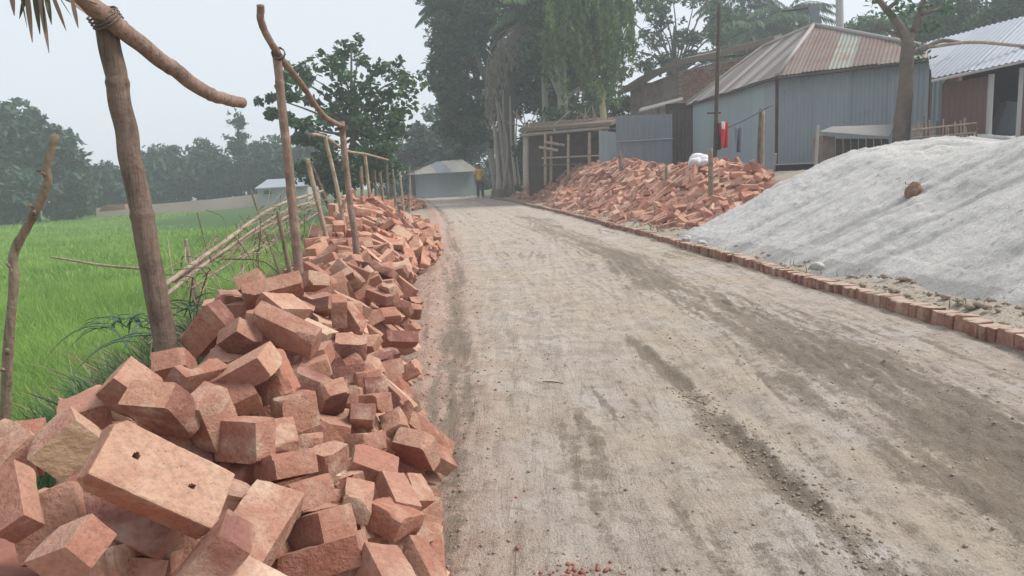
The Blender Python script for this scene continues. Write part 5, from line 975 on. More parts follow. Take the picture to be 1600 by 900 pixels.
2561 19089 381 22 -31 -15 91 240 2434 19232 275 60 30 30 68 240 2585 19685 390 -70 -25 19 64 240 1700 20528 -30 -3 99 -10 1 171 2324 20622 360 56 -16 48 -66 187
2725 20524 633 76 25 -23 -55 102 1943 21256 138 23 24 70 -63 197 1859 21500 126 -13 -15 -93 -30 162 3318 23133 1327 30 -46 63 -56 180 2135 23331 542 58 -25 -40 66 240
2027 23798 475 -24 -11 61 75 144 2986 24328 1221 -82 -16 22 51 101 2226 24676 645 93 6 -36 -7 148 1931 24354 415 -40 -59 -67 23 115 1446 24816 45 -27 8 -58 -77 240
1315 25044 -8 70 52 29 39 120 1567 24944 178 9 97 10 -21 187 1140 25357 -35 31 0 0 95 112 1540 25551 188 86 -18 4 -48 240 1634 25516 252 -97 12 -13 -15 151
2872 25466 1197 -95 3 27 -18 134 2386 25713 885 26 -22 64 69 144 1967 25742 521 25 72 -63 -17 160 1249 26768 53 -3 2 47 -88 131 1543 27011 314 92 -3 -33 18 240
1833 27304 538 70 19 9 68 240 1057 27364 -10 -45 -49 55 51 240 1490 27655 256 -76 55 13 32 138 2594 27610 1171 83 -1 13 54 118 2490 27693 1081 -68 -65 11 -30 240
1413 27849 256 -5 97 22 -10 160 2728 28149 1254 -10 24 96 -9 240 1184 28367 105 -6 97 -23 9 240 1329 28562 249 21 65 69 24 240 2215 28661 914 -72 -22 22 62 108
948 29398 59 -52 4 -60 -61 240 1708 29225 541 -34 -19 -91 -11 240 1442 29709 425 -51 -3 1 -86 240 2094 29847 907 18 30 5 -94 240 885 30579 98 -33 89 -30 0 240
1448 30562 487 -99 -10 -1 5 116 3564 31154 940 -12 1 -21 -97 240 871 31396 191 51 17 8 84 240 1055 31337 346 2 100 -3 -8 240 796 31386 145 17 -50 -85 8 240
1350 31560 527 -42 -44 23 76 240 659 32199 80 24 -55 79 -11 240 337 32942 -1 -9 18 4 -98 177 1496 33308 717 57 71 -40 -9 240 1666 33644 858 74 -47 -47 5 240
1458 33718 730 34 -70 61 -14 240 2119 34782 659 -14 20 62 -74 240 3874 12037 228 98 11 -14 7 110 3312 12372 126 42 17 1 -89 161 4724 14017 843 35 37 -55 -66 240
2948 14356 225 -43 19 16 -87 144 4823 14805 916 -61 2 -9 78 109 4206 15212 1067 -28 -7 -4 -96 178 2476 15375 88 -3 41 -74 -53 240 2866 15255 335 42 40 -37 -73 126
4095 15693 1065 8 45 -89 -2 240 2662 15970 216 1 95 10 29 179 2848 15981 372 75 -15 9 -64 167 2179 16051 -32 42 3 1 -91 114 3115 16280 555 -44 27 17 -84 240
2501 16692 153 24 -59 75 -16 240 2941 16616 471 22 23 69 -65 240 3115 16503 570 -34 30 14 -88 146 4264 16794 999 7 63 -77 -4 240 4478 16817 965 8 27 -96 -1 240
2085 17013 -34 -1 -1 -100 0 179 4381 17417 960 -8 -43 90 2 189 2206 17794 39 -25 6 -97 -2 240 2979 17763 536 -89 10 31 -33 146 5059 18071 807 9 65 -75 -5 240
2218 17965 52 -30 -24 7 92 240 3544 18181 903 -8 91 -34 23 240 4253 18360 920 1 94 32 -7 172 4448 18281 899 -9 7 2 99 191 3181 18614 747 4 22 -97 4 163
5531 18720 659 66 -13 12 -73 240 4421 19084 870 17 6 -2 98 240 3170 19238 768 73 1 12 -68 240 2807 19513 530 94 4 -32 7 149 2966 19450 633 -8 -30 -4 95 153
2646 20003 483 -29 29 16 -90 240 3786 20124 1053 -39 6 -8 92 240 4950 21587 850 22 -6 -67 -71 172 2442 21669 578 22 65 67 30 111 3591 21695 1277 27 45 62 59 131
2246 21833 432 6 90 25 35 240 1927 22168 222 67 -65 -27 -23 240 2212 22342 448 72 24 -25 -60 240 2344 22510 581 75 25 -29 -54 240 3661 22742 1235 -74 -7 -11 -66 240
2270 22872 542 -91 3 37 -15 135 3347 22933 1307 -11 -9 99 -1 240 2381 23135 668 -92 -7 37 10 240 1441 23443 -32 2 -65 76 -2 127 1872 23275 281 21 -33 82 -42 115
3225 23462 1301 4 97 18 16 240 3472 23727 1266 63 -55 -30 46 152 1730 23807 181 68 24 17 67 164 2231 23878 585 30 -61 69 -22 196 1441 24190 22 -16 77 57 22 240
2084 24228 475 -7 93 -10 36 191 3793 24573 1129 2 99 -1 -13 240 3752 24938 1147 -69 71 -4 -14 129 3947 24900 1091 -6 90 -42 -5 240 1410 25027 27 -43 -33 70 -46 127
1939 25371 434 73 25 -28 -57 240 3774 25301 1109 13 44 -89 -4 240 4094 25153 1024 10 -62 -77 11 240 1328 25494 -2 0 99 3 15 240 3980 25466 1046 12 -42 -90 7 240
2645 25591 1052 25 30 -6 -92 240 3012 25880 1269 -32 10 -3 94 158 3494 26407 1142 18 -12 1 -98 240 1467 26537 159 8 -39 68 61 240 3579 26876 1107 95 -5 11 -27 240
1670 27128 335 -35 1 -94 -3 240 1850 27110 495 93 3 -37 1 240 1619 27461 357 -35 17 -43 -81 240 2134 27556 780 -78 -22 27 53 133 2452 27546 1020 58 25 -16 -76 119
2505 27388 1049 -62 21 21 -72 176 3620 27664 1073 -3 91 39 -12 240 4047 27509 964 -5 -14 -2 -99 240 1360 27860 197 92 7 9 38 113 2470 27855 1084 -64 -2 -8 -76 240
2803 27776 1225 -87 9 13 -47 240 1185 28029 58 39 -1 59 -71 240 3603 27893 1093 68 -65 -13 30 240 3683 28254 1064 -71 -69 -8 10 240 1389 28526 205 14 32 -2 -94 240
1545 28334 352 -23 66 69 -20 127 1815 28913 609 13 84 42 33 240 2052 29105 818 -22 76 -57 24 240 2092 29316 862 -55 24 21 -77 240 1185 29822 248 -11 -33 93 5 240
1526 29809 468 62 11 22 75 240 2083 30212 912 5 -30 -4 95 184 2488 30145 1160 -13 24 4 -96 240 1401 30463 397 37 -30 -19 86 240 1693 30396 634 4 91 23 33 199
769 31021 40 61 -33 -39 60 240 1443 30845 480 31 25 91 13 190 3267 31083 964 7 -9 -5 -99 240 1340 31194 437 -91 4 34 -24 140 2001 31209 947 6 58 80 -15 148
3260 31239 949 -89 1 -10 -44 168 3406 31284 918 -6 51 85 -9 120 1740 31461 756 28 -40 87 -10 240 2076 31507 961 -17 72 -65 17 240 3523 31531 871 -29 10 2 95 192
1534 31694 631 27 -49 82 -13 240 3341 31577 900 9 79 -61 -4 240 3462 31739 863 6 -44 -89 8 198 474 31812 -28 -81 -5 4 58 240 968 31836 256 75 -52 5 -41 240
1392 31814 539 24 31 -4 -92 240 1659 31928 730 -37 -26 8 89 240 3275 31887 882 -48 -5 -8 -87 240 1271 32092 477 -74 -23 22 59 240 1433 32128 594 -22 -30 4 93 240
1479 32469 685 99 -7 5 13 134 3179 32601 894 16 91 -31 23 240 587 32856 130 70 -67 -24 -11 176 697 32779 160 25 -8 97 2 240 3317 32859 791 8 80 -60 -4 240
321 33502 63 66 68 2 32 240 1170 33465 572 -17 -42 -83 33 240 493 33895 150 29 -19 -10 93 122 3514 33980 703 69 61 -22 -31 240 309 34186 83 86 11 -17 -47 240
2297 34201 748 -88 8 -6 -47 240 2967 13320 137 97 6 -16 -18 173 2452 15480 83 12 -29 74 59 240 2603 15571 187 -23 45 -85 -17 129 3989 15802 1062 0 -50 86 -1 170
4223 15823 1079 93 -29 20 -13 184 4293 15877 1096 31 31 -88 17 240 2778 16272 308 -75 15 23 -60 167 4015 16139 1076 99 4 11 0 240 4237 16164 1107 37 7 69 61 240
4298 16471 1118 24 -39 -89 -3 240 4350 16640 1010 69 -71 -2 13 104 2340 16713 47 17 71 64 23 240 2409 17375 162 69 -66 -22 -18 240 2424 17270 209 -96 3 -25 11 155
4086 17302 1065 -8 42 -45 78 160 3807 17545 1055 -63 62 28 -37 103 3996 18116 1060 -34 81 36 -31 240 5078 18279 816 12 25 71 65 240 3868 18391 1021 5 -35 -83 43 240
4439 18405 912 14 4 -71 -68 161 2639 18820 413 -11 31 -94 6 191 2115 18914 34 11 83 49 24 171 2314 18687 139 62 21 -15 -74 188 3831 19098 986 -27 -12 95 3 240
2666 19240 450 -50 -17 31 79 240 2447 19739 330 67 62 3 41 155 1577 20742 -35 0 -63 78 0 240 4211 20537 1082 6 10 70 -70 240 1674 20970 -12 -46 -48 53 52 240
3555 21271 1242 25 42 62 62 240 2156 21392 328 65 69 -19 28 240 3726 21531 1227 -45 -61 -50 -42 168 4376 21909 1117 31 90 -32 0 240 1527 21955 -17 -19 -19 -68 -68 100
1718 22084 42 19 -18 65 71 120 2178 21997 393 -94 -4 34 -3 134 3510 22809 1344 92 -36 7 -17 189 2298 23313 603 34 -43 82 -14 165 1505 23421 75 88 32 31 -17 121
3431 23245 1274 9 80 -58 -9 139 1549 23588 97 -93 25 14 -24 240 2255 23593 585 -60 27 27 -71 240 1220 24431 -35 -43 0 0 -90 240 1627 24284 130 47 1 46 76 240
1512 24884 104 -12 -33 82 -45 135 3242 24980 1277 -33 -53 -39 68 119 5064 25054 680 -65 -7 8 75 240 1411 26250 132 12 -45 74 -48 151 1560 26238 281 -60 39 7 -69 240
1823 26301 403 69 26 -24 -63 240 1418 26391 138 -5 51 1 -86 171 3663 27519 1067 22 12 4 97 116 1846 27675 539 25 61 70 26 240 2845 27567 1247 -20 22 3 -96 127
1063 28137 58 1 -47 -1 -88 240 3746 28491 1018 11 -34 -93 5 240 1223 28792 134 12 83 -54 8 240 989 29188 67 19 -6 98 -5 114 1108 29092 126 -71 -18 18 65 240
1323 29254 294 -10 91 -7 40 240 800 29383 -35 0 79 -62 0 240 2207 29376 950 17 74 61 25 101 3863 29493 985 23 -6 -66 71 240 1139 29642 182 93 -4 -30 20 240
3453 30220 1023 75 3 12 66 150 1023 30309 158 30 79 31 43 240 1701 30267 663 99 -5 1 11 113 1252 30553 313 -50 -7 35 79 113 3429 30612 984 51 -12 1 -85 185
1212 31052 372 34 11 21 91 107 761 31656 132 18 -2 12 -98 147 1258 31691 428 -91 -13 30 26 240 1049 31939 373 -60 28 29 69 146 707 32484 137 7 86 44 24 240
1137 32105 434 -84 5 49 -23 240 1716 32204 816 58 5 17 -80 240 1050 32434 387 -81 20 -2 55 148 1147 32397 456 11 -10 -6 -99 121 1226 32612 519 57 67 34 -33 119
1366 32900 599 71 20 -18 -65 240 1658 32676 782 -69 -66 6 -29 149 1962 33257 918 68 -25 -66 -19 157 2763 33113 834 -39 6 2 92 108 203 33272 -3 -66 58 -29 39 104
2265 33673 836 14 10 -73 -66 158 889 34042 397 -70 54 -11 46 240 471 34388 227 -14 76 -61 -18 240 667 34387 265 24 -9 67 69 240 2938 12612 77 -79 -9 5 60 105
3614 13361 440 12 62 74 21 240 3343 13563 332 -13 -27 -2 95 190 3122 13684 229 81 -6 -21 54 240 4591 14500 904 95 8 3 29 240 4765 14509 934 -49 28 -36 75 240
3096 14757 382 -38 24 20 -87 122 3176 14635 415 -50 -31 9 81 240 4405 14824 977 66 10 -2 75 132 2606 15013 151 61 -3 50 -61 148 2596 14880 111 68 61 1 41 240
3076 15309 460 31 -30 -14 89 167 2947 15353 367 51 26 -16 -80 122 5420 15601 812 -66 11 -7 74 240 2319 15445 8 -86 11 -49 -9 124 2634 15723 182 95 0 -29 10 183
3042 15605 453 -1 94 5 33 240 2300 15864 -1 -18 88 -41 14 240 3275 15814 649 -31 -30 8 90 240 3256 15989 645 -22 73 -60 23 137 3209 16379 632 11 32 -1 -94 170
4321 16152 1013 -83 -3 -7 -55 240 2930 16391 421 94 6 -31 -9 240 4213 16304 1049 26 71 -20 62 118 4369 16415 996 4 94 -32 -7 169 5479 16362 767 26 -14 2 -96 240
4142 16597 1024 -8 1 100 -2 240 3177 16784 632 18 74 59 26 240 5304 16852 822 72 67 -1 -19 240 2165 17050 38 0 100 -8 -2 240 2865 17035 430 55 18 42 70 178
4158 16882 1074 -84 20 21 46 240 5248 16984 808 -55 11 -5 83 128 2854 17232 414 32 -7 95 1 155 4037 17191 1019 3 99 -14 -7 155 4277 17195 1006 -72 -69 -4 7 240
4680 17063 922 -79 7 -6 60 240 2302 17234 84 20 -21 67 69 240 5036 17453 841 10 -24 -97 4 139 3123 17576 636 95 -1 -31 7 240 4307 17650 959 53 -8 1 -85 183
2519 17802 225 0 96 7 27 240 3276 17750 774 74 -9 3 -66 183 3793 17900 1009 14 22 97 -1 240 4122 17789 1032 72 -22 -64 -14 181 4477 17838 921 2 -8 -3 -100 240
4721 17708 889 -9 -14 99 -2 170 4878 17845 853 54 6 7 83 240 3299 17977 760 5 94 18 28 240 4412 18109 966 16 -35 -12 91 124 4662 18058 879 -8 8 99 -3 240
2108 18179 3 -19 47 -85 8 193 3862 18226 1005 87 26 -11 -41 240 4484 18173 900 2 99 10 -8 119 2173 18343 40 -3 97 -5 25 121 2415 18403 187 -75 -18 20 61 170
4658 18401 861 8 43 -90 -1 240 5217 18454 779 5 11 -69 71 240 2485 18574 234 -15 -26 2 95 197 2593 18615 318 -40 -65 57 30 191 3411 18702 827 95 -5 -24 21 240
4406 18693 912 25 -53 69 -42 240 2608 18775 310 14 26 -2 -96 189 3218 18846 751 8 73 -68 -5 240 3485 18917 868 -9 93 -28 24 114 3706 18788 947 3 35 -93 0 240
4277 18843 910 69 67 23 14 240 4530 18930 913 -95 -5 22 -21 240 4599 18764 851 5 94 -33 -6 183 4755 18704 891 84 -11 33 41 240 2588 18908 344 -28 -23 31 88 168
3982 18962 918 5 53 -85 -3 196 4273 18954 884 -98 0 -5 -19 117 4656 19077 860 -44 51 -57 48 240 4847 19029 807 -3 95 30 -7 184 5221 18977 736 -10 49 87 -6 117
2436 19430 266 -94 1 27 -20 156 3820 19416 972 -72 0 -8 68 240 5193 19673 746 -56 12 -8 82 240 3788 19792 1018 43 9 -2 90 240 2070 20164 104 6 91 29 30 124
2350 20147 293 32 29 -5 -90 240 3417 20274 1059 89 -2 -25 39 125 1915 20384 16 -6 31 3 -95 108 2012 20303 76 -32 -30 7 90 191 3706 20361 1092 -34 -10 2 -93 240
3874 20373 1064 -50 -10 -1 -86 193 4200 20608 1087 5 8 70 -71 240 1910 20930 62 95 5 -30 -6 167 1785 21169 6 44 22 -1 -87 182 3790 21146 1177 -74 66 -3 -12 240
1829 21310 69 1 -43 2 -90 130 2093 21252 260 24 -23 63 70 189 2458 21231 522 -91 -12 33 20 240 3766 21317 1236 15 91 -37 9 240 5239 21517 684 83 13 26 47 161
2121 21593 296 -31 -33 6 89 240 1865 21985 122 88 15 -32 -30 240 1622 22407 -11 17 -61 75 -21 200 1880 22382 167 -16 -35 3 92 112 2368 22261 584 -21 36 12 -90 240
1643 22742 40 -19 29 31 -88 240 1767 22777 126 11 -55 -74 38 126 3363 22744 1310 -10 5 99 -3 240 3874 22678 1178 87 5 13 48 178 3620 23063 1233 16 -13 0 -98 166
3838 22992 1176 14 13 4 98 240 4823 22910 846 94 -7 19 -27 240 3931 23116 1188 71 -2 26 65 240 4556 23063 946 17 2 -98 1 192 3512 23301 1274 47 -35 -51 63 240
1448 23594 -13 -8 10 -99 2 240 3545 23928 1218 -6 81 57 -11 240 1950 24020 345 59 -24 -23 74 240 2129 24017 501 -58 26 25 -73 240 3448 24084 1266 18 70 67 14 240
3591 24117 1199 3 -13 -2 -99 139 1842 24091 261 -93 1 34 -11 122 2254 24101 626 7 89 26 37 240 3229 24381 1277 1 99 7 -10 108 3936 24242 1160 41 44 52 -61 182
4162 24321 1032 99 -3 15 -8 240 1846 24252 324 12 -40 85 31 181 4365 24633 955 93 4 16 34 199 1794 24789 312 -65 -1 -13 -75 150 3248 24777 1259 7 -70 -70 10 240
4133 24675 1028 8 89 -42 -13 240 1369 25140 5 27 -3 71 66 130 3320 25064 1276 -92 13 33 17 148 4283 25006 969 -95 6 -15 27 240 4259 25324 966 65 -13 9 -75 240
1551 25374 115 -1 33 3 -94 240 2087 25473 580 -74 -25 27 56 189 4314 25488 967 72 66 -1 -22 240 1369 25782 2 21 69 64 25 240 2124 25716 634 90 -7 -36 24 240
3840 25820 1074 84 6 12 52 240 4344 25794 923 -85 10 -14 49 194 2564 25922 1013 11 86 39 30 240 3388 25947 1206 12 28 71 64 240 1474 26143 136 64 -67 -34 -13 240
1327 26431 22 14 71 66 20 149 1723 26356 355 24 70 -64 -22 240 1884 26486 475 -93 -3 37 1 240 3046 26444 1242 99 -2 10 -3 146 3272 26423 1194 -73 9 -7 67 240
3675 26489 1115 25 85 -42 -19 194 1377 26592 63 -75 -23 24 58 104 1792 26904 423 28 54 75 25 180 2956 26888 1240 83 -2 0 -56 240 3906 26845 1040 -65 -45 49 -36 102
1988 27128 623 -25 73 -58 26 240 3322 27009 1235 -16 23 -5 -96 240 3428 27083 1158 58 -50 -38 52 147 3702 27398 1078 61 67 37 20 152 1411 27607 160 -8 93 -16 31 182
3819 27570 1025 12 54 -83 -6 240 1225 27739 36 42 -23 -20 86 175 2560 27963 1142 -76 2 1 65 240 3892 27983 994 -94 -3 -13 -32 176 867 27649 -35 63 0 0 78 240
1392 28391 196 23 59 74 22 138 1599 28102 380 -63 -69 25 -25 240 2079 28284 784 85 17 -29 -40 113 3299 28408 1125 -66 -7 -8 -74 161 1499 28702 309 12 86 36 34 181
1623 28769 457 59 72 -35 14 240 2840 28779 1261 37 45 -49 -65 240 3847 28651 987 98 0 13 12 187 3635 29076 1106 -96 -1 27 -4 240 3755 28941 1004 11 50 -86 -5 240
1049 29089 17 -94 -7 21 26 240 3427 29147 1076 69 7 9 72 240 4000 29121 933 -9 70 70 -11 113 2756 29283 1207 98 0 9 18 240 3603 29554 1025 -11 19 97 -3 240
1669 29462 567 -3 -60 -79 10 240 2336 29730 1055 2 95 13 28 240 2535 29559 1166 92 10 -24 -30 192 1324 29841 287 -30 72 62 -7 240 2284 29990 1034 -29 9 -95 1 240
1368 30078 343 34 -63 -66 23 240 1624 30000 532 32 -52 78 -16 174 2146 30071 947 7 91 28 30 240 3599 30118 1002 12 5 -99 5 188 1323 30244 297 -80 14 33 -49 240
1569 30264 515 -11 92 -17 33 240 819 30418 -16 10 44 87 18 106 3127 30650 1038 -1 78 62 -11 240 832 30749 26 43 22 -12 -87 240 1110 30618 207 26 -16 61 73 240
2500 30879 1128 -46 44 48 -61 179 3469 30851 972 45 50 59 44 138 3705 30855 898 75 -11 5 -65 240 2290 31000 1067 96 3 -24 -9 240 2909 31357 993 2 91 39 -9 240
1361 31339 469 -33 24 -91 4 240 2446 31421 1079 39 -64 -41 -52 131 2792 31518 992 95 -3 8 31 179 3142 31478 944 -9 -42 90 -1 133 2062 31887 960 -12 86 -46 20 240
1287 31894 470 -32 20 -93 2 240 796 32103 149 -25 -18 -95 -9 240 3166 32115 877 -56 -3 -8 -82 240 1278 32338 503 45 28 -11 -84 145 1566 32773 712 83 -12 -23 50 127
3324 32612 810 94 -1 9 32 113 881 32984 286 -1 95 12 29 240 1488 32905 673 -3 96 -4 27 134 1974 32851 905 26 11 -7 -96 240 1520 33060 696 19 25 -3 -95 240
1670 33022 808 -82 -19 1 -55 240 3054 33078 826 66 64 32 23 118 2591 33400 823 -35 -2 -5 -93 240 3308 33344 778 72 68 15 5 240 857 33737 333 -54 -25 13 79 149
1580 33484 738 83 -11 -20 50 131 1814 33586 852 71 60 20 29 240 3217 33567 751 99 -3 6 8 175 239 33670 15 69 -11 -16 70 240 2870 33760 772 5 39 -92 2 109
2968 33856 757 1 84 54 -5 137 3161 33859 738 97 -4 5 -22 240 383 34009 107 -17 -21 2 96 240 793 33992 312 22 56 78 16 240 2215 34063 819 -7 85 47 21 167
2377 34089 767 7 85 52 -6 240 2788 34087 747 95 -6 5 29 111 2992 34078 757 51 -61 43 -43 240 1069 34347 455 -70 -14 20 67 124 2056 34651 717 61 -2 -18 77 240
2629 34702 665 6 84 54 -3 240 2812 34451 696 -14 2 6 99 240 4638 13592 783 67 22 71 -4 159 3512 14019 513 -17 -54 -79 -23 195 4341 14153 888 17 -58 79 -9 101
4801 14243 866 -2 -9 -66 -75 108 4828 14547 986 40 -64 -62 21 184 4900 14939 942 -74 65 6 -17 240 4980 15172 973 -33 70 62 -11 240 2284 15318 48 -16 -37 9 91 240
2810 15548 347 -32 75 47 -35 176 2306 15568 4 -12 -11 -70 70 124 2934 16028 436 27 82 -51 1 183 2366 16278 36 -26 28 11 -92 129 4411 16573 1056 7 -16 70 70 240
5681 16627 690 -9 80 57 -15 150 2376 16414 87 -7 -51 -85 16 122 2984 16232 483 47 43 58 52 136 4514 17044 1073 -84 -30 -24 40 240 4370 16954 1017 -93 35 -12 -4 240
4726 17345 905 8 -14 -99 3 154 5175 17131 867 93 -2 37 4 200 2452 17453 192 70 -66 -19 -21 130 2204 17659 20 -46 -25 12 85 103 2622 17627 315 8 -50 -77 39 140
4134 17671 1092 99 -3 -10 4 240 4726 17807 942 -1 -10 68 73 240 5749 17633 662 37 -1 17 91 240 5540 17995 685 -43 -13 -9 -89 147 2621 18061 323 20 18 69 -67 240
4500 17980 928 2 13 73 67 131 2411 18154 194 68 67 -13 26 191 1950 18377 -33 58 -1 -1 81 240 2549 18297 303 4 -22 -2 -97 125 2625 18294 344 17 75 -62 -15 143
2265 18541 103 -16 26 6 -95 182 5004 18533 821 57 -67 39 -27 240 3120 18824 684 69 1 2 -72 159 4265 18724 919 66 65 31 21 240 4891 18677 833 17 -30 67 -66 240
5606 19237 667 38 51 -59 -50 240 2776 19204 485 -67 24 -32 62 142 3093 19351 701 -26 65 -70 14 106 5168 19471 752 23 13 3 96 149 2827 19389 525 -32 17 -93 -1 175
4080 19595 1050 74 -66 -7 16 240 4072 19111 1033 88 -20 2 -43 240 5388 19845 676 -13 70 68 -15 240 2494 19994 369 66 -17 -23 69 101 5192 20071 746 -34 16 -5 93 240
4568 20224 986 67 -56 -44 22 240 3840 20530 1125 -83 -25 44 -25 133 4671 20405 987 -49 37 -59 -52 240 5491 20407 651 7 83 55 8 192 2466 20768 458 13 80 50 32 177
4014 20678 1104 -29 -56 -41 66 148 4465 20251 1017 -27 82 42 28 240 1978 21072 123 -12 92 -22 31 103 1582 21268 -35 80 0 0 -60 106 1676 21157 32 2 95 5 32 240
4186 21387 1141 -60 -52 48 -37 197 2253 21308 409 46 -14 88 1 240 2959 21520 1031 62 1 0 79 132 2337 21641 519 -68 -8 -1 -73 160 5136 21770 739 -79 16 -19 56 240
5275 21694 670 -64 62 31 33 100 1625 21900 6 83 -25 18 47 133 4140 22040 1171 -72 -13 -32 -60 240 1801 22242 87 66 27 -23 -66 240 4071 22277 1208 -72 -51 -19 -42 240
1898 22522 194 40 -31 -18 85 114 1681 22573 99 -12 -41 40 81 187 1823 22838 187 -70 29 -22 62 240 2152 22653 455 -86 -38 32 -14 145 4712 22711 900 45 16 10 87 240
1508 23065 -27 -6 87 -49 4 148 1621 22917 129 -8 5 93 36 113 1346 23091 -35 -61 0 0 -79 240 1531 23265 60 32 -27 -14 90 240 4890 23156 806 0 97 9 -24 240
1720 23407 202 -23 74 -56 30 240 2173 23434 512 -30 81 -34 37 195 2065 23607 449 -64 -10 -16 -74 193 3544 23489 1236 -25 -12 -5 -96 142 5023 23455 723 -52 -19 -14 -82 179
4483 23695 988 -5 94 10 31 128 1611 23972 167 -17 79 -49 33 185 3398 23819 1323 -96 11 18 19 240 3661 23931 1271 55 73 33 -22 240 4480 23935 973 -3 47 -83 29 240
1428 23942 -32 76 -1 -2 65 240 1217 23852 -35 0 91 -41 0 240 2044 24004 423 73 24 -26 -58 240 3618 24236 1236 53 -21 -12 -81 240 3406 23924 1317 -75 -64 16 7 240
5380 24961 743 10 11 0 -99 143 1997 24552 423 80 -17 -32 48 240 4846 24057 787 -19 -58 79 11 240 3972 24525 1126 70 -32 35 -53 240 4860 24711 750 23 31 -92 -5 240
1602 24966 235 9 97 9 -21 108 3748 24820 1132 -98 0 -13 -14 240 4035 24968 1047 -41 -12 -7 -90 149 4340 24844 996 -56 -15 -78 24 145 3743 25106 1205 14 6 66 -73 240
4451 25130 937 -28 93 -24 -9 187 1822 25243 376 -86 -1 50 -11 240 1960 24975 424 16 35 -3 -92 240 3617 25206 1153 10 -47 -87 7 122 1690 25339 274 7 46 18 -86 171
3598 25495 1187 -97 -23 -7 -8 240 4583 25465 847 -4 -18 -2 -98 192 3495 25795 1222 -88 -42 -21 1 240 4194 25731 974 70 9 12 70 159 3338 25890 1318 -5 -7 -59 -81 240
4078 25892 1028 20 0 -67 72 240 1601 26139 270 10 -65 65 -38 240 3618 26207 1139 -74 26 59 19 110 1552 26438 190 57 28 -18 -75 148 4267 26627 922 91 -8 14 -38 240
4052 26718 986 53 11 9 84 240 1690 26862 330 -31 -32 -88 -15 154 3776 26990 1141 29 82 -38 33 240 1186 27128 24 69 70 -9 15 240 1381 26953 141 -39 7 -87 30 240
2550 27086 1065 9 89 33 29 117 3723 27133 1127 -18 17 -97 -6 240 3710 27249 1063 12 -15 -98 3 194 3924 27084 1042 34 61 63 33 240 2618 27258 1117 6 92 28 27 124
1052 27742 21 -5 95 19 26 240 3110 27892 1232 3 94 11 -33 240 3855 27792 1051 33 6 -37 -87 240 4016 27721 966 12 -39 -91 7 115 950 27975 -35 0 62 -79 0 130
1589 27813 319 -60 25 27 -70 240 1634 28031 396 68 -63 -26 -26 175 2970 28132 1225 63 67 34 20 240 4256 28072 882 85 7 15 50 240 4116 28588 912 -2 96 24 -15 240
4167 28293 905 99 0 15 6 240 1591 28625 416 -56 69 46 6 240 2872 28539 1229 42 -48 52 57 110 3518 28511 1073 9 -46 -88 6 240 1387 28728 217 28 -54 77 -16 240
4073 28870 918 -12 39 91 -7 240 1201 28893 180 1 -3 99 -13 240 2239 28886 968 24 19 68 -66 151 3056 28935 1245 7 -66 35 -66 180 3903 28888 998 -58 -14 27 75 240
2229 29114 973 65 70 -24 19 122 4150 29107 927 -1 -32 -1 -95 240 1198 29402 207 48 -33 -21 -79 165 1499 29195 433 -72 70 1 0 165 3509 29424 1071 23 58 27 -73 110
951 29640 2 -89 -9 -45 7 114 1260 29572 268 -33 18 -93 5 240 2829 29633 1261 49 -70 23 -47 240 1217 29993 205 72 -62 -17 -28 240 1742 29699 608 23 -33 -12 91 177
3853 29930 994 83 -6 26 -49 240 998 30133 77 14 82 -53 15 128 1071 30013 94 -51 -15 -43 -73 129 1698 29930 590 78 -16 -31 52 240 1770 30161 671 33 -6 94 2 164
3560 29982 1045 47 30 -57 -61 134 1414 30252 398 16 38 -46 79 101 2407 30320 1119 21 -58 77 -15 114 3665 30330 981 26 -12 -62 73 170 2362 30527 1098 6 25 0 -97 240
3282 30601 1035 -65 74 -16 4 115 1399 30755 433 32 24 91 14 240 3397 30860 986 44 -59 51 -46 136 1847 31002 799 92 -5 -29 25 240 3328 31000 983 -11 2 73 67 156
1507 31219 620 -58 -1 7 81 135 3503 31382 935 11 95 10 -27 240 720 31399 99 -18 1 98 2 193 880 31693 197 -68 46 -1 -57 117 3169 31723 934 31 37 68 56 112
1918 31980 907 -86 3 -51 -3 108 2389 32061 1049 -5 -5 -6 -100 240 3170 31865 949 97 10 -10 -19 240 3280 32303 866 31 38 67 56 240 3379 32143 863 -59 58 33 -46 129
1281 32513 519 -6 29 5 -95 240 3068 32416 894 4 5 -35 93 240 3102 32909 816 3 -50 -86 7 240 3505 32636 778 -41 9 0 91 240 777 33063 282 30 -6 90 -29 240
1850 33033 864 32 21 -7 -92 130 3412 32907 826 -27 26 91 -19 240 848 33248 289 28 -31 91 -3 240 2883 33147 856 61 -28 70 25 142 551 33330 133 17 55 80 16 165
721 33266 237 4 37 -69 -62 178 2373 33406 859 -66 74 -11 7 152 3358 33275 815 5 22 -50 84 240 489 33502 137 -7 -24 -73 63 124 3076 33551 791 37 41 63 55 107
635 33708 231 69 64 1 34 240 1924 33875 875 -9 89 39 23 240 2910 33964 774 57 -58 -37 45 158 3371 33719 737 71 25 -60 26 103 976 34072 454 6 -42 86 29 122
1440 34338 677 -34 35 -87 7 240 2025 34258 764 33 -42 53 -66 240 1177 34212 542 -53 -22 -51 -64 162 1612 34506 748 8 96 -26 6 240 2512 34314 759 95 -11 19 22 240
2741 34310 762 -6 77 -63 -13 240 3377 34324 675 6 87 -49 -3 240 374 34331 135 68 70 -13 14 116 778 34434 321 11 24 69 -67 171 2530 34546 732 1 -70 -71 -12 240
""".split()]
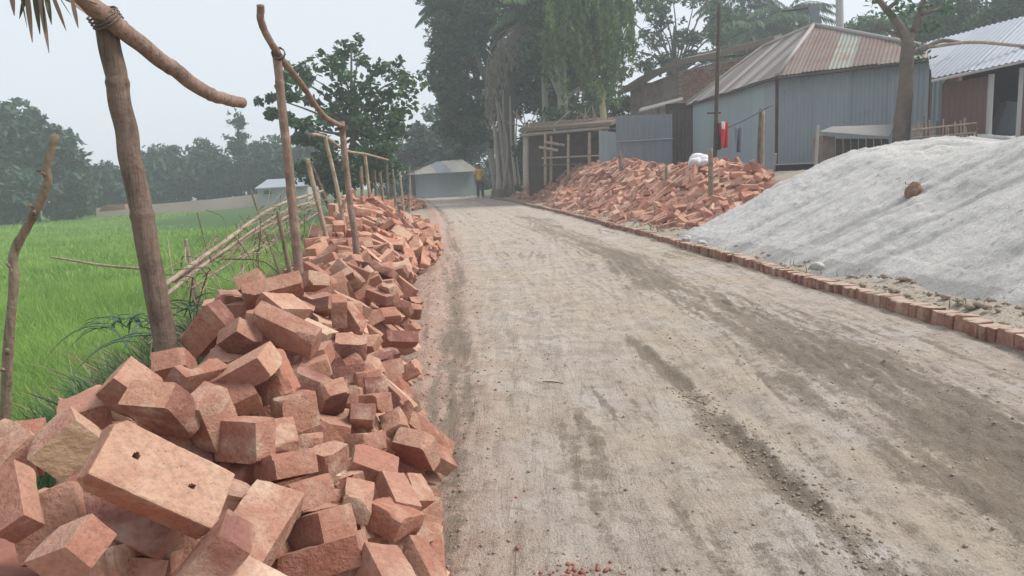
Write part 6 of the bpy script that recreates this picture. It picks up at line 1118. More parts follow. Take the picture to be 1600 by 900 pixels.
# ------------------------------------------------------------------ loose bricks: the hand-posed ones in front
HOLES = {'b1': ((-.26, -.05), (.21, .02))}
HLAB = {
 'b1': 'large whole red brick with two small holes, lying flat nearest the camera',
 'b2': 'pale sandy-faced broken brick left of the big two-holed brick',
 'b3': 'brick cut by the left photo edge just below the pale sandy brick',
 'b4': 'broken brick sloping down directly under the pale sandy brick',
 'b5': 'rounded broken brick in the bottom left corner of the near heap',
 'b7': 'brick mostly hidden beneath the big two-holed brick',
 'b8': 'pale square brick end poking out under the right corner of the two-holed brick',
 'b11': 'topmost of the four stacked bricks right of the two-holed brick',
 'b12': 'second from top of the four stacked bricks right of the two-holed brick',
 'b13': 'third of the four stacked bricks, with a pale smooth square end',
 'b14': 'lowest dark red brick of the four-brick stack at the bottom of the photo',
 'b15': 'small pale broken lump of brick resting above the four stacked bricks',
 'b17': 'pinkish brick with small pits lying just right of the pale broken lump',
 'b19': 'brick with a pale sloping top reaching farthest onto the track',
 'b18': 'flat pinkish brick leaning against the one reaching onto the track',
 'b20': 'small brick with bright square end over a dark gap in the near heap',
 'b25': 'brick with an orange broken side standing slanted in the middle of the near heap',
 'b26': 'long whole brick with dark front, lying aslant behind the two-holed brick',
 'b27': 'pale half brick tucked under the long slanting dark-fronted brick',
 'b28': 'rounded pale brick touching the upper right edge of the two-holed brick',
 'b33': 'orange-red broken brick leaning by the foot of the thick bamboo post',
 'b36': 'long brick with smooth pink top and dark front, right of the bamboo post',
 'b38': 'flat-lying brick on the crest at the left end of the top row',
 'b40': 'brick standing upright on end near the top of the near heap',
 'b41': 'brick with a dark front directly below the upright-standing brick',
 'b43': 'thin brick jutting out level over the track edge halfway along the near heap',
 'b45': 'brick turned corner-on to the camera at the lower right of the near heap',
 'b46': 'thin triangular brick slab propped behind the corner-on brick',
 'b48': 'steeply tilted brick at the bottom edge right of the dark lowest stacked brick',
 'b49': 'narrow brick standing tilted at the very bottom right of the near heap',
 'b51': 'peaked brick rising behind the upper edge of the two-holed brick',
 'b31': 'half brick on the left rim of the near heap below the thick bamboo post',
}
ALT = {'b9': 'brick with a pale square face, cut by the bottom edge under the two-holed brick', 'b10': 'brick at the bottom edge left of the four stacked bricks',
 'b52': 'slab lying along the far upper edge of the two-holed brick', 'b53': 'narrow brick squeezed between two-holed brick and rounded pale brick', 'b29': 'rough block left of the orange slanted brick',
 'b29b': 'lump between the rounded pale brick and the topmost stacked brick', 'b50': 'stub on the track side behind the thin triangular slab', 'b23': 'half brick above the small bright square end',
 'b24': 'narrow end beside the half brick above the bright square end', 'b21': 'narrow end just right of the bright square end', 'b22': 'rounded lump just below and right of the bright square end',
 'b30': 'small half brick in front of the left rim below the post', 'b32': 'long brick mostly hidden behind the slanting dark-fronted brick', 'b34': 'small chunk beside the orange broken brick at the post',
 'b35': 'brick lying between the post-foot brick and the smooth pink-topped brick', 'b37': 'brick resting directly above the smooth pink-topped long brick', 'b39': 'brick end framed between crest brick and upright brick',
 'b42': 'brick end on the track side above the level jutting brick', 'b44': 'small brick end at the track side near the far mound', 'b47': 'wedge between the four stacked bricks and the triangular slab'}
def q4(a_, b_, c_, d_):
    q = Quaternion((a_, b_, c_, d_)); q.normalize(); return q
G_LOOSE = 'loose bricks dumped beside the track'
for k_, (hn, r) in enumerate(HERO.items()):
    dims = np.array(r[7:10]) / 1000.0
    seed = 40 + k_ * 7
    V, F = rich_brick(dims, seed, .0032 if hn == 'b1' else .0105, HOLES.get(hn, ()), chips=3 if hn in ('b1', 'b2') else random.randint(2, 5), rough=.5 if hn in ('b1', 'b36', 'b26') else 1.15)
    me = make_mesh('loose_brick', V, F, True); me.set_sharp_from_angle(angle=math.radians(24))
    pale = hn in ('b28', 'b52', 'b15', 'b29', 'b29b', 'b23', 'b9', 'b53', 'b50', 'b8')
    me.materials.append(M_BRICKP if pale else M_BRICK)
    if hn == 'b2':
        me.materials.append(M_SANDY)
        ii = np.array([p_.normal.z < -.6 for p_ in me.polygons]); me.polygons.foreach_set('material_index', ii.astype(np.int32))
    o = bpy.data.objects.new('loose_brick', me); COL.objects.link(o)
    o.location = [v / 1000 for v in r[:3]]; o.rotation_mode = 'QUATERNION'; o.rotation_quaternion = q4(*r[3:7])
    setp(o, HLAB.get(hn) or (ALT[hn]), 'brick', G_LOOSE)

# ---- the other large loose bricks, sharing worn brick meshes
var_w, var_b = [], []
for s_ in range(9):
    V, F = rich_brick((.24, .115, .07), 700 + s_, .016, chips=4, rough=.9); me = make_mesh('loose_brick', V, F, True); me.set_sharp_from_angle(angle=math.radians(24)); me.materials.append(M_BRICK if s_ % 4 else M_BRICKP); var_w.append(me)
for s_ in range(9):
    V, F = rich_brick((.16, .115, .07), 800 + s_, .016, chips=6, rough=1.2, broken=1); me = make_mesh('loose_brick', V, F, True); me.set_sharp_from_angle(angle=math.radians(24)); me.materials.append(M_BRICK if s_ % 3 else M_BRICKP); var_b.append(me)
def brick_label(x, y, z, q, whole, me=None):
    m_ = np.array(q.to_matrix()); st = 'whole' if whole else 'broken'
    if me is not None and me.materials[0] == M_BRICKP: st = 'dusty ' + st
    if abs(m_[2, 0]) > .75: at = 'brick standing on end'
    elif abs(m_[2, 2]) > .85: at = 'brick lying flat'
    elif abs(m_[2, 1]) > .85: at = 'brick lying on edge'
    else: at = 'tilted brick'
    if abs(m_[2, 0]) <= .75: at += ' lengthwise' if abs(m_[1, 0]) > .8 else ' crosswise' if abs(m_[0, 0]) > .8 else ' aslant'
    if x > 1.5:
        pl = 'foot' if z < .42 else 'middle' if z < .75 else 'crest'
        return st + ' ' + at + ', ' + pl + (' of right heap by sand' if x > 3.4 else ' of right heap')
    t_ = foot(y) - x
    pl = 'track foot' if t_ < .22 else 'lower slope' if t_ < .5 else 'upper slope' if t_ < .8 else 'crest' if t_ < 1.05 else 'field side'
    mn = 'near heap' if y < 2.2 else "near heap's back half" if y < 3.4 else 'dip before the far mound' if y < 6.6 else 'far left mound'
    return st + ' ' + at + ', ' + pl + ', ' + mn
def foot(y): return np.interp(y, [0, 2.6, 3.7, 5, 7.5, 10, 14], [-.12, -.25, -.5, -.68, -.85, -1.0, -1.45])
lo = np.array(LOOSE).reshape(-1, 8)
for r in lo:
    x, y, z = r[:3] / 1000.0; ln = r[7] / 1000.0; whole = ln > .205
    o = bpy.data.objects.new('loose_brick', random.choice(var_w if whole else var_b)); COL.objects.link(o)
    o.location = (x, y, z); o.rotation_mode = 'QUATERNION'; o.rotation_quaternion = q4(*r[3:7]) @ Quaternion((1, 0, 0), random.choice([0, math.pi]))
    k_ = 1.18 if x > 1.5 else 1.0; o.scale = (ln / (.24 if whole else .16) * k_, k_, k_)
    lb = brick_label(x, y, z, o.rotation_quaternion, whole, o.data)
    
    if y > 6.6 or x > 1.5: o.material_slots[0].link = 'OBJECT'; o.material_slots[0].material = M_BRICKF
    setp(o, lb, 'brick', G_LOOSE)

same = {}
for o in [q for q in COL.objects if q.name.startswith('loose_brick')]: same.setdefault(o['label'], []).append(o)
ORD = ['nearest', 'second nearest', 'third nearest', 'fourth nearest', 'fifth nearest', 'sixth nearest', 'seventh nearest', 'eighth nearest']
for lb, os_ in same.items():
    if len(os_) > 1:
        for i, o in enumerate(sorted(os_, key=lambda q: q.location.length)): o['label'] = ORD[min(i, 7)] + ' ' + lb
# ---- bricks too small to pick apart, joined heap by heap
tmpl = [chamfer_box(500 + s_, jit=.05) for s_ in range(6)] + [chamfer_box(600 + s_, jit=.07, broken=True) for s_ in range(6)]
def joined(rows, mb, k=1.0):
    for r in rows:
        ln = r[7] / 1000.0
        V, F = random.choice(tmpl[:6] if ln > .205 else tmpl[6:])
        R_ = np.array(q4(*r[3:7]).to_matrix())
        mb.add((V * np.array([ln, .115, .07]) * k) @ R_.T + r[:3] / 1000.0, F)
def core(name, fz, xs, ys, par, mat):
    """rubble under the loose bricks"""
    xs = np.asarray(xs); X, Y = np.meshgrid(xs, ys); Z = fz(X, Y)
    m, n = X.shape; i = np.arange(m * n).reshape(m, n)
    F = np.stack([i[:-1, :-1], i[:-1, 1:], i[1:, 1:], i[1:, :-1]], -1).reshape(-1, 4)
    return obj(name, np.stack([X, Y, Z], -1).reshape(-1, 3), F, mat, par, smooth=True)
def foot(y): return np.interp(y, [0, 2.6, 3.7, 5, 7.5, 10, 14], [-.12, -.25, -.5, -.68, -.85, -1.0, -1.45])
def near_h(x, y):
    t_ = foot(y) - x
    crest = np.interp(y, [.3, .9, 1.2, 2.4, 3.2, 4.5, 6, 7.2, 8.5, 10, 11.5, 13, 14.3], [.3, .52, .52, .52, .55, .45, .42, .5, .72, .85, .85, .55, .0])
    wd = np.interp(y, [0, 5, 8, 14], [.75, .75, 1.0, 1.1])
    up = np.clip(t_ / wd, 0, 1); dn = np.clip((t_ - wd * 1.2) / .75, 0, 1)
    return crest * np.sin(up * np.pi / 2) * (1 - dn) - .35 * dn ** 1.5
def right_h(x, y):
    cx = np.interp(y, [12, 13.8, 15.5, 22, 30, 36], [4.0, 4.2, 4.0, 3.35, 2.6, 1.3])
    crest = np.interp(y, [11.5, 12.5, 13.8, 15.2, 17.5, 19, 22, 26, 30, 34, 36.5], [0, .25, .6, .9, .85, .75, 1.15, 1.05, .95, .6, 0])
    d_ = x - cx
    fr = np.clip(1 - np.abs(np.minimum(d_, 0)) / 1.65, 0, 1); bk = np.clip(1 - np.maximum(d_, 0) / 1.9, 0, 1)
    tt = x - kx(y)
    return crest * (.5 * np.sin(fr * np.pi / 2) + .5 * fr) * bk ** .8 + .05 + np.clip((tt - 1.) / 3.5, 0, 1) * .8
hp = thing('brick_heap', 'long left roadside heap: all smaller red bricks under and behind the near ones', 'brick heap', (-1.4, 9, 0))
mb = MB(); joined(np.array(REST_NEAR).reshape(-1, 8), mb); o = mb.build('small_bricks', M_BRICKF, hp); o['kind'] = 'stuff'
o = core('rubble', lambda X, Y: np.where(near_h(X, Y) > .1, near_h(X, Y) - .17, near_h(X, Y) - .3) + (fbm(X * 9, Y * 9, 2) - .5) * .08, np.linspace(-3, -.2, 60), np.linspace(.5, 14.3, 230), hp, M_CRUMB); o['kind'] = 'stuff'
hp = thing('brick_heap', 'wide heap of red bricks right of the track in front of the tin hut', 'brick heap', (3.3, 20, .5))
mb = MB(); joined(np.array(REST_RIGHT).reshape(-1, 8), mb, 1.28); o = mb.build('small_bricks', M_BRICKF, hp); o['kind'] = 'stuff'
o = core('rubble', lambda X, Y: np.where(right_h(X, Y) - .05 - np.clip((X - kx(Y) - 1.) / 3.5, 0, 1) * .8 > np.where(Y < 13.8, .6, .33), right_h(X, Y) - .22, -.5) + (fbm(X * 9, Y * 9, 2) - .5) * .08, np.linspace(.3, 6.4, 80), np.linspace(11.2, 36.6, 220), hp, M_CRUMB); o['kind'] = 'stuff'
hp = thing('brick_heap', 'small far patch of bricks on the left of the track before the far hut', 'brick heap', (-3.6, 28, 0))
mb = MB(); rows = []
for k_ in range(230):
    a_ = random.uniform(0, 6.28); rr = random.random() ** .6; x = -3.9 + .75 * rr * math.cos(a_); y = 28 + 2.6 * rr * math.sin(a_)
    v = Quaternion((random.gauss(1, .6), random.gauss(0, .35), random.gauss(0, .35), random.gauss(0, 1))).normalized()
    rows.append([x * 1000, y * 1000, 1000 * (.05 + .38 * (1 - rr ** 2) * random.uniform(.75, 1)), v[0] * 100, v[1] * 100, v[2] * 100, v[3] * 100, random.choice([240, 240, 150])])
joined(np.array(rows), mb); o = mb.build('small_bricks', M_BRICK, hp); o['kind'] = 'stuff'

# ------------------------------------------------------------------ bamboo frames, posts and sticks on the left
M_BAM = m_wood('weathered bamboo', (.13, .09, .068), (.24, .175, .135), (.085, .06, .048), 7)
M_BAM3 = m_wood('pinkish bamboo', (.25, .165, .125), (.38, .27, .215), (.18, .115, .09), 7)
M_BAM2 = m_wood('pale bamboo', (.32, .245, .18), (.45, .36, .27), (.22, .155, .11), 9)
M_STICK = m_wood('bark stick', (.20, .15, .10), (.33, .27, .19), (.12, .08, .05), 9)
M_ROPE = m_plain('rope', (.10, .08, .07), (.20, .15, .11), 60, .95)
def culm(pts, r0_, r1_, nodes=7, sides=14, n=60, swell=.14):
    n = int(n * 1.6); p = path(pts, n); kk = np.arange(n) / 9.0
    p = p + np.stack([vn(kk, kk * 0 + q + r0_ * 100, 3) - .5 for q in (1.5, 7.5, 13.5)], -1) * r0_ * .22; u = np.linspace(0, 1, n); r = r0_ + (r1_ - r0_) * u
    for c_ in (np.arange(nodes) + random.uniform(.3, .7)) / nodes:
        r = r * (1 + swell * np.exp(-((u - c_) / .006) ** 2) - .04 * np.exp(-((u - c_ - .012) / .007) ** 2))
    return tube(p, r, sides)
def lash(mb, c_, ax, rad, turns=5):
    ax = np.array(ax) / np.linalg.norm(ax); ref = np.cross(ax, [.3, .9, .2]); ref /= np.linalg.norm(ref); b_ = np.cross(ax, ref); pts = []
    for k_ in range(turns * 10):
        th = k_ / 10 * 2 * math.pi; pts.append(np.array(c_) + ax * (k_ / (turns * 10) - .5) * rad * .9 + rad * (math.cos(th) * ref + math.sin(th) * b_))
    mb.tube(pts, rad * .075, 5)
# near frame
b0 = P(264, 572, 2.65); t0 = P(165, 25, 2.62)
fr = thing('bamboo_trestle', 'thick weathered bamboo post with a slanting bamboo bar lashed on its top', 'bamboo trestle', b0 + [0, 0, -.6])
MB().add(*culm([b0 + (b0 - t0) * .45, b0, P(212, 290, 2.64), t0 + [-.004, 0, .03]], .044, .035, 4, 18, 110, .09)).build('post', M_BAM, fr, True)
MB().add(*culm([P(-150, -190, 2.15), P(40, -60, 2.3), P(150, 15, 2.52), P(215, 65, 2.66), P(300, 130, 2.9), P(345, 153, 3.05), P(378, 160, 3.18)], .036, .022, 6, 16, 120, .09)).build('crossbar', M_BAM3, fr, True)
mb = MB(); lash(mb, P(164, 28, 2.57), P(215, 65, 2.66) - P(150, 15, 2.52) + np.array([0, .0, -.12]), .05, 4); mb.build('lashing', M_ROPE, fr, True)
# second frame: tall thin post, bent bar, next post
c0 = P(466, 415, 4.3)
fr = thing('bamboo_trestle', 'thin bamboo post with a bent pole running down to the next post', 'bamboo trestle', c0 + [0, 0, -.4])
MB().add(*culm([c0 + [0, 0, -.6], c0, P(450, 250, 4.3), P(431, 75, 4.3)], .031, .024, 6, 12, 80, .10)).build('post', M_BAM3, fr, True)
MB().add(*culm([P(557, 400, 6.2) + [0, 0, -.4], P(557, 390, 6.2), P(545, 300, 6.2), P(534, 190, 6.2)], .031, .025, 6, 12, 70, .10)).build('post', M_BAM3, fr, True)
MB().add(*culm([P(407, 8, 4.1), P(410, 40, 4.15), P(435, 85, 4.3), P(470, 130, 4.9), P(505, 180, 5.6), P(536, 198, 6.2)], .02, .019, 7, 10, 90, .10)).build('crossbar', M_BAM3, fr, True)
for a_ in ((P(435, 84, 4.28), P(470, 130, 4.9) - P(410, 40, 4.1), .036, 4), (P(536, 200, 6.15), P(534, 190, 6.2) - P(545, 300, 6.2), .04, 4)):
    mb = MB(); lash(mb, *a_); mb.build('lashing', M_ROPE, fr, True)
c0 = P(540, 355, 8.0)
fr = thing('bamboo_trestle', 'pale slim bamboo bar resting on two short posts beside the far brick mound', 'bamboo trestle', c0 + [0, 0, -.4])
MB().add(*culm([c0 + [0, 0, -.5], P(532, 320, 8), P(508, 215, 8)], .026, .02, 5, 10, 50)).build('post', M_BAM2, fr, True)
MB().add(*culm([P(578, 315, 10.5) + [0, 0, -.5], P(578, 310, 10.5), P(570, 240, 10.5)], .026, .022, 5, 10, 40)).build('post', M_BAM2, fr, True)
MB().add(*culm([P(486, 210, 7.6), P(508, 214, 8), P(540, 235, 9.2), P(572, 241, 10.5), P(606, 250, 11.6)], .018, .016, 6, 10, 60)).build('crossbar', M_BAM2, fr, True)
# sloping bamboo fence
fr = thing('bamboo_fence', 'broken down fence of long bamboo rails and thin dry twigs along the paddy bank', 'bamboo fence', P(350, 400, 5) + [0, 0, -.4])
R1 = [P(255, 447, 3.5), P(350, 378, 4.4), P(432, 322, 6.0), P(505, 298, 8.0)]
R2 = [P(258, 462, 3.5), P(340, 398, 4.3), P(420, 352, 5.8), P(492, 318, 7.6)]
R3 = [P(270, 440, 3.7), P(360, 384, 4.6), P(440, 332, 6.2), P(495, 312, 7.4)]
R4 = [P(300, 450, 3.9), P(370, 405, 4.8), P(440, 368, 6.2), P(500, 330, 8)]
for rr, rad in ((R1, .013), (R2, .011), (R3, .009), (R4, .007)):
    MB().add(*culm(rr, rad, rad * .9, 9, 8, 60)).build('rail', M_BAM2, fr, True)
p1 = path(R1, 60); p2 = path(R4, 60)
for k_ in range(160):
    i = random.randint(1, 52); v = random.random(); q = p1[i] * v + p2[i] * (1 - v) + np.array([random.gauss(0, .06), 0, random.gauss(0, .05)])
    if k_ % 4 == 0: e_ = q + [random.gauss(0, .15), random.gauss(0, .1), -random.uniform(.15, .35)]
    else: e_ = p1[min(59, i + random.randint(3, 9))] * v + p2[min(59, i + random.randint(3, 9))] * (1 - v) + np.array([random.gauss(0, .1), 0, random.gauss(0, .1)])
    MB().tube(path([q, (q + e_) / 2 + RNG.normal(size=3) * .03, e_], 7), random.uniform(.0018, .004), 5).build('twig', random.choice([M_BAM2, M_STICK, M_BAM, M_BAM2]), fr)
def stick(label, pts, r_a, r_b, mat, cat='stick', knots=0, group=None, ground=True):
    pts = [np.array(q) for q in pts]
    if ground:
        q = pts[0]; zz = float(gz(q[0], q[1])) - .12
        if q[2] > zz: pts = [q + (q - pts[1]) / max(1e-3, abs((q - pts[1])[2])) * (q[2] - zz)] + pts
    p = path(pts, 40); u = np.linspace(0, 1, 40); r = (r_a + (r_b - r_a) * u) * (1 + .12 * np.array([random.uniform(-1, 1) for _ in u]))
    mb = MB().tube(p, r, 9)
    for k_ in range(knots):
        i = random.randint(8, 36); d_ = np.array([random.uniform(-1, 1), random.uniform(-1, .2), random.uniform(.2, 1)]); d_ /= np.linalg.norm(d_)
        mb.tube([p[i], p[i] + d_ * r[i] * 2.2], [r[i] * .6, r[i] * .35], 6)
    o = mb.build('stake' if cat == 'stake' else 'stick', mat, None, True, loc=pts[0]); setp(o, label, cat, group); return o
stick('crooked knotty stick standing at the far left edge of the photo', [P(8, 680, 2.1), P(12, 560, 2.1), P(22, 440, 2.1), P(22, 395, 2.1), P(48, 345, 2.1), P(74, 288, 2.1), P(73, 262, 2.1), P(88, 210, 2.1)], .015, .010, M_STICK, knots=9)
stick('long thin pale stick arching low over the green rice', [P(78, 401, 4.6), P(120, 408, 4.6), P(165, 415, 4.6), P(235, 421, 4.5)], .006, .009, M_BAM2, ground=False)
stick('short pale stake in the rice between post and fence', [P(297, 412, 4.6), P(290, 374, 4.6)], .014, .011, M_BAM2, 'stake')
stick('thin dark stick leaning at the field edge before the fence', [P(410, 350, 6.6), P(392, 298, 6.6)], .012, .008, M_STICK, 'stake')
stick('grey stake close behind the thin bamboo post', [P(446, 390, 4.9), P(434, 330, 4.9)], .017, .014, M_STICK, 'stake')
stick('forked pale stake top between the two bamboo frames', [P(500, 330, 7.2), P(490, 290, 7.2), P(480, 248, 7.2)], .026, .022, M_BAM2, 'stake')
stick('leaning reddish stake behind the forked stake', [P(521, 340, 8.5), P(500, 290, 8.5), P(484, 252, 8.5)], .026, .02, M_BAM, 'stake')
stick('short slanting pole by the far brick mound', [P(530, 330, 7.5), P(545, 305, 7.5)], .014, .014, M_BAM2, 'stake', ground=False)
for k_, (px, py0, py1, Y) in enumerate([(566, 305, 262, 11), (588, 306, 268, 12.5), (598, 304, 272, 13.5), (606, 302, 258, 15), (617, 302, 262, 17), (628, 300, 266, 19), (640, 300, 262, 22)]):
    stick(['nearest', 'second', 'third', 'fourth', 'fifth', 'sixth', 'farthest'][k_] + ' stake of the row behind the far left brick mound', [P(px, py0, Y), P(px - 2 + random.uniform(-3, 3), py1 + random.uniform(-4, 4), Y)], .03, .022, random.choice([M_BAM, M_BAM2, M_STICK]), 'stake', group='stakes along the field edge')

# ------------------------------------------------------------------ foliage
def leaf_mesh(C, size, clump, droop=0.0, asp=.45, flat=.5):
    n = len(C); size = np.broadcast_to(size, n) * (.65 + .7 * RNG.random(n))
    a_ = RNG.normal(size=(n, 3)); a_[:, 2] = a_[:, 2] * (1 - flat * .6) - droop; a_ /= np.linalg.norm(a_, axis=1, keepdims=True)
    r_ = RNG.normal(size=(n, 3)) * (1 - flat) + np.array([0, 0, flat * 1.5]); b_ = np.cross(a_, r_); b_ /= np.linalg.norm(b_, axis=1, keepdims=True) + 1e-9
    s_ = size[:, None]
    V = np.stack([C - a_ * s_ * .5, C + b_ * s_ * asp * .5 - a_ * s_ * .05, C + a_ * s_ * .5, C - b_ * s_ * asp * .5 - a_ * s_ * .05], 1).reshape(-1, 3)
    F = np.arange(n * 4, dtype=np.int32).reshape(-1, 4)
    return V, F, {'clump': ('FACE', clump)}
def crown(parent, clusters, mat, leaf, name='crown', droop=.2, asp=.45, flat=.5):
    Cs, Cl = [], []
    for c_, r_, n in clusters:
        d_ = RNG.normal(size=(n, 3)); d_ /= np.linalg.norm(d_, axis=1, keepdims=True); d_ *= (RNG.random((n, 1)) ** .5)
        Cs.append(np.asarray(c_) + d_ * np.asarray(r_)); Cl.append(np.full(n, RNG.random()))
    V, F, at = leaf_mesh(np.vstack(Cs), leaf, np.concatenate(Cl), droop, asp, flat)
    return obj(name, V, F, mat, parent, attrs=at)
def fill(c_, r_, n, cr, per, shell=.5):
    """clusters of leaves spread through an ellipsoid, more of them near its skin"""
    c_ = np.asarray(c_, float); r_ = np.asarray(r_, float) * np.ones(3); out = []
    for k_ in range(n):
        d_ = RNG.normal(size=3); d_ /= np.linalg.norm(d_); d_ *= RNG.random() ** shell
        s_ = cr * RNG.uniform(.55, 1.35); out.append((c_ + d_ * r_, np.array([s_, s_, s_ * .6]), int(per * RNG.uniform(.6, 1.3))))
    return out
M_BARK = m_plain('bark', (.07, .058, .05), (.17, .145, .125), 7, .95, .8, 30)
M_PALEB = m_plain('pale bark', (.26, .235, .20), (.42, .38, .33), 5, .95, .7, 24)
M_LDARK = m_leaf('dark leaf', (.014, .042, .024), (.085, .175, .068))
M_LMID = m_leaf('mid leaf', (.030, .085, .032), (.085, .165, .06))
M_LFAR = m_leaf('far leaf', (.034, .08, .058), (.085, .145, .10))  # distance haze is mixed into these lighter, bluer leaf colours
M_LLIT = m_leaf('light leaf', (.065, .13, .04), (.145, .235, .08), .4)
M_DRYF = m_leaf('dead frond', (.19, .17, .14), (.31, .28, .22), .2)
def tree(name, label, base, blobs, leafmat, leaf, barkmat, tr, top=None, nl=7, group=None, cr=.5, per=60, droop=.2, asp=.45, dens=1.0, cat='tree'):
    """blobs: (centre, radii, clusters)"""
    base = np.asarray(base, float)
    th = thing(name, label, cat, base, group)
    cl = []
    for c_, r_, n in blobs: cl += fill(c_, r_, int(n * dens), cr, per)
    crown(th, cl, leafmat, leaf, droop=droop, asp=asp)
    m_ = np.mean([b_[0] for b_ in blobs], 0) if top is None else np.asarray(top, float)
    mb = MB(); mid = base * .45 + m_ * .55 + [random.gauss(0, .15), random.gauss(0, .15), 0]
    mb.tube(path([base - [0, 0, .2], base * .8 + mid * .2 + [random.gauss(0, .05), 0, 0], mid, m_], 18), np.linspace(tr * 1.25, tr * .5, 18), 9, wob=.06)
    mb.build('trunk', barkmat, th, True)
    mb = MB(); lim = random.sample(cl, min(nl, len(cl)))
    for c_, r_, n in lim:
        s_ = mid * .6 + m_ * .4 if random.random() < .5 else mid
        mb.tube(path([s_, (s_ + c_) / 2 + [random.gauss(0, .2), random.gauss(0, .2), .15], c_], 10), np.linspace(tr * .42, tr * .1, 10), 6)
    mb.build('limbs', barkmat, th, True)
    return th
def B(px, py, Y, rx, rz, n, ry=None):
    k_ = Y / FPX
    return (P(px, py, Y), (rx * k_, (ry if ry else (rx + rz) * .5) * k_, rz * k_), n)

# far side of the paddy
far_l = [(-30, 250, 46, 70, 75), (22, 205, 48, 42, 55), (60, 250, 49, 55, 55), (100, 285, 50, 45, 38), (10, 300, 46, 60, 40), (84, 222, 49, 28, 22)]
for k_, (px, py, Y, rx, rz) in enumerate(far_l):
    g_ = P(px, 345, Y); g_[2] = -.6
    lab = ['broad bluish tree at the left edge across the paddy', 'tallest bluish tree of the left group across the paddy', 'rounded dark tree just right of the tallest one in the left group', 'low tree at the right end of the left group across the paddy', 'low dark bush at the foot of the left tree group', 'small tree crown poking out right of the tallest left tree'][k_]
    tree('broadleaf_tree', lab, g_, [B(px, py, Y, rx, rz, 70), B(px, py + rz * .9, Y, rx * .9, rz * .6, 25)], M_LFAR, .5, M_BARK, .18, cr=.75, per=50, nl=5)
ROWL = ['low hazy tree at the far left end of the far row, behind the knotty stick', 'low hazy tree second from the left in the far row', 'hazy tree in the far row just left behind the thick bamboo post',
        'hazy tree in the far row just right of the thick bamboo post', 'hazy tree in the far row, second right of the thick bamboo post', 'hazy tree in the far row left of the tall thin tree', 'hazy tree in the far row at the foot of the tall thin tree',
        'hazy tree in the far row right of the tall thin tree', 'hazy tree in the far row behind the white-roofed shed', 'hazy tree in the far row right behind the thin bamboo post', 'tallest round hazy tree at the right end of the far row']
k_ = 0
row = [(150, 282, 56, 32, 30), (185, 292, 58, 34, 28), (222, 285, 60, 32, 34), (250, 270, 61, 32, 40), (285, 268, 62, 34, 40), (318, 262, 63, 30, 42), (345, 272, 62, 26, 36), (400, 262, 62, 30, 38), (430, 258, 61, 28, 40), (462, 262, 60, 30, 36), (490, 250, 60, 30, 46)]
for px, py, Y, rx, rz in row:
    g_ = P(px, 320, Y); g_[2] = -.6
    k_ += 1
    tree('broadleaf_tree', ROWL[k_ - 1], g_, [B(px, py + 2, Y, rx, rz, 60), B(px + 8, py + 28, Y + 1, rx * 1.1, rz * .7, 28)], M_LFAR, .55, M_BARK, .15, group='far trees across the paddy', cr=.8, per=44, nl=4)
px, Y = 372, 60
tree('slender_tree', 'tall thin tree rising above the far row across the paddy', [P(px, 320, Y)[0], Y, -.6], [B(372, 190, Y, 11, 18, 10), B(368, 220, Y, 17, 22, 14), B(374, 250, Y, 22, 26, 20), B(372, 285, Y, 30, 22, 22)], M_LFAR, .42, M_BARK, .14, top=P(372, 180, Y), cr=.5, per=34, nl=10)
# tree with big round leaf bunches beside the track
Y = 24
pts = [(548, 74), (528, 98), (560, 96), (508, 106), (582, 114), (603, 110), (622, 124), (638, 128), (540, 124), (570, 138), (600, 148), (520, 146), (488, 122), (470, 108), (452, 122), (438, 142), (424, 152), (430, 176), (460, 148), (480, 158), (450, 182), (476, 196), (500, 188), (498, 216), (545, 166), (572, 184), (602, 180), (622, 172), (616, 200), (545, 208), (580, 214), (518, 236), (560, 238), (600, 232), (468, 214), (555, 262), (530, 272), (590, 250), (545, 150), (585, 165), (560, 200), (535, 190), (610, 215), (575, 260)]
base = np.array([P(540, 300, Y)[0], Y, -.4])
th = thing('broadleaf_tree', 'dark tree with bunched round foliage and sky gaps beside the far brick mound', 'tree', base)
cl = []
for q in pts:
    c_ = P(q[0] + random.gauss(0, 3), q[1] + random.gauss(0, 3), Y + random.gauss(0, 1.2)); s_ = random.uniform(.26, .42) * (.75 if q[0] < 500 else 1.25)
    cl.append((c_, (s_ * 1.05, s_ * 1.05, s_ * .8), 78)); cl.append((c_ + RNG.normal(size=3) * .3, (s_ * .7,) * 3, 36))
crown(th, cl, M_LDARK, .2, asp=.75, droop=.3)
mb = MB(); top = P(555, 190, Y); mb.tube(path([base - [0, 0, .2], P(542, 270, Y), P(550, 230, Y), top, P(548, 110, Y)], 22), np.linspace(.17, .03, 22), 9); mb.build('trunk', M_BARK, th, True)
mb = MB()
for q in pts[::2]:
    mb.tube(path([P(548, 240 - (300 - q[1]) * .25, Y), P((q[0] + 550) / 2, q[1] + 22, Y), P(q[0], q[1], Y)], 9), np.linspace(.055, .012, 9), 5)
mb.build('limbs', M_BARK, th, True)
tree('bush', 'bright green bush beside the stakes under the dark bunched tree', [P(590, 290, 22)[0], 22, -.2], [B(592, 238, 22, 26, 16, 16), B(575, 262, 22, 30, 26, 22), B(600, 268, 22, 28, 22, 18)], M_LMID, .16, M_BARK, .05, cr=.3, per=60, cat='bush')
tree('bush', 'low dark shrub behind the bamboo rails under the bunched tree', [P(510, 300, 23)[0], 23, -.3], [B(505, 262, 23, 34, 28, 26), B(535, 280, 23, 34, 22, 22)], M_LDARK, .18, M_BARK, .05, cr=.32, per=50, cat='bush')
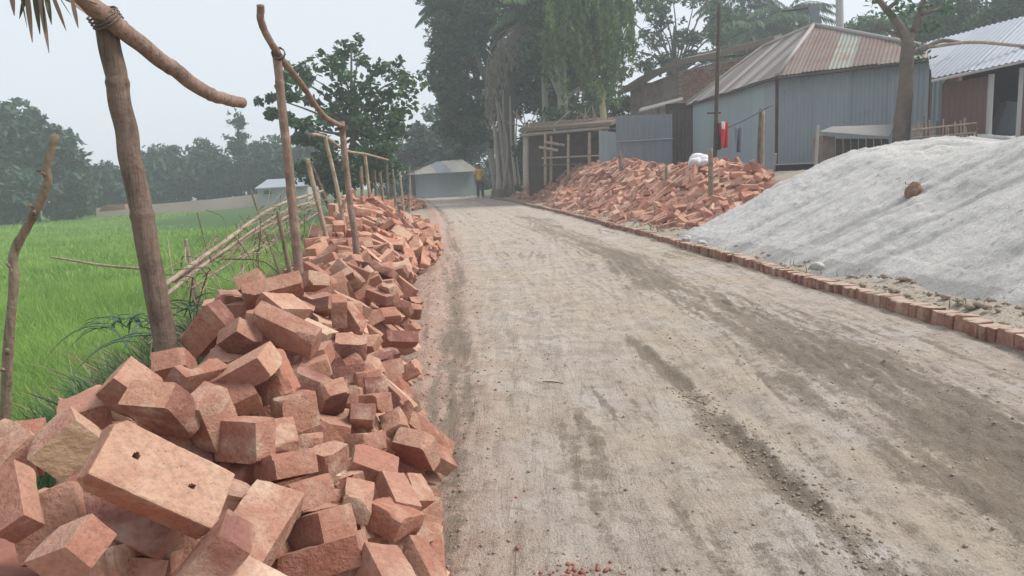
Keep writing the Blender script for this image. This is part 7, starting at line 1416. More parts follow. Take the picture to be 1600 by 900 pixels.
tree('broadleaf_tree', 'rounded hazy tree behind the small far hut', [P(690, 300, 48)[0], 48, .1], [B(690, 212, 48, 48, 42, 60), B(650, 235, 47, 34, 34, 36), B(725, 240, 47, 50, 44, 50), B(670, 262, 50, 70, 26, 40)], M_LFAR, .4, M_BARK, .2, cr=.7, per=60)
# the big dark grove by the bend
Y = 36
tree('banyan_tree', 'huge dark banyan at the bend with pale hanging roots', [P(784, 288, Y)[0], Y, .1],
     [B(725, 50, Y, 52, 62, 85), B(712, 125, Y, 28, 50, 42), B(690, 95, Y - .5, 20, 36, 14), B(800, 0, Y, 110, 70, 110), B(740, 190, Y + 1, 52, 52, 60), B(830, 110, Y + 1, 70, 90, 110), B(690, 20, Y, 26, 36, 16), B(735, 225, Y + 13, 56, 26, 40), B(890, 130, Y + 2, 80, 70, 80)],
     M_LDARK, .28, M_BARK, .5, top=P(800, 60, Y), cr=.62, per=105, nl=14)
ban = [o for o in COL.objects if o.name.startswith('banyan_tree')][0]
for k_, (a_, b_, c_, r_) in enumerate([((760, 140), (772, 200), (781, 296), .13), ((772, 130), (782, 210), (790, 292), .12), ((786, 140), (788, 220), (797, 294), .10), ((797, 150), (799, 220), (806, 290), .09), ((764, 170), (778, 240), (776, 300), .07), ((808, 170), (806, 230), (812, 292), .06), ((779, 160), (793, 230), (786, 297), .08)]):
    MB().tube(path([P(*a_, 34.6 + .15 * (k_ % 3)), P(*b_, 34.5 + .15 * (k_ % 3)), P(*c_, 34.4 + .15 * (k_ % 3))], 16), np.linspace(r_ * .42, r_ * .85, 16), 8, wob=.15).build('hanging_root', M_PALEB, ban, True)
Y = 33
tree('broadleaf_tree', 'dark reddish-trunked tree between banyan and weeping tree', [P(872, 260, Y)[0], Y, .3], [B(880, 20, Y, 60, 60, 50), B(850, 80, Y, 40, 40, 24), B(905, 95, Y + 1, 46, 46, 26)], M_LDARK, .26, M_PALEB, .3, top=P(872, 40, Y), cr=.55, per=90, nl=8)
tree('bush', 'dark undergrowth behind the open bamboo shed', [P(905, 260, 32)[0], 32, .3], [B(890, 205, 32, 75, 40, 60), B(960, 170, 33, 50, 40, 40), B(845, 225, 32, 36, 34, 26), B(950, 215, 32, 60, 40, 46)], M_LDARK, .22, M_BARK, .08, cr=.5, per=70, cat='bush')
tree('bush', 'dark shrubs filling the ground behind the banyan roots', [P(800, 280, 41)[0], 41, .1], [B(805, 262, 41, 38, 36, 50), B(835, 250, 40, 46, 50, 60)], M_LDARK, .28, M_BARK, .08, cr=.6, per=90, cat='bush')
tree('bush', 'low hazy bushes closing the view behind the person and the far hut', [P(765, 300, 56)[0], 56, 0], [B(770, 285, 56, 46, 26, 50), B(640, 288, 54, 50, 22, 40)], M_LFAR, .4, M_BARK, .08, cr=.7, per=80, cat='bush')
# weeping light green tree
Y = 29
base = P(946, 205, Y); base[2] = .3
th = thing('weeping_tree', 'light green tree with hanging foliage and a pale forked trunk behind the shed', 'tree', base)
cl = []
for k_ in range(230):
    q = P(random.choice([random.uniform(845, 985), random.gauss(925, 30)]), random.uniform(-110, 60), Y + random.gauss(0, .9)); ln = random.uniform(.6, 2.6) * (1 if q[0] > 1.4 else .8)
    for u in np.linspace(0, 1, int(ln / .25) + 2): cl.append((q + [random.gauss(0, .05) + .15 * u, 0, -ln * u], (.13, .13, .17), 9))
crown(th, cl, M_LLIT, .24, droop=1.5, asp=.28, flat=.1)
mb = MB().tube(path([base - [0, 0, .2], P(943, 180, Y), P(934, 140, Y), P(925, 80, Y), P(915, 0, Y)], 16), np.linspace(.15, .06, 16), 8)
mb.tube(path([P(940, 165, Y), P(947, 130, Y), P(955, 60, Y)], 10), np.linspace(.09, .04, 10), 7); mb.build('trunk', m_plain('yellowish bark', (.36, .31, .18), (.50, .44, .28), 6), th, True)
# palms
def frond(parent, b_, d_, ln, sag, mat, nl=30, lw=.085, ll=.55, hang=.6):
    d_ = np.array(d_, float); d_ /= np.linalg.norm(d_); pts = [np.array(b_) + d_ * ln * u + np.array([0, 0, -sag * ln * u * u]) for u in np.linspace(0, 1, 14)]
    mb = MB().tube(pts, np.linspace(.035, .008, 14), 5)
    pp = path(pts, nl); side = np.cross(d_, [0, 0, 1]); side /= np.linalg.norm(side) + 1e-9
    for i in range(2, nl):
        tg = pp[i] - pp[i - 1]; tg /= np.linalg.norm(tg); L_ = ll * math.sin(math.pi * (.12 + .85 * i / nl)) + .1
        for s_ in (-1, 1):
            e_ = side * s_ * .75 + tg * .55 + np.array([0, 0, -hang * random.uniform(.6, 1.4)]); e_ /= np.linalg.norm(e_); n_ = np.cross(e_, [0, 0, 1]); n_ /= np.linalg.norm(n_) + 1e-9
            q = pp[i]; mid = q + e_ * L_ * .5 + n_ * lw * .5; end = q + e_ * L_ + [0, 0, -.25 * L_]
            mb.add([q, mid, end, q + e_ * L_ * .5 - n_ * lw * .5], [(0, 1, 2, 3)])
    o = mb.build('frond', mat, parent)
    at = o.data.attributes.new('clump', 'FLOAT', 'FACE'); at.data.foreach_set('value', np.full(len(o.data.polygons), random.random(), np.float32))
def palm(label, base, top, fr, mat, ln, tr=.15, seed=0):
    th = thing('palm_tree', label, 'palm', base); base = np.array(base, float)
    MB().tube(path([base - [0, 0, .2], base * .5 + np.array(top) * .5 + [.15, 0, 0], top], 16), np.linspace(tr * 1.2, tr * .8, 16), 9, wob=.05).build('trunk', M_PALEB, th, True)
    for k_ in range(fr):
        a_ = k_ * 2.4 + random.uniform(-.3, .3); up = random.uniform(-.35, .8)
        frond(th, top, (math.cos(a_), math.sin(a_), up), ln * random.uniform(.8, 1.1), random.uniform(.25, .6), mat)
    return th
for k_, (px, py, Y, ln) in enumerate([(1182, 45, 41, 2.9), (1228, 18, 44, 3.0), (1160, -18, 46, 3.0)]):
    palm(['palm with dense fronds just above the rusty tin roof', 'tall palm right of the dense one, behind the roof peak', 'palm whose crown is cut by the top edge, behind the brick house'][k_], [P(px, 200, Y)[0], Y, .6], P(px, py, Y), 30, M_LDARK, ln)
th = palm('palm with one huge dead grey frond arching down against the banyan', [P(842, 250, 34)[0] + .2, 34.0, .2], P(842, 5, 34), 9, M_LDARK, 2.6)
for k_ in range(16):
    q = [P(842 + random.gauss(0, 4), 10 + random.uniform(-5, 30), 33.6), P(800 + random.gauss(0, 7), 50 + random.gauss(0, 8), 33.3), P(770 + random.gauss(0, 6), 100 + random.gauss(0, 10), 33.2), P(763 + random.gauss(0, 7), 160 + random.gauss(0, 14), 33.2)]
    o = MB().tube(path(q, 14), np.linspace(.022, .01, 14), 4).build('dead_leaflet', M_DRYF, th)
    at = o.data.attributes.new('clump', 'FLOAT', 'FACE'); at.data.foreach_set('value', np.full(len(o.data.polygons), random.random(), np.float32))
DC = []
for k_ in range(60):
    u = random.random(); q = path([P(842, 14, 33.6), P(800, 52, 33.3), P(770, 104, 33.2), P(762, 165, 33.2)], 40)[int(u * 39)]
    for v in np.linspace(0, 1, 9): DC.append((q + [random.gauss(0, .14), random.gauss(0, .1), -v * (.5 + 1.2 * random.random())], (.05, .05, .1), 6))
o = crown(th, DC, M_DRYF, .26, 'dead_leaves', droop=2.5, asp=.16, flat=.1)
th = palm('palm at the top left corner of the grove, fronds against the sky', [P(776, 260, 37)[0], 37, .1], P(712, -8, 37), 11, M_LDARK, 2.2)
# gappy tree behind the brick house
Y = 38
pts = [(1005, 8), (1020, 58), (1036, 92), (1076, 88), (1058, 62), (1036, 18), (1085, 2), (1124, 12), (1120, 52), (1106, 92), (985, 78), (1086, 58), (1010, 100), (1050, -12), (1110, -16), (1140, 70), (1030, 40), (970, 20), (1134, 100), (1060, 108)]
base = np.array([P(1050, 200, Y)[0], Y, .6])
th = thing('broadleaf_tree', 'broad leafy tree with white sky showing through behind the brick house', 'tree', base)
cl = []
for q in pts:
    c_ = P(q[0] + random.gauss(0, 4), q[1] + random.gauss(0, 4), Y + random.gauss(0, 1)); s_ = random.uniform(.45, .72); cl.append((c_, (s_ * 1.1, s_ * 1.1, s_ * .75), 170))
    for _ in range(3): cl.append((c_ + RNG.normal(size=3) * .6, (.3, .3, .25), 18))
crown(th, cl, M_LDARK, .26, asp=.5)
mb = MB().tube(path([base, P(1052, 120, Y), P(1055, 40, Y)], 14), np.linspace(.25, .08, 14), 8); mb.build('trunk', M_BARK, th, True)
mb = MB()
for q in pts: mb.tube(path([P(1052, 125, Y), P((q[0] + 1052) / 2 + 5, (q[1] + 100) / 2, Y), P(q[0], q[1], Y)], 9), np.linspace(.07, .015, 9), 5)
mb.build('limbs', M_BARK, th, True)
for k_, (bl, px, Y) in enumerate([([(1352, 52, 36, 22)], 1352, 38), ([(1440, 45, 46, 30), (1470, 60, 40, 22)], 1445, 34), ([(1500, 25, 55, 42), (1530, 55, 50, 30)], 1505, 32), ([(1575, 15, 60, 55), (1610, 50, 50, 50)], 1580, 30)]):
    tree('broadleaf_tree', ['small tree top showing between roof peak and forked tree', 'leafy tree behind the forked tree trunk', 'full green tree above the rusty back roof', 'olive green tree over the pale tin roof at the right edge'][k_], [P(px, 150, Y)[0], Y, .7], [B(a_, b_, Y, c_, d_, 50) for a_, b_, c_, d_ in bl], M_LMID, .26, M_BARK, .16, cr=.55, per=75)
tree('broadleaf_tree', 'dense dark trees mass filling the gap between palms and roof peak', [P(1190, 200, 45)[0], 45, .6], [B(1165, 70, 45, 40, 40, 46), B(1215, 60, 45, 44, 36, 46), B(1140, 40, 46, 30, 40, 30), B(1250, 85, 46, 26, 22, 16)], M_LDARK, .32, M_BARK, .2, cr=.7, per=90)
# forked tree in front of the hut
Y = 13.2
base = P(1408, 225, Y); base[2] = .6
th = thing('forked_tree', 'grey forked tree with few leaves standing before the tin hut', 'tree', base)
M_GREYB = m_plain('mottled grey bark', (.07, .055, .045), (.20, .165, .135), 9, .95, .9, 40)
mb = MB().tube(path([base - [0, 0, .2], P(1409, 200, Y), P(1416, 120, Y), P(1418, 60, Y)], 24), np.linspace(.155, .095, 24), 12, wob=.08)
mb.build('trunk', M_GREYB, th, True)
for q, ra in (([(1418, 66), (1405, 40), (1385, 15), (1362, -15)], .085), ([(1418, 66), (1432, 40), (1440, 10), (1452, -20)], .075), ([(1416, 60), (1398, 52), (1372, 42), (1368, 38)], .03), ([(1418, 85), (1440, 78), (1470, 64), (1500, 66)], .055), ([(1385, 15), (1410, -5), (1430, -30)], .04), ([(1440, 22), (1470, 12), (1490, -10)], .035)):
    MB().tube(path([P(a_, b_, Y + .1 * i) for i, (a_, b_) in enumerate(q)], 14), np.linspace(ra, ra * .5, 14), 9, wob=.08).build('branch', M_GREYB, th, True)
crown(th, [(P(px, py, Y + random.gauss(0, .3)), (.22, .22, .16), 26) for px, py in [(1395, 20), (1410, 10), (1425, 25), (1450, 5), (1470, 20), (1370, 0), (1445, 40), (1425, 75), (1480, 5), (1405, -10), (1440, 90)]], M_LMID, .12, 'leaves')

# long-leaved plants on the bank and the frond at the top left
M_BLUEL = m_leaf('grey green leaf', (.045, .10, .055), (.13, .20, .12), .25)
def strap(mb, b_, d_, ln, wd, sag, n=7):
    d_ = np.array(d_, float); d_ /= np.linalg.norm(d_); s_ = np.cross(d_, [0, 0, 1]); s_ /= np.linalg.norm(s_) + 1e-9; V = []; F = []
    for i in range(n):
        u = i / (n - 1); c_ = np.array(b_) + d_ * ln * u + np.array([0, 0, -sag * ln * u * u]); w_ = wd * .5 * math.sin(math.pi * min(1, .15 + .85 * u)) + .001
        V += [c_ - s_ * w_, c_ + [0, 0, -w_ * .5], c_ + s_ * w_]
    for i in range(n - 1):
        for k_ in (0, 1): F.append((3 * i + k_, 3 * i + k_ + 1, 3 * i + k_ + 4, 3 * i + k_ + 3))
    mb.add(V, F)
for k_, (px, py, Y) in enumerate([(225, 495, 3.6), (180, 500, 4.3), (255, 510, 3.2), (300, 470, 4.0)]):
    b_ = P(px, py, Y); th = thing('leafy_weed', ['grey-green weed with long strap leaves left of the thick post', 'farther strap-leaved weed at the rice edge', 'strap-leaved weed right at the foot of the thick post', 'strap-leaved weed under the fallen bamboo rails'][k_], 'weed', b_)
    for j in range(11):
        a_ = random.uniform(0, 6.28); mb = MB(); strap(mb, b_ + [random.gauss(0, .06), random.gauss(0, .06), -.05], (math.cos(a_), math.sin(a_), random.uniform(.4, 1.1)), random.uniform(.22, .42), random.uniform(.014, .024), random.uniform(.4, .9))
        o = mb.build('leaf', M_BLUEL, th); at = o.data.attributes.new('clump', 'FLOAT', 'FACE'); at.data.foreach_set('value', np.full(len(o.data.polygons), random.random(), np.float32))
M_DRYG = m_leaf('drying leaf', (.045, .06, .028), (.12, .13, .06), .2)
fb = P(20, -45, 2.25)
th = thing('palm_frond', 'cut dry-green palm frond hanging into the top left corner of the photo', 'palm frond', fb)
MB().tube(path([P(-60, -40, 2.2), P(30, -35, 2.25), P(110, -10, 2.35), P(150, 5, 2.45)], 14), np.linspace(.012, .005, 14), 6).build('stem', M_BAM2, th, True)
for k_, (px, py, ex, ey) in enumerate([(15, -30, 22, 22), (28, -30, 42, 40), (40, -28, 50, 62), (52, -25, 62, 50), (60, -22, 76, 78), (70, -20, 80, 35), (78, -18, 103, 45), (46, -28, 30, 26), (88, -12, 112, 25), (66, -20, 70, 55), (100, -8, 135, 20), (108, -8, 118, 10), (112, -2, 122, 42)]):
    a_ = P(px, py, 2.27 + .01 * k_ % .06); b_ = P(ex, ey, 2.27 + .05 * random.random()); mb = MB(); strap(mb, a_, b_ - a_, np.linalg.norm(b_ - a_), .013, .05)
    o = mb.build('leaflet', M_DRYG if k_ % 2 else M_STRAW, th); at = o.data.attributes.new('clump', 'FLOAT', 'FACE'); at.data.foreach_set('value', np.full(len(o.data.polygons), random.random() * .4, np.float32))
# ------------------------------------------------------------------ tin buildings
M_WALL = m_tin('blue grey tin', (.22, .27, .295), (.30, .345, .365), .24, metal=.1)
M_WALL2 = m_tin('pale blue tin', (.26, .335, .365), (.34, .41, .435), .18, metal=.1)
M_GATE = m_tin('dull grey tin', (.15, .175, .20), (.22, .245, .27), .22, metal=.15)
M_RUST = m_tin('rusty roof tin', (.165, .122, .105), (.245, .195, .17), .5, (.14, .085, .066), .8, 0)
M_ROOFG = m_tin('greenish roof tin', (.22, .23, .195), (.29, .295, .255), .45, metal=.1)
M_ROOFP = m_tin('pale roof tin', (.30, .27, .25), (.38, .355, .335), .35, (.26, .16, .13), .6, .1)
M_ROOFD = m_tin('dark streaked roof tin', (.20, .165, .155), (.27, .225, .21), .4, (.16, .09, .07), .75, 0)
M_BLUEW = m_tin('bluish white tin', (.31, .34, .39), (.40, .43, .475), .3, metal=.1)
M_BROWN = m_tin('brown painted tin', (.14, .085, .078), (.185, .115, .10), .2, (.10, .055, .045), .8, 0)
M_PLANK = m_wood('old plank', (.20, .155, .13), (.30, .24, .20), (.13, .095, .08), 4)
M_DARKW = m_wood('dark timber', (.06, .045, .038), (.11, .085, .07), (.04, .03, .025), 4)
M_THATCH = m_plain('weathered thatch', (.10, .075, .06), (.24, .19, .15), 12, .95, .9, 60)
M_MUD = m_plain('mud plinth', (.24, .20, .165), (.36, .31, .26), 5, .95, .6, 30)
M_BLACK = m_plain('inside shade', (.018, .018, .02), (.035, .033, .032), 5)  # near-black colour stands in for shade inside openings and hollows
M_CONC = m_plain('grey concrete', (.34, .33, .32), (.44, .43, .41), 7, .9, .4, 40)

def corr(name, A, B_, T_, mat, parent, pitch=.09, amp=.014):
    """corrugated sheet: A bottom-left, B bottom-right, T_ = (top-left, top-right)"""
    A, B_, C_, D_ = [np.asarray(q, float) for q in (A, B_, T_[1], T_[0])]
    wd = np.linalg.norm(B_ - A); n = max(4, int(wd / pitch * 4)); nrm = np.cross(B_ - A, D_ - A); nrm /= np.linalg.norm(nrm)
    u = np.linspace(0, 1, n + 1)[:, None]; off = nrm * (amp * np.sin(np.linspace(0, 1, n + 1) * wd / pitch * 2 * math.pi))[:, None]
    lo_ = A + (B_ - A) * u + off; hi = D_ + (C_ - D_) * u + off
    V = np.vstack([lo_, hi]); F = [(i, i + 1, n + 2 + i, n + 1 + i) for i in range(n)]
    return obj(name, V, F, mat, parent, True)
def sheet_wall(parent, A, B_, z0, zA, zB, mats, sw=.8, name='wall_sheet'):
    A = np.asarray(A, float); B_ = np.asarray(B_, float); ln = np.linalg.norm((B_ - A)[:2]); n = max(1, round(ln / sw))
    nrm = np.array([(B_ - A)[1], -(B_ - A)[0], 0]) / ln
    for k_ in range(n):
        u0_, u1 = k_ / n, min(1, (k_ + 1.05) / n); a_ = A + (B_ - A) * u0_; b_ = A + (B_ - A) * u1; o_ = nrm * (.004 + .007 * (k_ % 2) + random.uniform(0, .003))
        za, zb = zA + (zB - zA) * u0_, zA + (zB - zA) * u1; dz = random.uniform(-.02, .03)
        corr(name, [*(a_[:2] + o_[:2]), z0 + dz], [*(b_[:2] + o_[:2]), z0 + dz], ([*(a_[:2] + o_[:2]), za], [*(b_[:2] + o_[:2]), zb]), mats[k_ % len(mats)] if isinstance(mats, list) else mats, parent)
def sheet_roof(parent, poly, eave, mats, sw=.75, pitch=.09, amp=.011, name='roof_sheet'):
    """sheets running up the slope, cut to a convex polygon; eave = the two eave corners"""
    poly = [np.asarray(q, float) for q in poly]; O = np.asarray(eave[0], float); U_ = np.asarray(eave[1], float) - O; ln = np.linalg.norm(U_); U_ /= ln
    nrm = np.cross(poly[1] - poly[0], poly[2] - poly[0]); nrm /= np.linalg.norm(nrm); nrm *= np.sign(nrm[2]); W_ = np.cross(nrm, U_)
    p2 = np.array([((q - O) @ U_, (q - O) @ W_) for q in poly]); um, uM = p2[:, 0].min(), p2[:, 0].max(); n = max(1, round((uM - um) / sw))
    def span(u):
        vs_ = []
        for i in range(len(p2)):
            a_, b_ = p2[i], p2[(i + 1) % len(p2)]
            if abs(a_[0] - b_[0]) < 1e-9:
                if abs(a_[0] - u) < 1e-6: vs_ += [a_[1], b_[1]]
                continue
            tt = (u - a_[0]) / (b_[0] - a_[0])
            if -1e-9 <= tt <= 1 + 1e-9: vs_.append(a_[1] + (b_[1] - a_[1]) * tt)
        return (min(vs_), max(vs_)) if vs_ else None
    for k_ in range(n):
        ua, ub = um + (uM - um) * k_ / n, min(uM, um + (uM - um) * (k_ + 1.04) / n); m = max(3, int((ub - ua) / pitch * 4)); V = []; dv = random.uniform(-.04, .02)
        for u in np.linspace(ua + 1e-6, ub - 1e-6, m + 1):
            s_ = span(u); o_ = nrm * (amp * math.sin(u / pitch * 2 * math.pi) + .012 * (k_ % 2))
            V += [O + U_ * u + W_ * (s_[0] + dv) + o_, O + U_ * u + W_ * s_[1] + o_]
        F = [(2 * i, 2 * i + 2, 2 * i + 3, 2 * i + 1) for i in range(m)]
        obj(name, V, F, mats[k_ % len(mats)], parent, True)

# --- the big hut with the hipped rusty roof
Z0 = .86
Af, At = P(1217, 268, 18.1), P(1217, 117, 18.1); Bt = P(1083, 158, 24.6); Dt = P(1453, 88, 16.3); ap = P(1272, 40, 19.8)
Cb = Bt + (Dt - At) * 1.0; Cb[2] = Bt[2]
hut = thing('tin_hut', 'big blue-grey corrugated tin hut under a hipped rusty roof behind the heaps', 'hut', [Af[0] + .8, Af[1] + 1, Z0])
sheet_wall(hut, Bt, At, Z0 - .05, Bt[2], At[2], [M_WALL2, M_WALL2, M_WALL2, M_WALL], .82)
sheet_wall(hut, At, Dt, Z0 - .05, At[2], Dt[2], M_WALL, .82)
sheet_wall(hut, Dt, Cb, Z0 - .05, Dt[2], Cb[2], M_WALL, .82)
sheet_wall(hut, Cb, Bt, Z0 - .05, Cb[2], Bt[2], M_WALL, .82)
mb = MB()
for a_, b_ in ((Bt, At), (At, Dt), (Dt, Cb), (Cb, Bt)):
    a2, b2 = np.array([a_[0], a_[1], Z0 - .12]), np.array([b_[0], b_[1], Z0 - .12]); d_ = (b2 - a2) / np.linalg.norm(b2 - a2); mb.box((a2 + b2) / 2, (np.linalg.norm(b2 - a2) + .3, .3, .34), [d_, [-d_[1], d_[0], 0], [0, 0, 1]])
mb.build('plinth', M_MUD, hut)
for q in (At, Dt, Bt):
    MB().box([q[0], q[1] + .06, (Z0 + q[2]) / 2], (.09, .09, q[2] - Z0 - .02)).build('corner_post', M_DARKW, hut)
ov = .28
def outp(q, c_): d_ = np.array([q[0] - c_[0], q[1] - c_[1], 0]); return q + d_ / np.linalg.norm(d_) * ov * 1.35 + [0, 0, -.06]
cen = (At + Dt + Bt + Cb) / 4
eA, eB, eC, eD = [outp(q, cen) for q in (At, Bt, Cb, Dt)]
eD = eD + (Dt - At) / np.linalg.norm(Dt - At) * .3
rd = (Bt - At) / np.linalg.norm(Bt - At); rg2 = ap + rd * 3.2; rg2[2] = ap[2]
sheet_roof(hut, [eB, eA, ap, rg2], (eB, eA), [M_ROOFP, M_ROOFD, M_ROOFP, M_ROOFD, M_ROOFD, M_ROOFP, M_ROOFD], .62)
sheet_roof(hut, [eA, eD, ap], (eA, eD), [M_RUST, M_RUST, M_ROOFG, M_RUST, M_RUST, M_ROOFG, M_RUST, M_RUST], .52)
sheet_roof(hut, [eD, eC, rg2, ap], (eD, eC), [M_RUST, M_ROOFD])
sheet_roof(hut, [eC, eB, rg2], (eC, eB), [M_RUST, M_ROOFD])
up = np.array([0, 0, .025])
for a_, b_ in ((eA, ap), (eD, ap), (ap, rg2), (eB, rg2)):
    MB().tube([a_ + up, b_ + up], .055, 8).build('ridge_cap', M_ROOFP, hut, True)
for a_, b_ in ((eB, eA), (eA, eD)):
    MB().tube([a_ - [0, 0, .06], b_ - [0, 0, .06]], .03, 6).build('eave_beam', M_DARKW, hut)
# finial lump of bent tin on the roof peak
lump = thing('bent_tin_scrap', 'scrap of bent grey tin sticking up at the tin hut roof peak', 'scrap', ap)
mb = MB().add(*prism([P(1262, 10, 19.8), P(1276, 8, 19.8), P(1284, 36, 19.8), P(1270, 38, 19.8)], [.05, .18, 0])); mb.build('scrap_sheet', M_GATE, lump)
MB().tube([P(1222, 18, 19.9), P(1268, 12, 19.85)], .022, 6).build('scrap_bar', M_DARKW, lump)
# made-up black box standing in for the shaded hollow at the foot of the hut
o = MB(); c_ = P(1246, 262, 17.2)
sk = thing('dark_hollow', 'low dark trough at the foot of the tin hut corner', 'hollow', c_ - [0, 0, .3])
c_[2] = Z0 + .02
MB().box(c_, (.85, .45, .3), [[.8, -.6, 0], [.6, .8, 0], [0, 0, 1]]).build('dark_fill', M_BLACK, sk)
MB().box(c_ + [0, 0, .165], (.95, .52, .03), [[.8, -.6, 0], [.6, .8, 0], [0, 0, 1]]).build('rim', M_CONC, sk)
MB().tube([[c_[0] - .48, c_[1] + .2, Z0 - .12], P(1212, 240, 17.2)], .035, 7).build('leg_post', M_CONC, sk)

# --- brick house behind, under a sagging old roof
bh = thing('brick_house', 'old brick and plank house under a sagging dark roof left behind the tin hut', 'house', P(1090, 240, 29) * [1, 1, 0] + [0, 0, .7])
L0, L1 = P(985, 142, 31), P(1060, 112, 29.3); L2 = P(1200, 78, 26.5)
def lower(q, z): return np.array([q[0], q[1], z])
# plank part of the wall: separate boards
n_b = 16
for k_ in range(n_b):
    a_ = L0 + (L1 - L0) * (k_ / n_b); b_ = L0 + (L1 - L0) * ((k_ + .9) / n_b); c_ = (a_ + b_) / 2; d_ = (b_ - a_) * [1, 1, 0]; ln = np.linalg.norm(d_); d_ /= ln
    MB().box([c_[0], c_[1], (c_[2] + .7) / 2], (ln, .03 + .012 * (k_ % 2), c_[2] - .7), [d_, [-d_[1], d_[0], 0], [0, 0, 1]]).build('plank', M_PLANK, bh)
t = NT('brickwork'); p = t.pos(); bt = t.n('TexBrick', Vector=t.vec(p, (1, 1, 1)), Color1=(.30, .15, .115), Color2=(.22, .10, .08), Mortar=(.36, .31, .27), Scale=1.0)
d_ = (L2 - L1) * [1, 1, 0]; ln = np.linalg.norm(d_); d_ /= ln; nn = np.array([d_[1], -d_[0], 0])
mb = MB().add(*prism([lower(L1, .7), lower(L2, .7), L2, L1], -nn * .25)); mb.build('wall', m_plain('mortar joints', (.30, .25, .22), (.38, .33, .29), 12), bh)
# brick courses proud of the joints (too small to pick apart: one part)
mb = MB(); zc = .72; row_ = 0
while zc < 5.4:
    u = (row_ % 2) * .13
    while u < ln - .05:
        top = L1[2] + (L2[2] - L1[2]) * u / ln
        if zc < top - .08 and random.random() < .97: mb.box(L1 * [1, 1, 0] + d_ * (u + .12) + nn * (.004 + random.uniform(0, .012)) + [0, 0, zc], (.235, .03, .066), [d_, [-d_[1], d_[0], 0], [0, 0, 1]])
        u += .255
    zc += .082; row_ += 1
o = mb.build('brick_courses', m_brick('old wall brick', .7, .6), bh); o['kind'] = 'stuff'
# roof slab: thick, uneven edge
ev = [P(965, 150, 30.6), P(1000, 128, 30.0), P(1055, 103, 28.8), P(1120, 90, 27.6), P(1210, 66, 25.9)]; rdg = [q + np.array([1.2, 2.6, .5]) for q in ev]
mb = MB()
for i in range(4): mb.add(*prism([ev[i], ev[i + 1] - (ev[i + 1] - ev[i]) * .004, rdg[i + 1] - (rdg[i + 1] - rdg[i]) * .004, rdg[i]], [0, 0, .2]))
mb.build('roof', M_THATCH, bh)
mb = MB()
for i in range(60):
    u = random.random() * 3.99; k_ = int(u); q = ev[k_] + (ev[k_ + 1] - ev[k_]) * (u - k_) + [random.uniform(0, 1.2), random.uniform(0, 1.6), 0]; q[2] += .2 + (q[1] - ev[k_][1]) * .16
    mb.box(q, (random.uniform(.15, .5), random.uniform(.1, .3), .06), np.array(Matrix.Rotation(random.random() * 3, 3, 'Z')))
o = mb.build('roof_rubble', M_RUST, bh); o['kind'] = 'stuff'
# lean-to awning below the plank wall and the dark timber doorway beside the hut
aw = thing('tin_awning', 'narrow sloping tin awning edge running down from the tin hut eave to the gate', 'awning', P(1040, 175, 26))
MB().add(*prism([P(998, 176, 27.3), P(1066, 158, 25.2), P(1067, 154, 25.5), P(1000, 171, 27.7)], [0, 0, .05])).build('awning_sheet', M_ROOFP, aw)
for px, py, Y in ((1030, 169, 26.3), (1056, 160, 25.6)):
    a_ = P(px, py, Y); MB().tube([[a_[0], a_[1] + .1, .6], a_ + [0, .1, .02]], .05, 7).build('post', M_DARKW, aw)
dw = thing('timber_door', 'dark old timber door between the tin gate and the tin hut', 'door', P(1066, 255, 25.2))
for k_ in range(6):
    a_ = P(1047 + k_ * 6, 255, 25.2); b_ = P(1051.8 + k_ * 6, 255, 25.2); tz = P(1050, 172, 25.2)[2]
    MB().box([(a_[0] + b_[0]) / 2, 25.2 + .01 * (k_ % 2), (tz + .55) / 2], (b_[0] - a_[0], .04, tz - .55)).build('board', M_DARKW, dw)
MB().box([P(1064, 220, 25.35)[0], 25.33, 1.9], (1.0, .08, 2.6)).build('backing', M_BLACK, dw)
gt = thing('tin_gate', 'grey corrugated tin gate panel standing behind the right brick heap', 'gate', P(1006, 262, 24))
a_, b_ = P(964, 262, 24.2), P(1051, 252, 23.8); z1, z2 = P(964, 181, 24.2)[2], P(1050, 178, 23.8)[2]
sheet_wall(gt, a_, b_, .55, z1, z2, M_GATE, .9, 'gate_sheet')
MB().tube([P(964, 222, 24.1), P(1051, 217, 23.7)], .03, 6).build('cross_rail', M_GATE, gt)
gt = thing('tin_screen', 'narrow pale tin panel beside the open bamboo shed', 'tin panel', P(953, 262, 25))
sheet_wall(gt, P(938, 262, 25.2), P(967, 260, 24.9), .45, P(940, 204, 25.2)[2], P(966, 207, 24.9)[2], M_WALL, .9, 'tin_sheet')

# --- open bamboo shed
sh = thing('bamboo_shed', 'open bamboo shed with thin posts and a ragged flat roof behind the brick heap', 'shed', P(880, 285, 27) * [1, 1, 0] + [0, 0, .3])
def post(parent, px, py0, py1, Y, r, mat, name='post', n_=7, wob=.06):
    a_, b_ = P(px if np.isscalar(px) else px[0], py0, Y), P(px if np.isscalar(px) else px[1], py1, Y)
    a_ = a_ + (a_ - b_) / np.linalg.norm(a_ - b_) * .35
    return MB().tube(path([a_, (a_ + b_) / 2 + [random.gauss(0, .01), 0, 0], b_], n_), np.linspace(r * 1.1, r * .9, n_), 8, wob=wob).build(name, mat, parent, True)
for px, p0, p1, Y, r in ((822, 282, 208, 27.5, .11), (852, 275, 208, 27, .05), (861, 272, 212, 27, .05), (888, 266, 210, 26.7, .05), (921, 262, 207, 26.4, .06), (938, 262, 203, 26.2, .06)):
    post(sh, px, p0, p1, Y, r, M_PALEB if px == 822 else M_BAM2)
MB().tube([P(815, 211, 27.4), P(880, 205, 26.8), P(952, 199, 26.1)], .065, 8).build('beam', M_PALEB, sh, True)
MB().tube([P(846, 247, 27), P(940, 243, 26.3)], .03, 6).build('rail', M_BAM2, sh); MB().tube([P(846, 258, 27), P(940, 256, 26.3)], .025, 6).build('rail', M_BAM, sh)
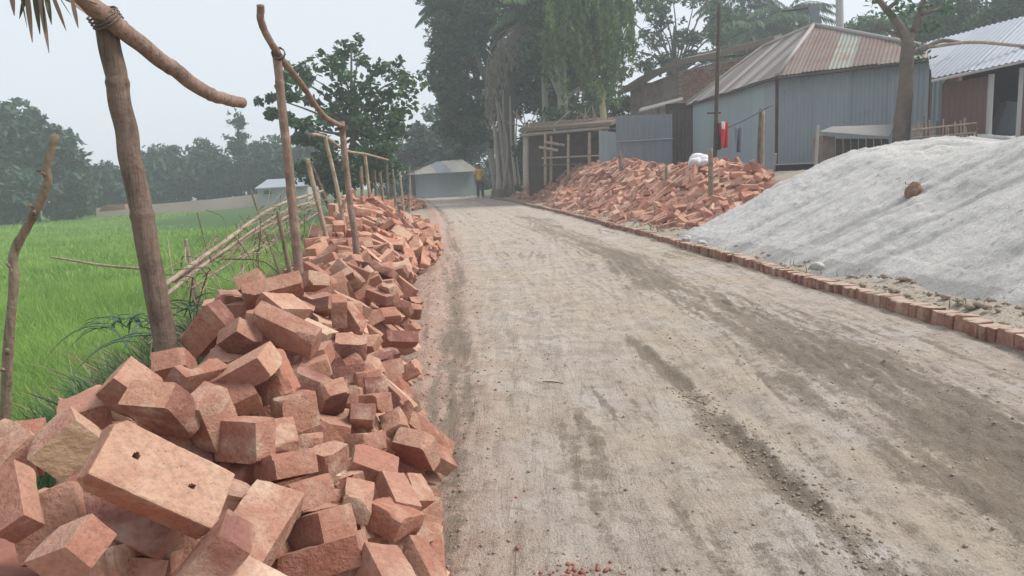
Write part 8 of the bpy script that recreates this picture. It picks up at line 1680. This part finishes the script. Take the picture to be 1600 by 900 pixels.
for px, py in ((866, 224), (856, 232)): MB().tube([P(px - 14, py - 2, 26.9), P(px + 16, py + 3, 26.9)], .05, 6).build('bracket', M_BAM2, sh)
MB().add(*prism([P(812, 206, 27.3), P(955, 196, 26), P(975, 186, 30), P(830, 196, 31)], [0, 0, .12])).build('roof', M_THATCH, sh)
MB().add(*prism([lower(P(826, 280, 30), .2), lower(P(960, 262, 29), .3), P(960, 200, 29), P(826, 206, 30)], [.05, .3, 0])).build('back_wall', M_DARKW, sh)
for k_ in range(26):
    q = P(random.uniform(815, 955), random.uniform(196, 206), 27.5 + random.uniform(-.5, 1.5)); an = random.uniform(0, 3.1)
    o = MB().tube([q, q + np.array([math.cos(an) * 1.1, random.uniform(-.5, .5), abs(math.sin(an)) * .75])], .02, 5).build('roof_stick', random.choice([M_BAM2, M_PLANK, M_STICK]), sh)

# --- small far hut on the left of the bend
fh = thing('tin_hut', 'small far tin hut with a greenish hipped roof at the bend of the track', 'hut', [P(690, 300, 42)[0], 42, .1])
a_, b_ = P(642, 300, 42), P(745, 296, 44); ea, eb = P(645, 272, 42), P(748, 266, 44)
sheet_wall(fh, a_, b_, .0, ea[2], eb[2], M_WALL2, .9)
sheet_wall(fh, a_ + [-.4, 4, 0], a_, .0, ea[2], ea[2], M_WALL, .9)
e0, e1 = P(636, 273, 41.6), P(750, 267, 43.6); pk0, pk1 = P(682, 247, 43.8), P(722, 249, 44.8)
sheet_roof(fh, [e0, e1, pk1, pk0], (e0, e1), [M_ROOFG, M_ROOFG, M_GATE], .9)
sheet_roof(fh, [e0 + [-.3, 4, 0], e0, pk0], (e0 + [-.3, 4, 0], e0), [M_ROOFG], .9)
MB().box(P(646, 288, 41.9), (.22, .06, 1.3)).build('door', M_DARKW, fh)
# --- white low building and long low wall across the paddy
wb = thing('white_shed', 'low white-roofed shed at the far edge of the paddy behind the bamboo rails', 'shed', [P(435, 300, 55)[0], 55, -.4])
a_, b_ = P(402, 303, 55), P(480, 300, 56)
MB().add(*prism([lower(a_, -.6), lower(b_, -.6), P(480, 292, 56), P(402, 296, 55)], [.2, 3, 0])).build('wall', M_CONC, wb)
MB().add(*prism([P(398, 296, 54.6), P(484, 291, 55.6), P(478, 279, 57.5), P(418, 282, 56.6)], [0, 0, .08])).build('roof', M_BLUEW, wb)
MB().add(*prism([P(412, 304, 54.9), P(424, 303, 54.9), P(424, 297, 54.9), P(412, 298, 54.9)], [0, .03, 0])).build('doorway', M_BLACK, wb)  # black panel on the wall paints a shaded opening
lw = thing('low_wall', 'long low earth and brick wall along the far edge of the paddy', 'wall', [P(300, 325, 58)[0], 58, -.7])
mb = MB(); q = [(150, 330, 53.), (240, 324, 55.), (330, 316, 56.5), (400, 308, 58.), (470, 304, 59.)]
for i in range(4):
    a_, b_ = P(*q[i]), P(*q[i + 1]); mb.add(*prism([lower(a_, -.85), lower(b_, -.85), b_ + [0, 0, .22], a_ + [0, 0, .22]], [.1, .5, 0]))
mb.build('wall', m_plain('far earth wall', (.34, .27, .24), (.46, .38, .34), .6), lw)
MB().add(*prism([P(155, 331, 52), P(196, 327, 52.4), P(194, 319, 52.4), P(160, 321, 52)], [.1, .8, 0])).build('brick_stack', M_CRUMB, lw)

# --- right hand shed, coop, fence, scraps of roof
rs = thing('tin_shed', 'brown tin shed with bluish-white roof and dark open doorway at the right edge', 'shed', P(1540, 222, 12.5))
W0, W1, W2, W3 = P(1477, 130, 12.9), P(1549, 118, 12.3), P(1597, 108, 11.95), P(1700, 85, 11.2)
zb = .6
sheet_wall(rs, W0, W1, zb, W0[2], W1[2], M_BROWN, .45)
MB().tube([lower(W1, zb), W1 + [0, 0, .02]], .045, 7).build('door_post', M_CONC, rs); MB().tube([lower(W2, zb), W2 + [0, 0, .02]], .04, 7).build('door_post', M_CONC, rs)
sheet_wall(rs, W2, W3, zb, W2[2], W3[2], M_BROWN, .6)
bk = np.array([1.75, 2.4, 0.])
MB().add(*prism([lower(W0 + bk, zb), lower(W3 + bk, zb), W3 + bk + [0, 0, .6], W0 + bk + [0, 0, .6]], [.02, .08, 0])).build('back_wall', M_BLACK, rs)  # coloured near-black to paint the dim inside of the shed
MB().add(*prism([lower(W0, zb), lower(W0 + bk, zb), W0 + bk + [0, 0, .5], W0], [-.04, .02, 0])).build('side_wall', M_BROWN, rs)
E0, E1 = P(1456, 124, 12.7), P(1720, 66, 10.9); T0, T1 = E0 + np.array([1.35, 2.6, .98]), E1 + np.array([1.35, 2.6, 1.0])
sheet_roof(rs, [E0, E1, T1, T0], (E0, E1), [M_BLUEW], .8)
MB().tube([E0 - [0, 0, .03], E1 - [0, 0, .03]], .025, 6).build('eave_beam', M_CONC, rs)
MB().add(*prism([P(1548, 222, 12.9), P(1597, 222, 12.5), P(1597, 160, 12.5), P(1575, 158, 12.7)], [.2, .5, 0])).build('stored_sack', M_GATE, rs)
tp = thing('tin_screen', 'light blue tin panel between the tin hut and the brown shed', 'tin panel', P(1466, 190, 14))
sheet_wall(tp, P(1455, 192, 14.2), P(1479, 190, 14), .6, P(1455, 126, 14.2)[2], P(1479, 124, 14)[2], M_WALL2, .8, 'tin_sheet')
lr = thing('loose_roof_sheet', 'tilted grey tin sheet roof scrap above the blue panel', 'roof sheet', P(1500, 105, 14))
MB().add(*prism([P(1458, 118, 13.8), P(1548, 96, 13.4), P(1535, 86, 14.6), P(1470, 98, 15)], [0, 0, .03])).build('tin_sheet', M_GATE, lr)
br = thing('rusty_roof', 'rust brown tin roof seen behind the forked tree and brown shed', 'roof', P(1510, 75, 18.5))
a_, b_, c_, d_ = P(1445, 92, 18), P(1560, 70, 17.4), P(1558, 52, 19.5), P(1480, 60, 20)
sheet_roof(br, [a_, b_, c_, d_], (a_, b_), [M_RUST, M_ROOFD, M_RUST], .7)
MB().add(*prism([lower(a_ + [.2, .3, 0], .7), lower(b_ + [-.2, .3, 0], .7), b_ + [-.2, .3, -.08], a_ + [.2, .3, -.08]], [.1, .2, 0])).build('wall', M_BROWN, br)
o = MB().tube(path([P(1450, 74, 13), P(1520, 66, 12.6), P(1600, 72, 12.2), P(1680, 76, 12)], 20), .028, 8).build('bamboo_pole', M_BAM2, None, True, loc=P(1450, 74, 13))
setp(o, 'long bamboo pole running level from the forked tree over the shed roof', 'pole')
cp = thing('hen_coop', 'low wooden coop with a sloping grey sheet roof at the foot of the forked tree', 'coop', P(1330, 250, 14.3))
MB().add(*prism([P(1280, 208, 13.9), P(1390, 216, 13.2), P(1398, 197, 14.2), P(1300, 200, 15)], [0, 0, .03])).build('roof', m_plain('grey board', (.17, .165, .16), (.27, .26, .25), 8), cp)
MB().add(*prism([P(1286, 262, 14.1), P(1305, 262, 14.0), P(1305, 214, 14.0), P(1286, 212, 14.1)], [.15, .8, 0])).build('end_wall', M_PLANK, cp)
for k_ in range(7):
    MB().add(*prism([P(1306 + k_ * 12, 258, 13.95 - k_ * .08), P(1316 + k_ * 12, 258, 13.88 - k_ * .08), P(1316 + k_ * 12, 217, 13.88 - k_ * .08), P(1306 + k_ * 12, 216.5, 13.95 - k_ * .08)], [.02, .03, 0])).build('board', M_DARKW, cp)
bf = thing('bamboo_fence', 'short fence of upright bamboo pickets beside the forked tree on the sand crest', 'bamboo fence', P(1475, 225, 12.3))
for k_ in range(22):
    px = 1426 + k_ * 4.7 + random.uniform(-1, 1); Y = 12.4 - k_ * .02; tp_ = random.uniform(183, 200) - (3 if k_ in (4, 5, 19, 20) else 0)
    a_, b_ = P(px + random.uniform(-2, 2), 228, Y), P(px + random.uniform(-2, 2), tp_, Y); MB().tube([a_ - [0, 0, .2], b_], random.uniform(.011, .018), 6).build('picket', random.choice([M_BAM2, M_BAM2, M_BAM]), bf)
MB().tube([P(1424, 203, 12.35), P(1526, 192, 11.9)], .014, 6).build('rail', M_BAM2, bf); MB().tube([P(1424, 216, 12.35), P(1526, 207, 11.9)], .014, 6).build('rail', M_BAM2, bf)

# --- poles, clothes line, small things
def pole(name, label, cat, px0, py0, px1, py1, Y, r, mat, down=.6):
    a_, b_ = P(px0, py0, Y), P(px1, py1, Y); d_ = (a_ - b_) / np.linalg.norm(a_ - b_)
    o = MB().tube(path([a_ + d_ * down, (a_ + b_) / 2, b_], 16), np.linspace(r * 1.1, r * .8, 16), 10, wob=.04).build(name, mat, None, True, loc=a_); return setp(o, label, cat)
pole('wooden_pole', 'tall thin dark pole rising in front of the tin hut, red cloth beside it', 'pole', 1116, 290, 1124, 5, 16.6, .045, M_DARKW)
pole('wooden_stake', 'thick wooden stake driven into the right brick heap', 'stake', 1111, 318, 1110, 232, 13.4, .05, M_STICK, .4)
pole('wooden_stake', 'short stake at the crest of the right brick heap before the tin gate', 'stake', 970, 262, 968, 236, 21, .05, M_PLANK, .5)
pole('wooden_stake', 'stub of a stake low in the middle of the right brick heap', 'stake', 1041, 292, 1041, 260, 16, .04, M_STICK, .4)
pole('concrete_pole', 'straight grey concrete pole rising behind the tin hut roof', 'pole', 1313, 120, 1311, -60, 30, .15, M_CONC, 4)
cl_ = thing('clothes_line', 'bamboo clothes rail on a post in front of the pale tin wall', 'clothes rail', P(1188, 272, 16.4))
post(cl_, (1185, 1189), 272, 170, 16.4, .045, M_BAM); post(cl_, (1193, 1193), 272, 172, 16.5, .03, M_BAM2)
MB().tube(path([P(1122, 205, 16.7), P(1160, 189, 16.5), P(1208, 163, 16.2)], 14), .02, 7).build('rail', M_GATE, cl_, True)
MB().tube([P(1105, 177, 16.6), P(1126, 176, 16.6)], .02, 6).build('hook', M_DARKW, cl_)
def cloth(label, px0, px1, py0, py1, Y, mat, ph):
    nx, nz = 14, 18; V = []
    for j in range(nz + 1):
        for i in range(nx + 1):
            u, v = i / nx, j / nz; q = P(px0 + (px1 - px0) * (u * (1 - .25 * v) + .1 * v), py0 + (py1 - py0) * v, Y); V.append(q + [0, .05 * math.sin(u * 9 + ph + v * 2) * (.4 + v), 0])
    F = [(j * (nx + 1) + i, j * (nx + 1) + i + 1, (j + 1) * (nx + 1) + i + 1, (j + 1) * (nx + 1) + i) for j in range(nz) for i in range(nx)]
    o = obj('hanging_cloth', V, F, mat, None, True, loc=V[0]); md = o.modifiers.new('thickness', 'SOLIDIFY'); md.thickness = .012; setp(o, label, 'cloth')
M_RED = m_plain('red cloth', (.50, .02, .03), (.60, .05, .06), 12, .9, .2)
cloth('bright red cloth hanging beside the dark pole', 1124, 1138, 191, 231, 16.45, M_RED, 0)
cloth('narrow black cloth hanging left of the red one', 1119, 1126, 192, 234, 16.5, m_plain('black cloth', (.02, .02, .025), (.04, .04, .05)), 1)
cloth('small white rag over the top of the red cloth', 1128, 1131.5, 190, 202, 16.38, m_plain('white cloth', (.6, .58, .58), (.7, .68, .68)), 2)
cloth('faded grey cloth hanging on the pale tin wall', 1148, 1160, 198, 238, 16.9, m_plain('grey cloth', (.16, .19, .22), (.2, .23, .26)), 3)
def lumpy(name, label, cat, c_, r_, mat, seed, tall=1.0):
    bm = bmesh.new(); bmesh.ops.create_icosphere(bm, subdivisions=4, radius=1); V = np.array([v.co[:] for v in bm.verts]); F = [tuple(v.index for v in f.verts) for f in bm.faces]; bm.free()
    k_ = .5 + .95 * fbm(V[:, 0] * 1.8 + seed, V[:, 1] * 1.8 + V[:, 2] * 1.3, seed) + .08 * fbm(V[:, 0] * 7, V[:, 2] * 7 + V[:, 1] * 5, seed); V = V * k_[:, None] * np.asarray(r_)
    o = obj(name, V + c_, F, mat, None, True, loc=c_); return setp(o, label, cat)
lumpy('white_sack', 'white plastic sack lying on the crest of the right brick heap', 'sack', P(1092, 252, 15.2), (.2, .16, .13), m_plain('white sack', (.62, .62, .64), (.74, .74, .76), 14, .6), 3)
cc = P(1428, 297, 8.2)
gy_ = np.linspace(7, 10, 300); rr_ = [P(1426, 300, y_) for y_ in gy_]; hz_ = np.array([float(sand_z(np.array([q[0]]), np.array([q[1]]))[0]) for q in rr_]); kk = int(np.argmin(np.abs(np.array([q[2] for q in rr_]) - hz_ + 100 * (hz_ < 0)))); cc = rr_[kk] + [0, -.02, .03]
tf = thing('dry_tuft', 'small brown tuft of earth and dry roots stuck in the sand heap slope', 'tuft', cc)
o = lumpy('earth_clod', None, None, cc - np.array([0, 0, .03]), (.085, .07, .10), m_plain('brown clod', (.13, .075, .055), (.30, .20, .14), 26, .95, .9, 50), 5); o.parent = tf; o.location = (0, 0, -.03)
for k_ in range(26):
    mb = MB(); strap(mb, cc + [random.gauss(0, .04), random.gauss(0, .03), random.uniform(-.02, .05)], (random.gauss(0, .5), random.gauss(0, .5), 1), random.uniform(.05, .12), .008, .6, 4); o = mb.build('root', M_STRAW if k_ % 3 else M_STICK, tf)
    at = o.data.attributes.new('clump', 'FLOAT', 'FACE'); at.data.foreach_set('value', np.full(len(o.data.polygons), random.random() * .6, np.float32))
stp = P(1276, 262, 13.0)
pole('wooden_post', 'pale post standing at the left corner of the coop above the sand', 'post', 1274, 268, 1278, 196, 13.2, .03, M_PALEB, .5)
def onroad(px, py):
    d_ = f0 + (px - 800) / FPX * RV + (450 - py) / FPX * UV; return np.array([0, 0, CAM_H]) + d_ * (-CAM_H / d_[2])
for lab, pts_ in (('dark sliver of debris lying alone in the middle of the track', [(848, 590), (866, 592), (880, 595)]),):
    V = []
    for q in pts_:
        g_ = onroad(*q); g_[2] = float(road_z(np.array([g_[0]]), np.array([g_[1]]))[0]) + .008; V.append(g_)
    o = MB().tube(path(V, 12), [.002] * 3 + [.0035] * 5 + [.002] * 4, 6, wob=.2).build('twig', M_DARKW, None, True, loc=V[0]); setp(o, lab, 'twig')
for k_, (px, py) in enumerate([(1100, 392), (1075, 384), (1283, 433), (1010, 352)]):
    g_ = onroad(px, py); lumpy('stone', ['pale stone on the verge below the sand toe', 'small grey stone beside the pale one on the verge', 'white stone chip on the verge behind the kerb', 'grey stone at the foot of the right brick heap'][k_], 'stone', g_ + [.0, .1, .09], (.06, .05, .04), m_plain('stone', (.42, .40, .38), (.55, .53, .5), 20), 2 + k_)

# ------------------------------------------------------------------ the walker
px, Y = 751, 36.3
g_ = P(px, 311, Y); gx_, gz_ = g_[0], float(road_z(np.array([g_[0]]), np.array([Y]))[0]) + .01
M_SKIN = m_plain('skin', (.20, .105, .07), (.26, .14, .095), 20, .6, 0); M_SHIRT = m_plain('yellow shirt', (.55, .33, .06), (.68, .43, .09), 12, .9, .3)
M_TROU = m_plain('dark trousers', (.02, .025, .04), (.045, .05, .07), 10); M_HAIR = m_plain('black hair', (.008, .007, .006), (.02, .018, .016), 30)
man = thing('person', 'person in a yellow shirt and dark trousers standing far down the track', 'person', [gx_, Y, gz_])
def skin(name, joints, edges, mat, sub=2, root=0):
    me = bpy.data.meshes.new(name); me.from_pydata([j[:3] for j in joints], edges, []); o = bpy.data.objects.new(name, me); COL.objects.link(o)
    m_ = o.modifiers.new('s', 'SKIN'); m_.use_smooth_shade = True
    for i, j in enumerate(joints):
        r_ = j[3]; me.skin_vertices[0].data[i].radius = (r_, j[4] if len(j) > 4 else r_); me.skin_vertices[0].data[i].use_root = (i == root)
    s_ = o.modifiers.new('d', 'SUBSURF'); s_.levels = s_.render_levels = sub
    dg = bpy.context.evaluated_depsgraph_get(); m2 = bpy.data.meshes.new_from_object(o.evaluated_get(dg)); m2.name = name
    o.modifiers.clear(); o.data = m2; m2.materials.clear(); m2.materials.append(mat); o.parent = man; return o
J = [(0, 0, .90, .13, .10), (0, 0, 1.08, .12, .09), (0, -.01, 1.28, .15, .10), (0, 0, 1.40, .09, .07), (0, -.01, 1.47, .05), (0, -.02, 1.53, .07, .075), (0, -.025, 1.60, .082, .095), (0, -.015, 1.66, .055, .07),
     (-.09, 0, .86, .085), (-.10, -.03, .48, .058), (-.11, .03, .09, .042), (-.12, -.10, .035, .035),
     (.09, 0, .86, .085), (.10, .0, .48, .058), (.11, .05, .09, .042), (.12, -.07, .035, .035),
     (-.19, 0, 1.36, .055), (-.25, .02, 1.10, .043), (-.22, -.06, .86, .032), (-.21, -.09, .78, .03),
     (.19, 0, 1.36, .055), (.27, .03, 1.12, .043), (.20, -.08, .92, .032), (.17, -.12, .86, .03), (0, -.118, 1.575, .014)]
Ed = [(0, 1), (1, 2), (2, 3), (3, 4), (4, 5), (5, 6), (6, 7), (0, 8), (8, 9), (9, 10), (10, 11), (0, 12), (12, 13), (13, 14), (14, 15), (3, 16), (16, 17), (17, 18), (18, 19), (3, 20), (20, 21), (21, 22), (22, 23), (6, 24)]
for i_, sx in ((19, -1), (23, 1)):
    b_ = J[i_]
    for f_ in range(4):
        J.append((b_[0] + (f_ - 1.5) * .018, b_[1] - .01 - .006 * f_, b_[2] - .085 + .006 * abs(f_ - 1.5), .008)); Ed.append((i_, len(J) - 1))
    J.append((b_[0] - sx * .045, b_[1] - .03, b_[2] - .035, .009)); Ed.append((i_, len(J) - 1))
skin('body', J, Ed, M_SKIN)
skin('shirt', [(0, 0, .84, .165, .125), (0, 0, 1.08, .15, .115), (0, -.01, 1.28, .175, .12), (0, 0, 1.41, .10, .085), (-.20, 0, 1.37, .075), (-.25, .02, 1.16, .066), (.20, 0, 1.37, .075), (.265, .03, 1.17, .066)], [(0, 1), (1, 2), (2, 3), (3, 4), (4, 5), (3, 6), (6, 7)], M_SHIRT)
skin('trousers', [(0, 0, .92, .15, .12), (-.095, 0, .82, .10), (-.10, -.03, .48, .08), (-.11, .03, .12, .07), (.095, 0, .82, .10), (.10, 0, .48, .08), (.11, .05, .12, .07)], [(0, 1), (1, 2), (2, 3), (0, 4), (4, 5), (5, 6)], M_TROU)
skin('hair', [(0, .015, 1.56, .085, .075), (0, .0, 1.65, .088, .09), (0, -.02, 1.70, .06, .07)], [(0, 1), (1, 2)], M_HAIR)

# ------------------------------------------------------------------ misty air
t = bpy.data.materials.new('mist'); t.use_nodes = True; nt = t.node_tree; nt.nodes.clear()
pv = nt.nodes.new('ShaderNodeVolumePrincipled'); pv.inputs['Density'].default_value = HAZE; pv.inputs['Color'].default_value = (.88, .95, 1.0, 1); pv.inputs['Anisotropy'].default_value = .2
mo = nt.nodes.new('ShaderNodeOutputMaterial'); nt.links.new(pv.outputs[0], mo.inputs['Volume'])
o = MB().box([0, 68, 9], (300, 184, 24)).build('haze', t); o['kind'] = 'stuff'
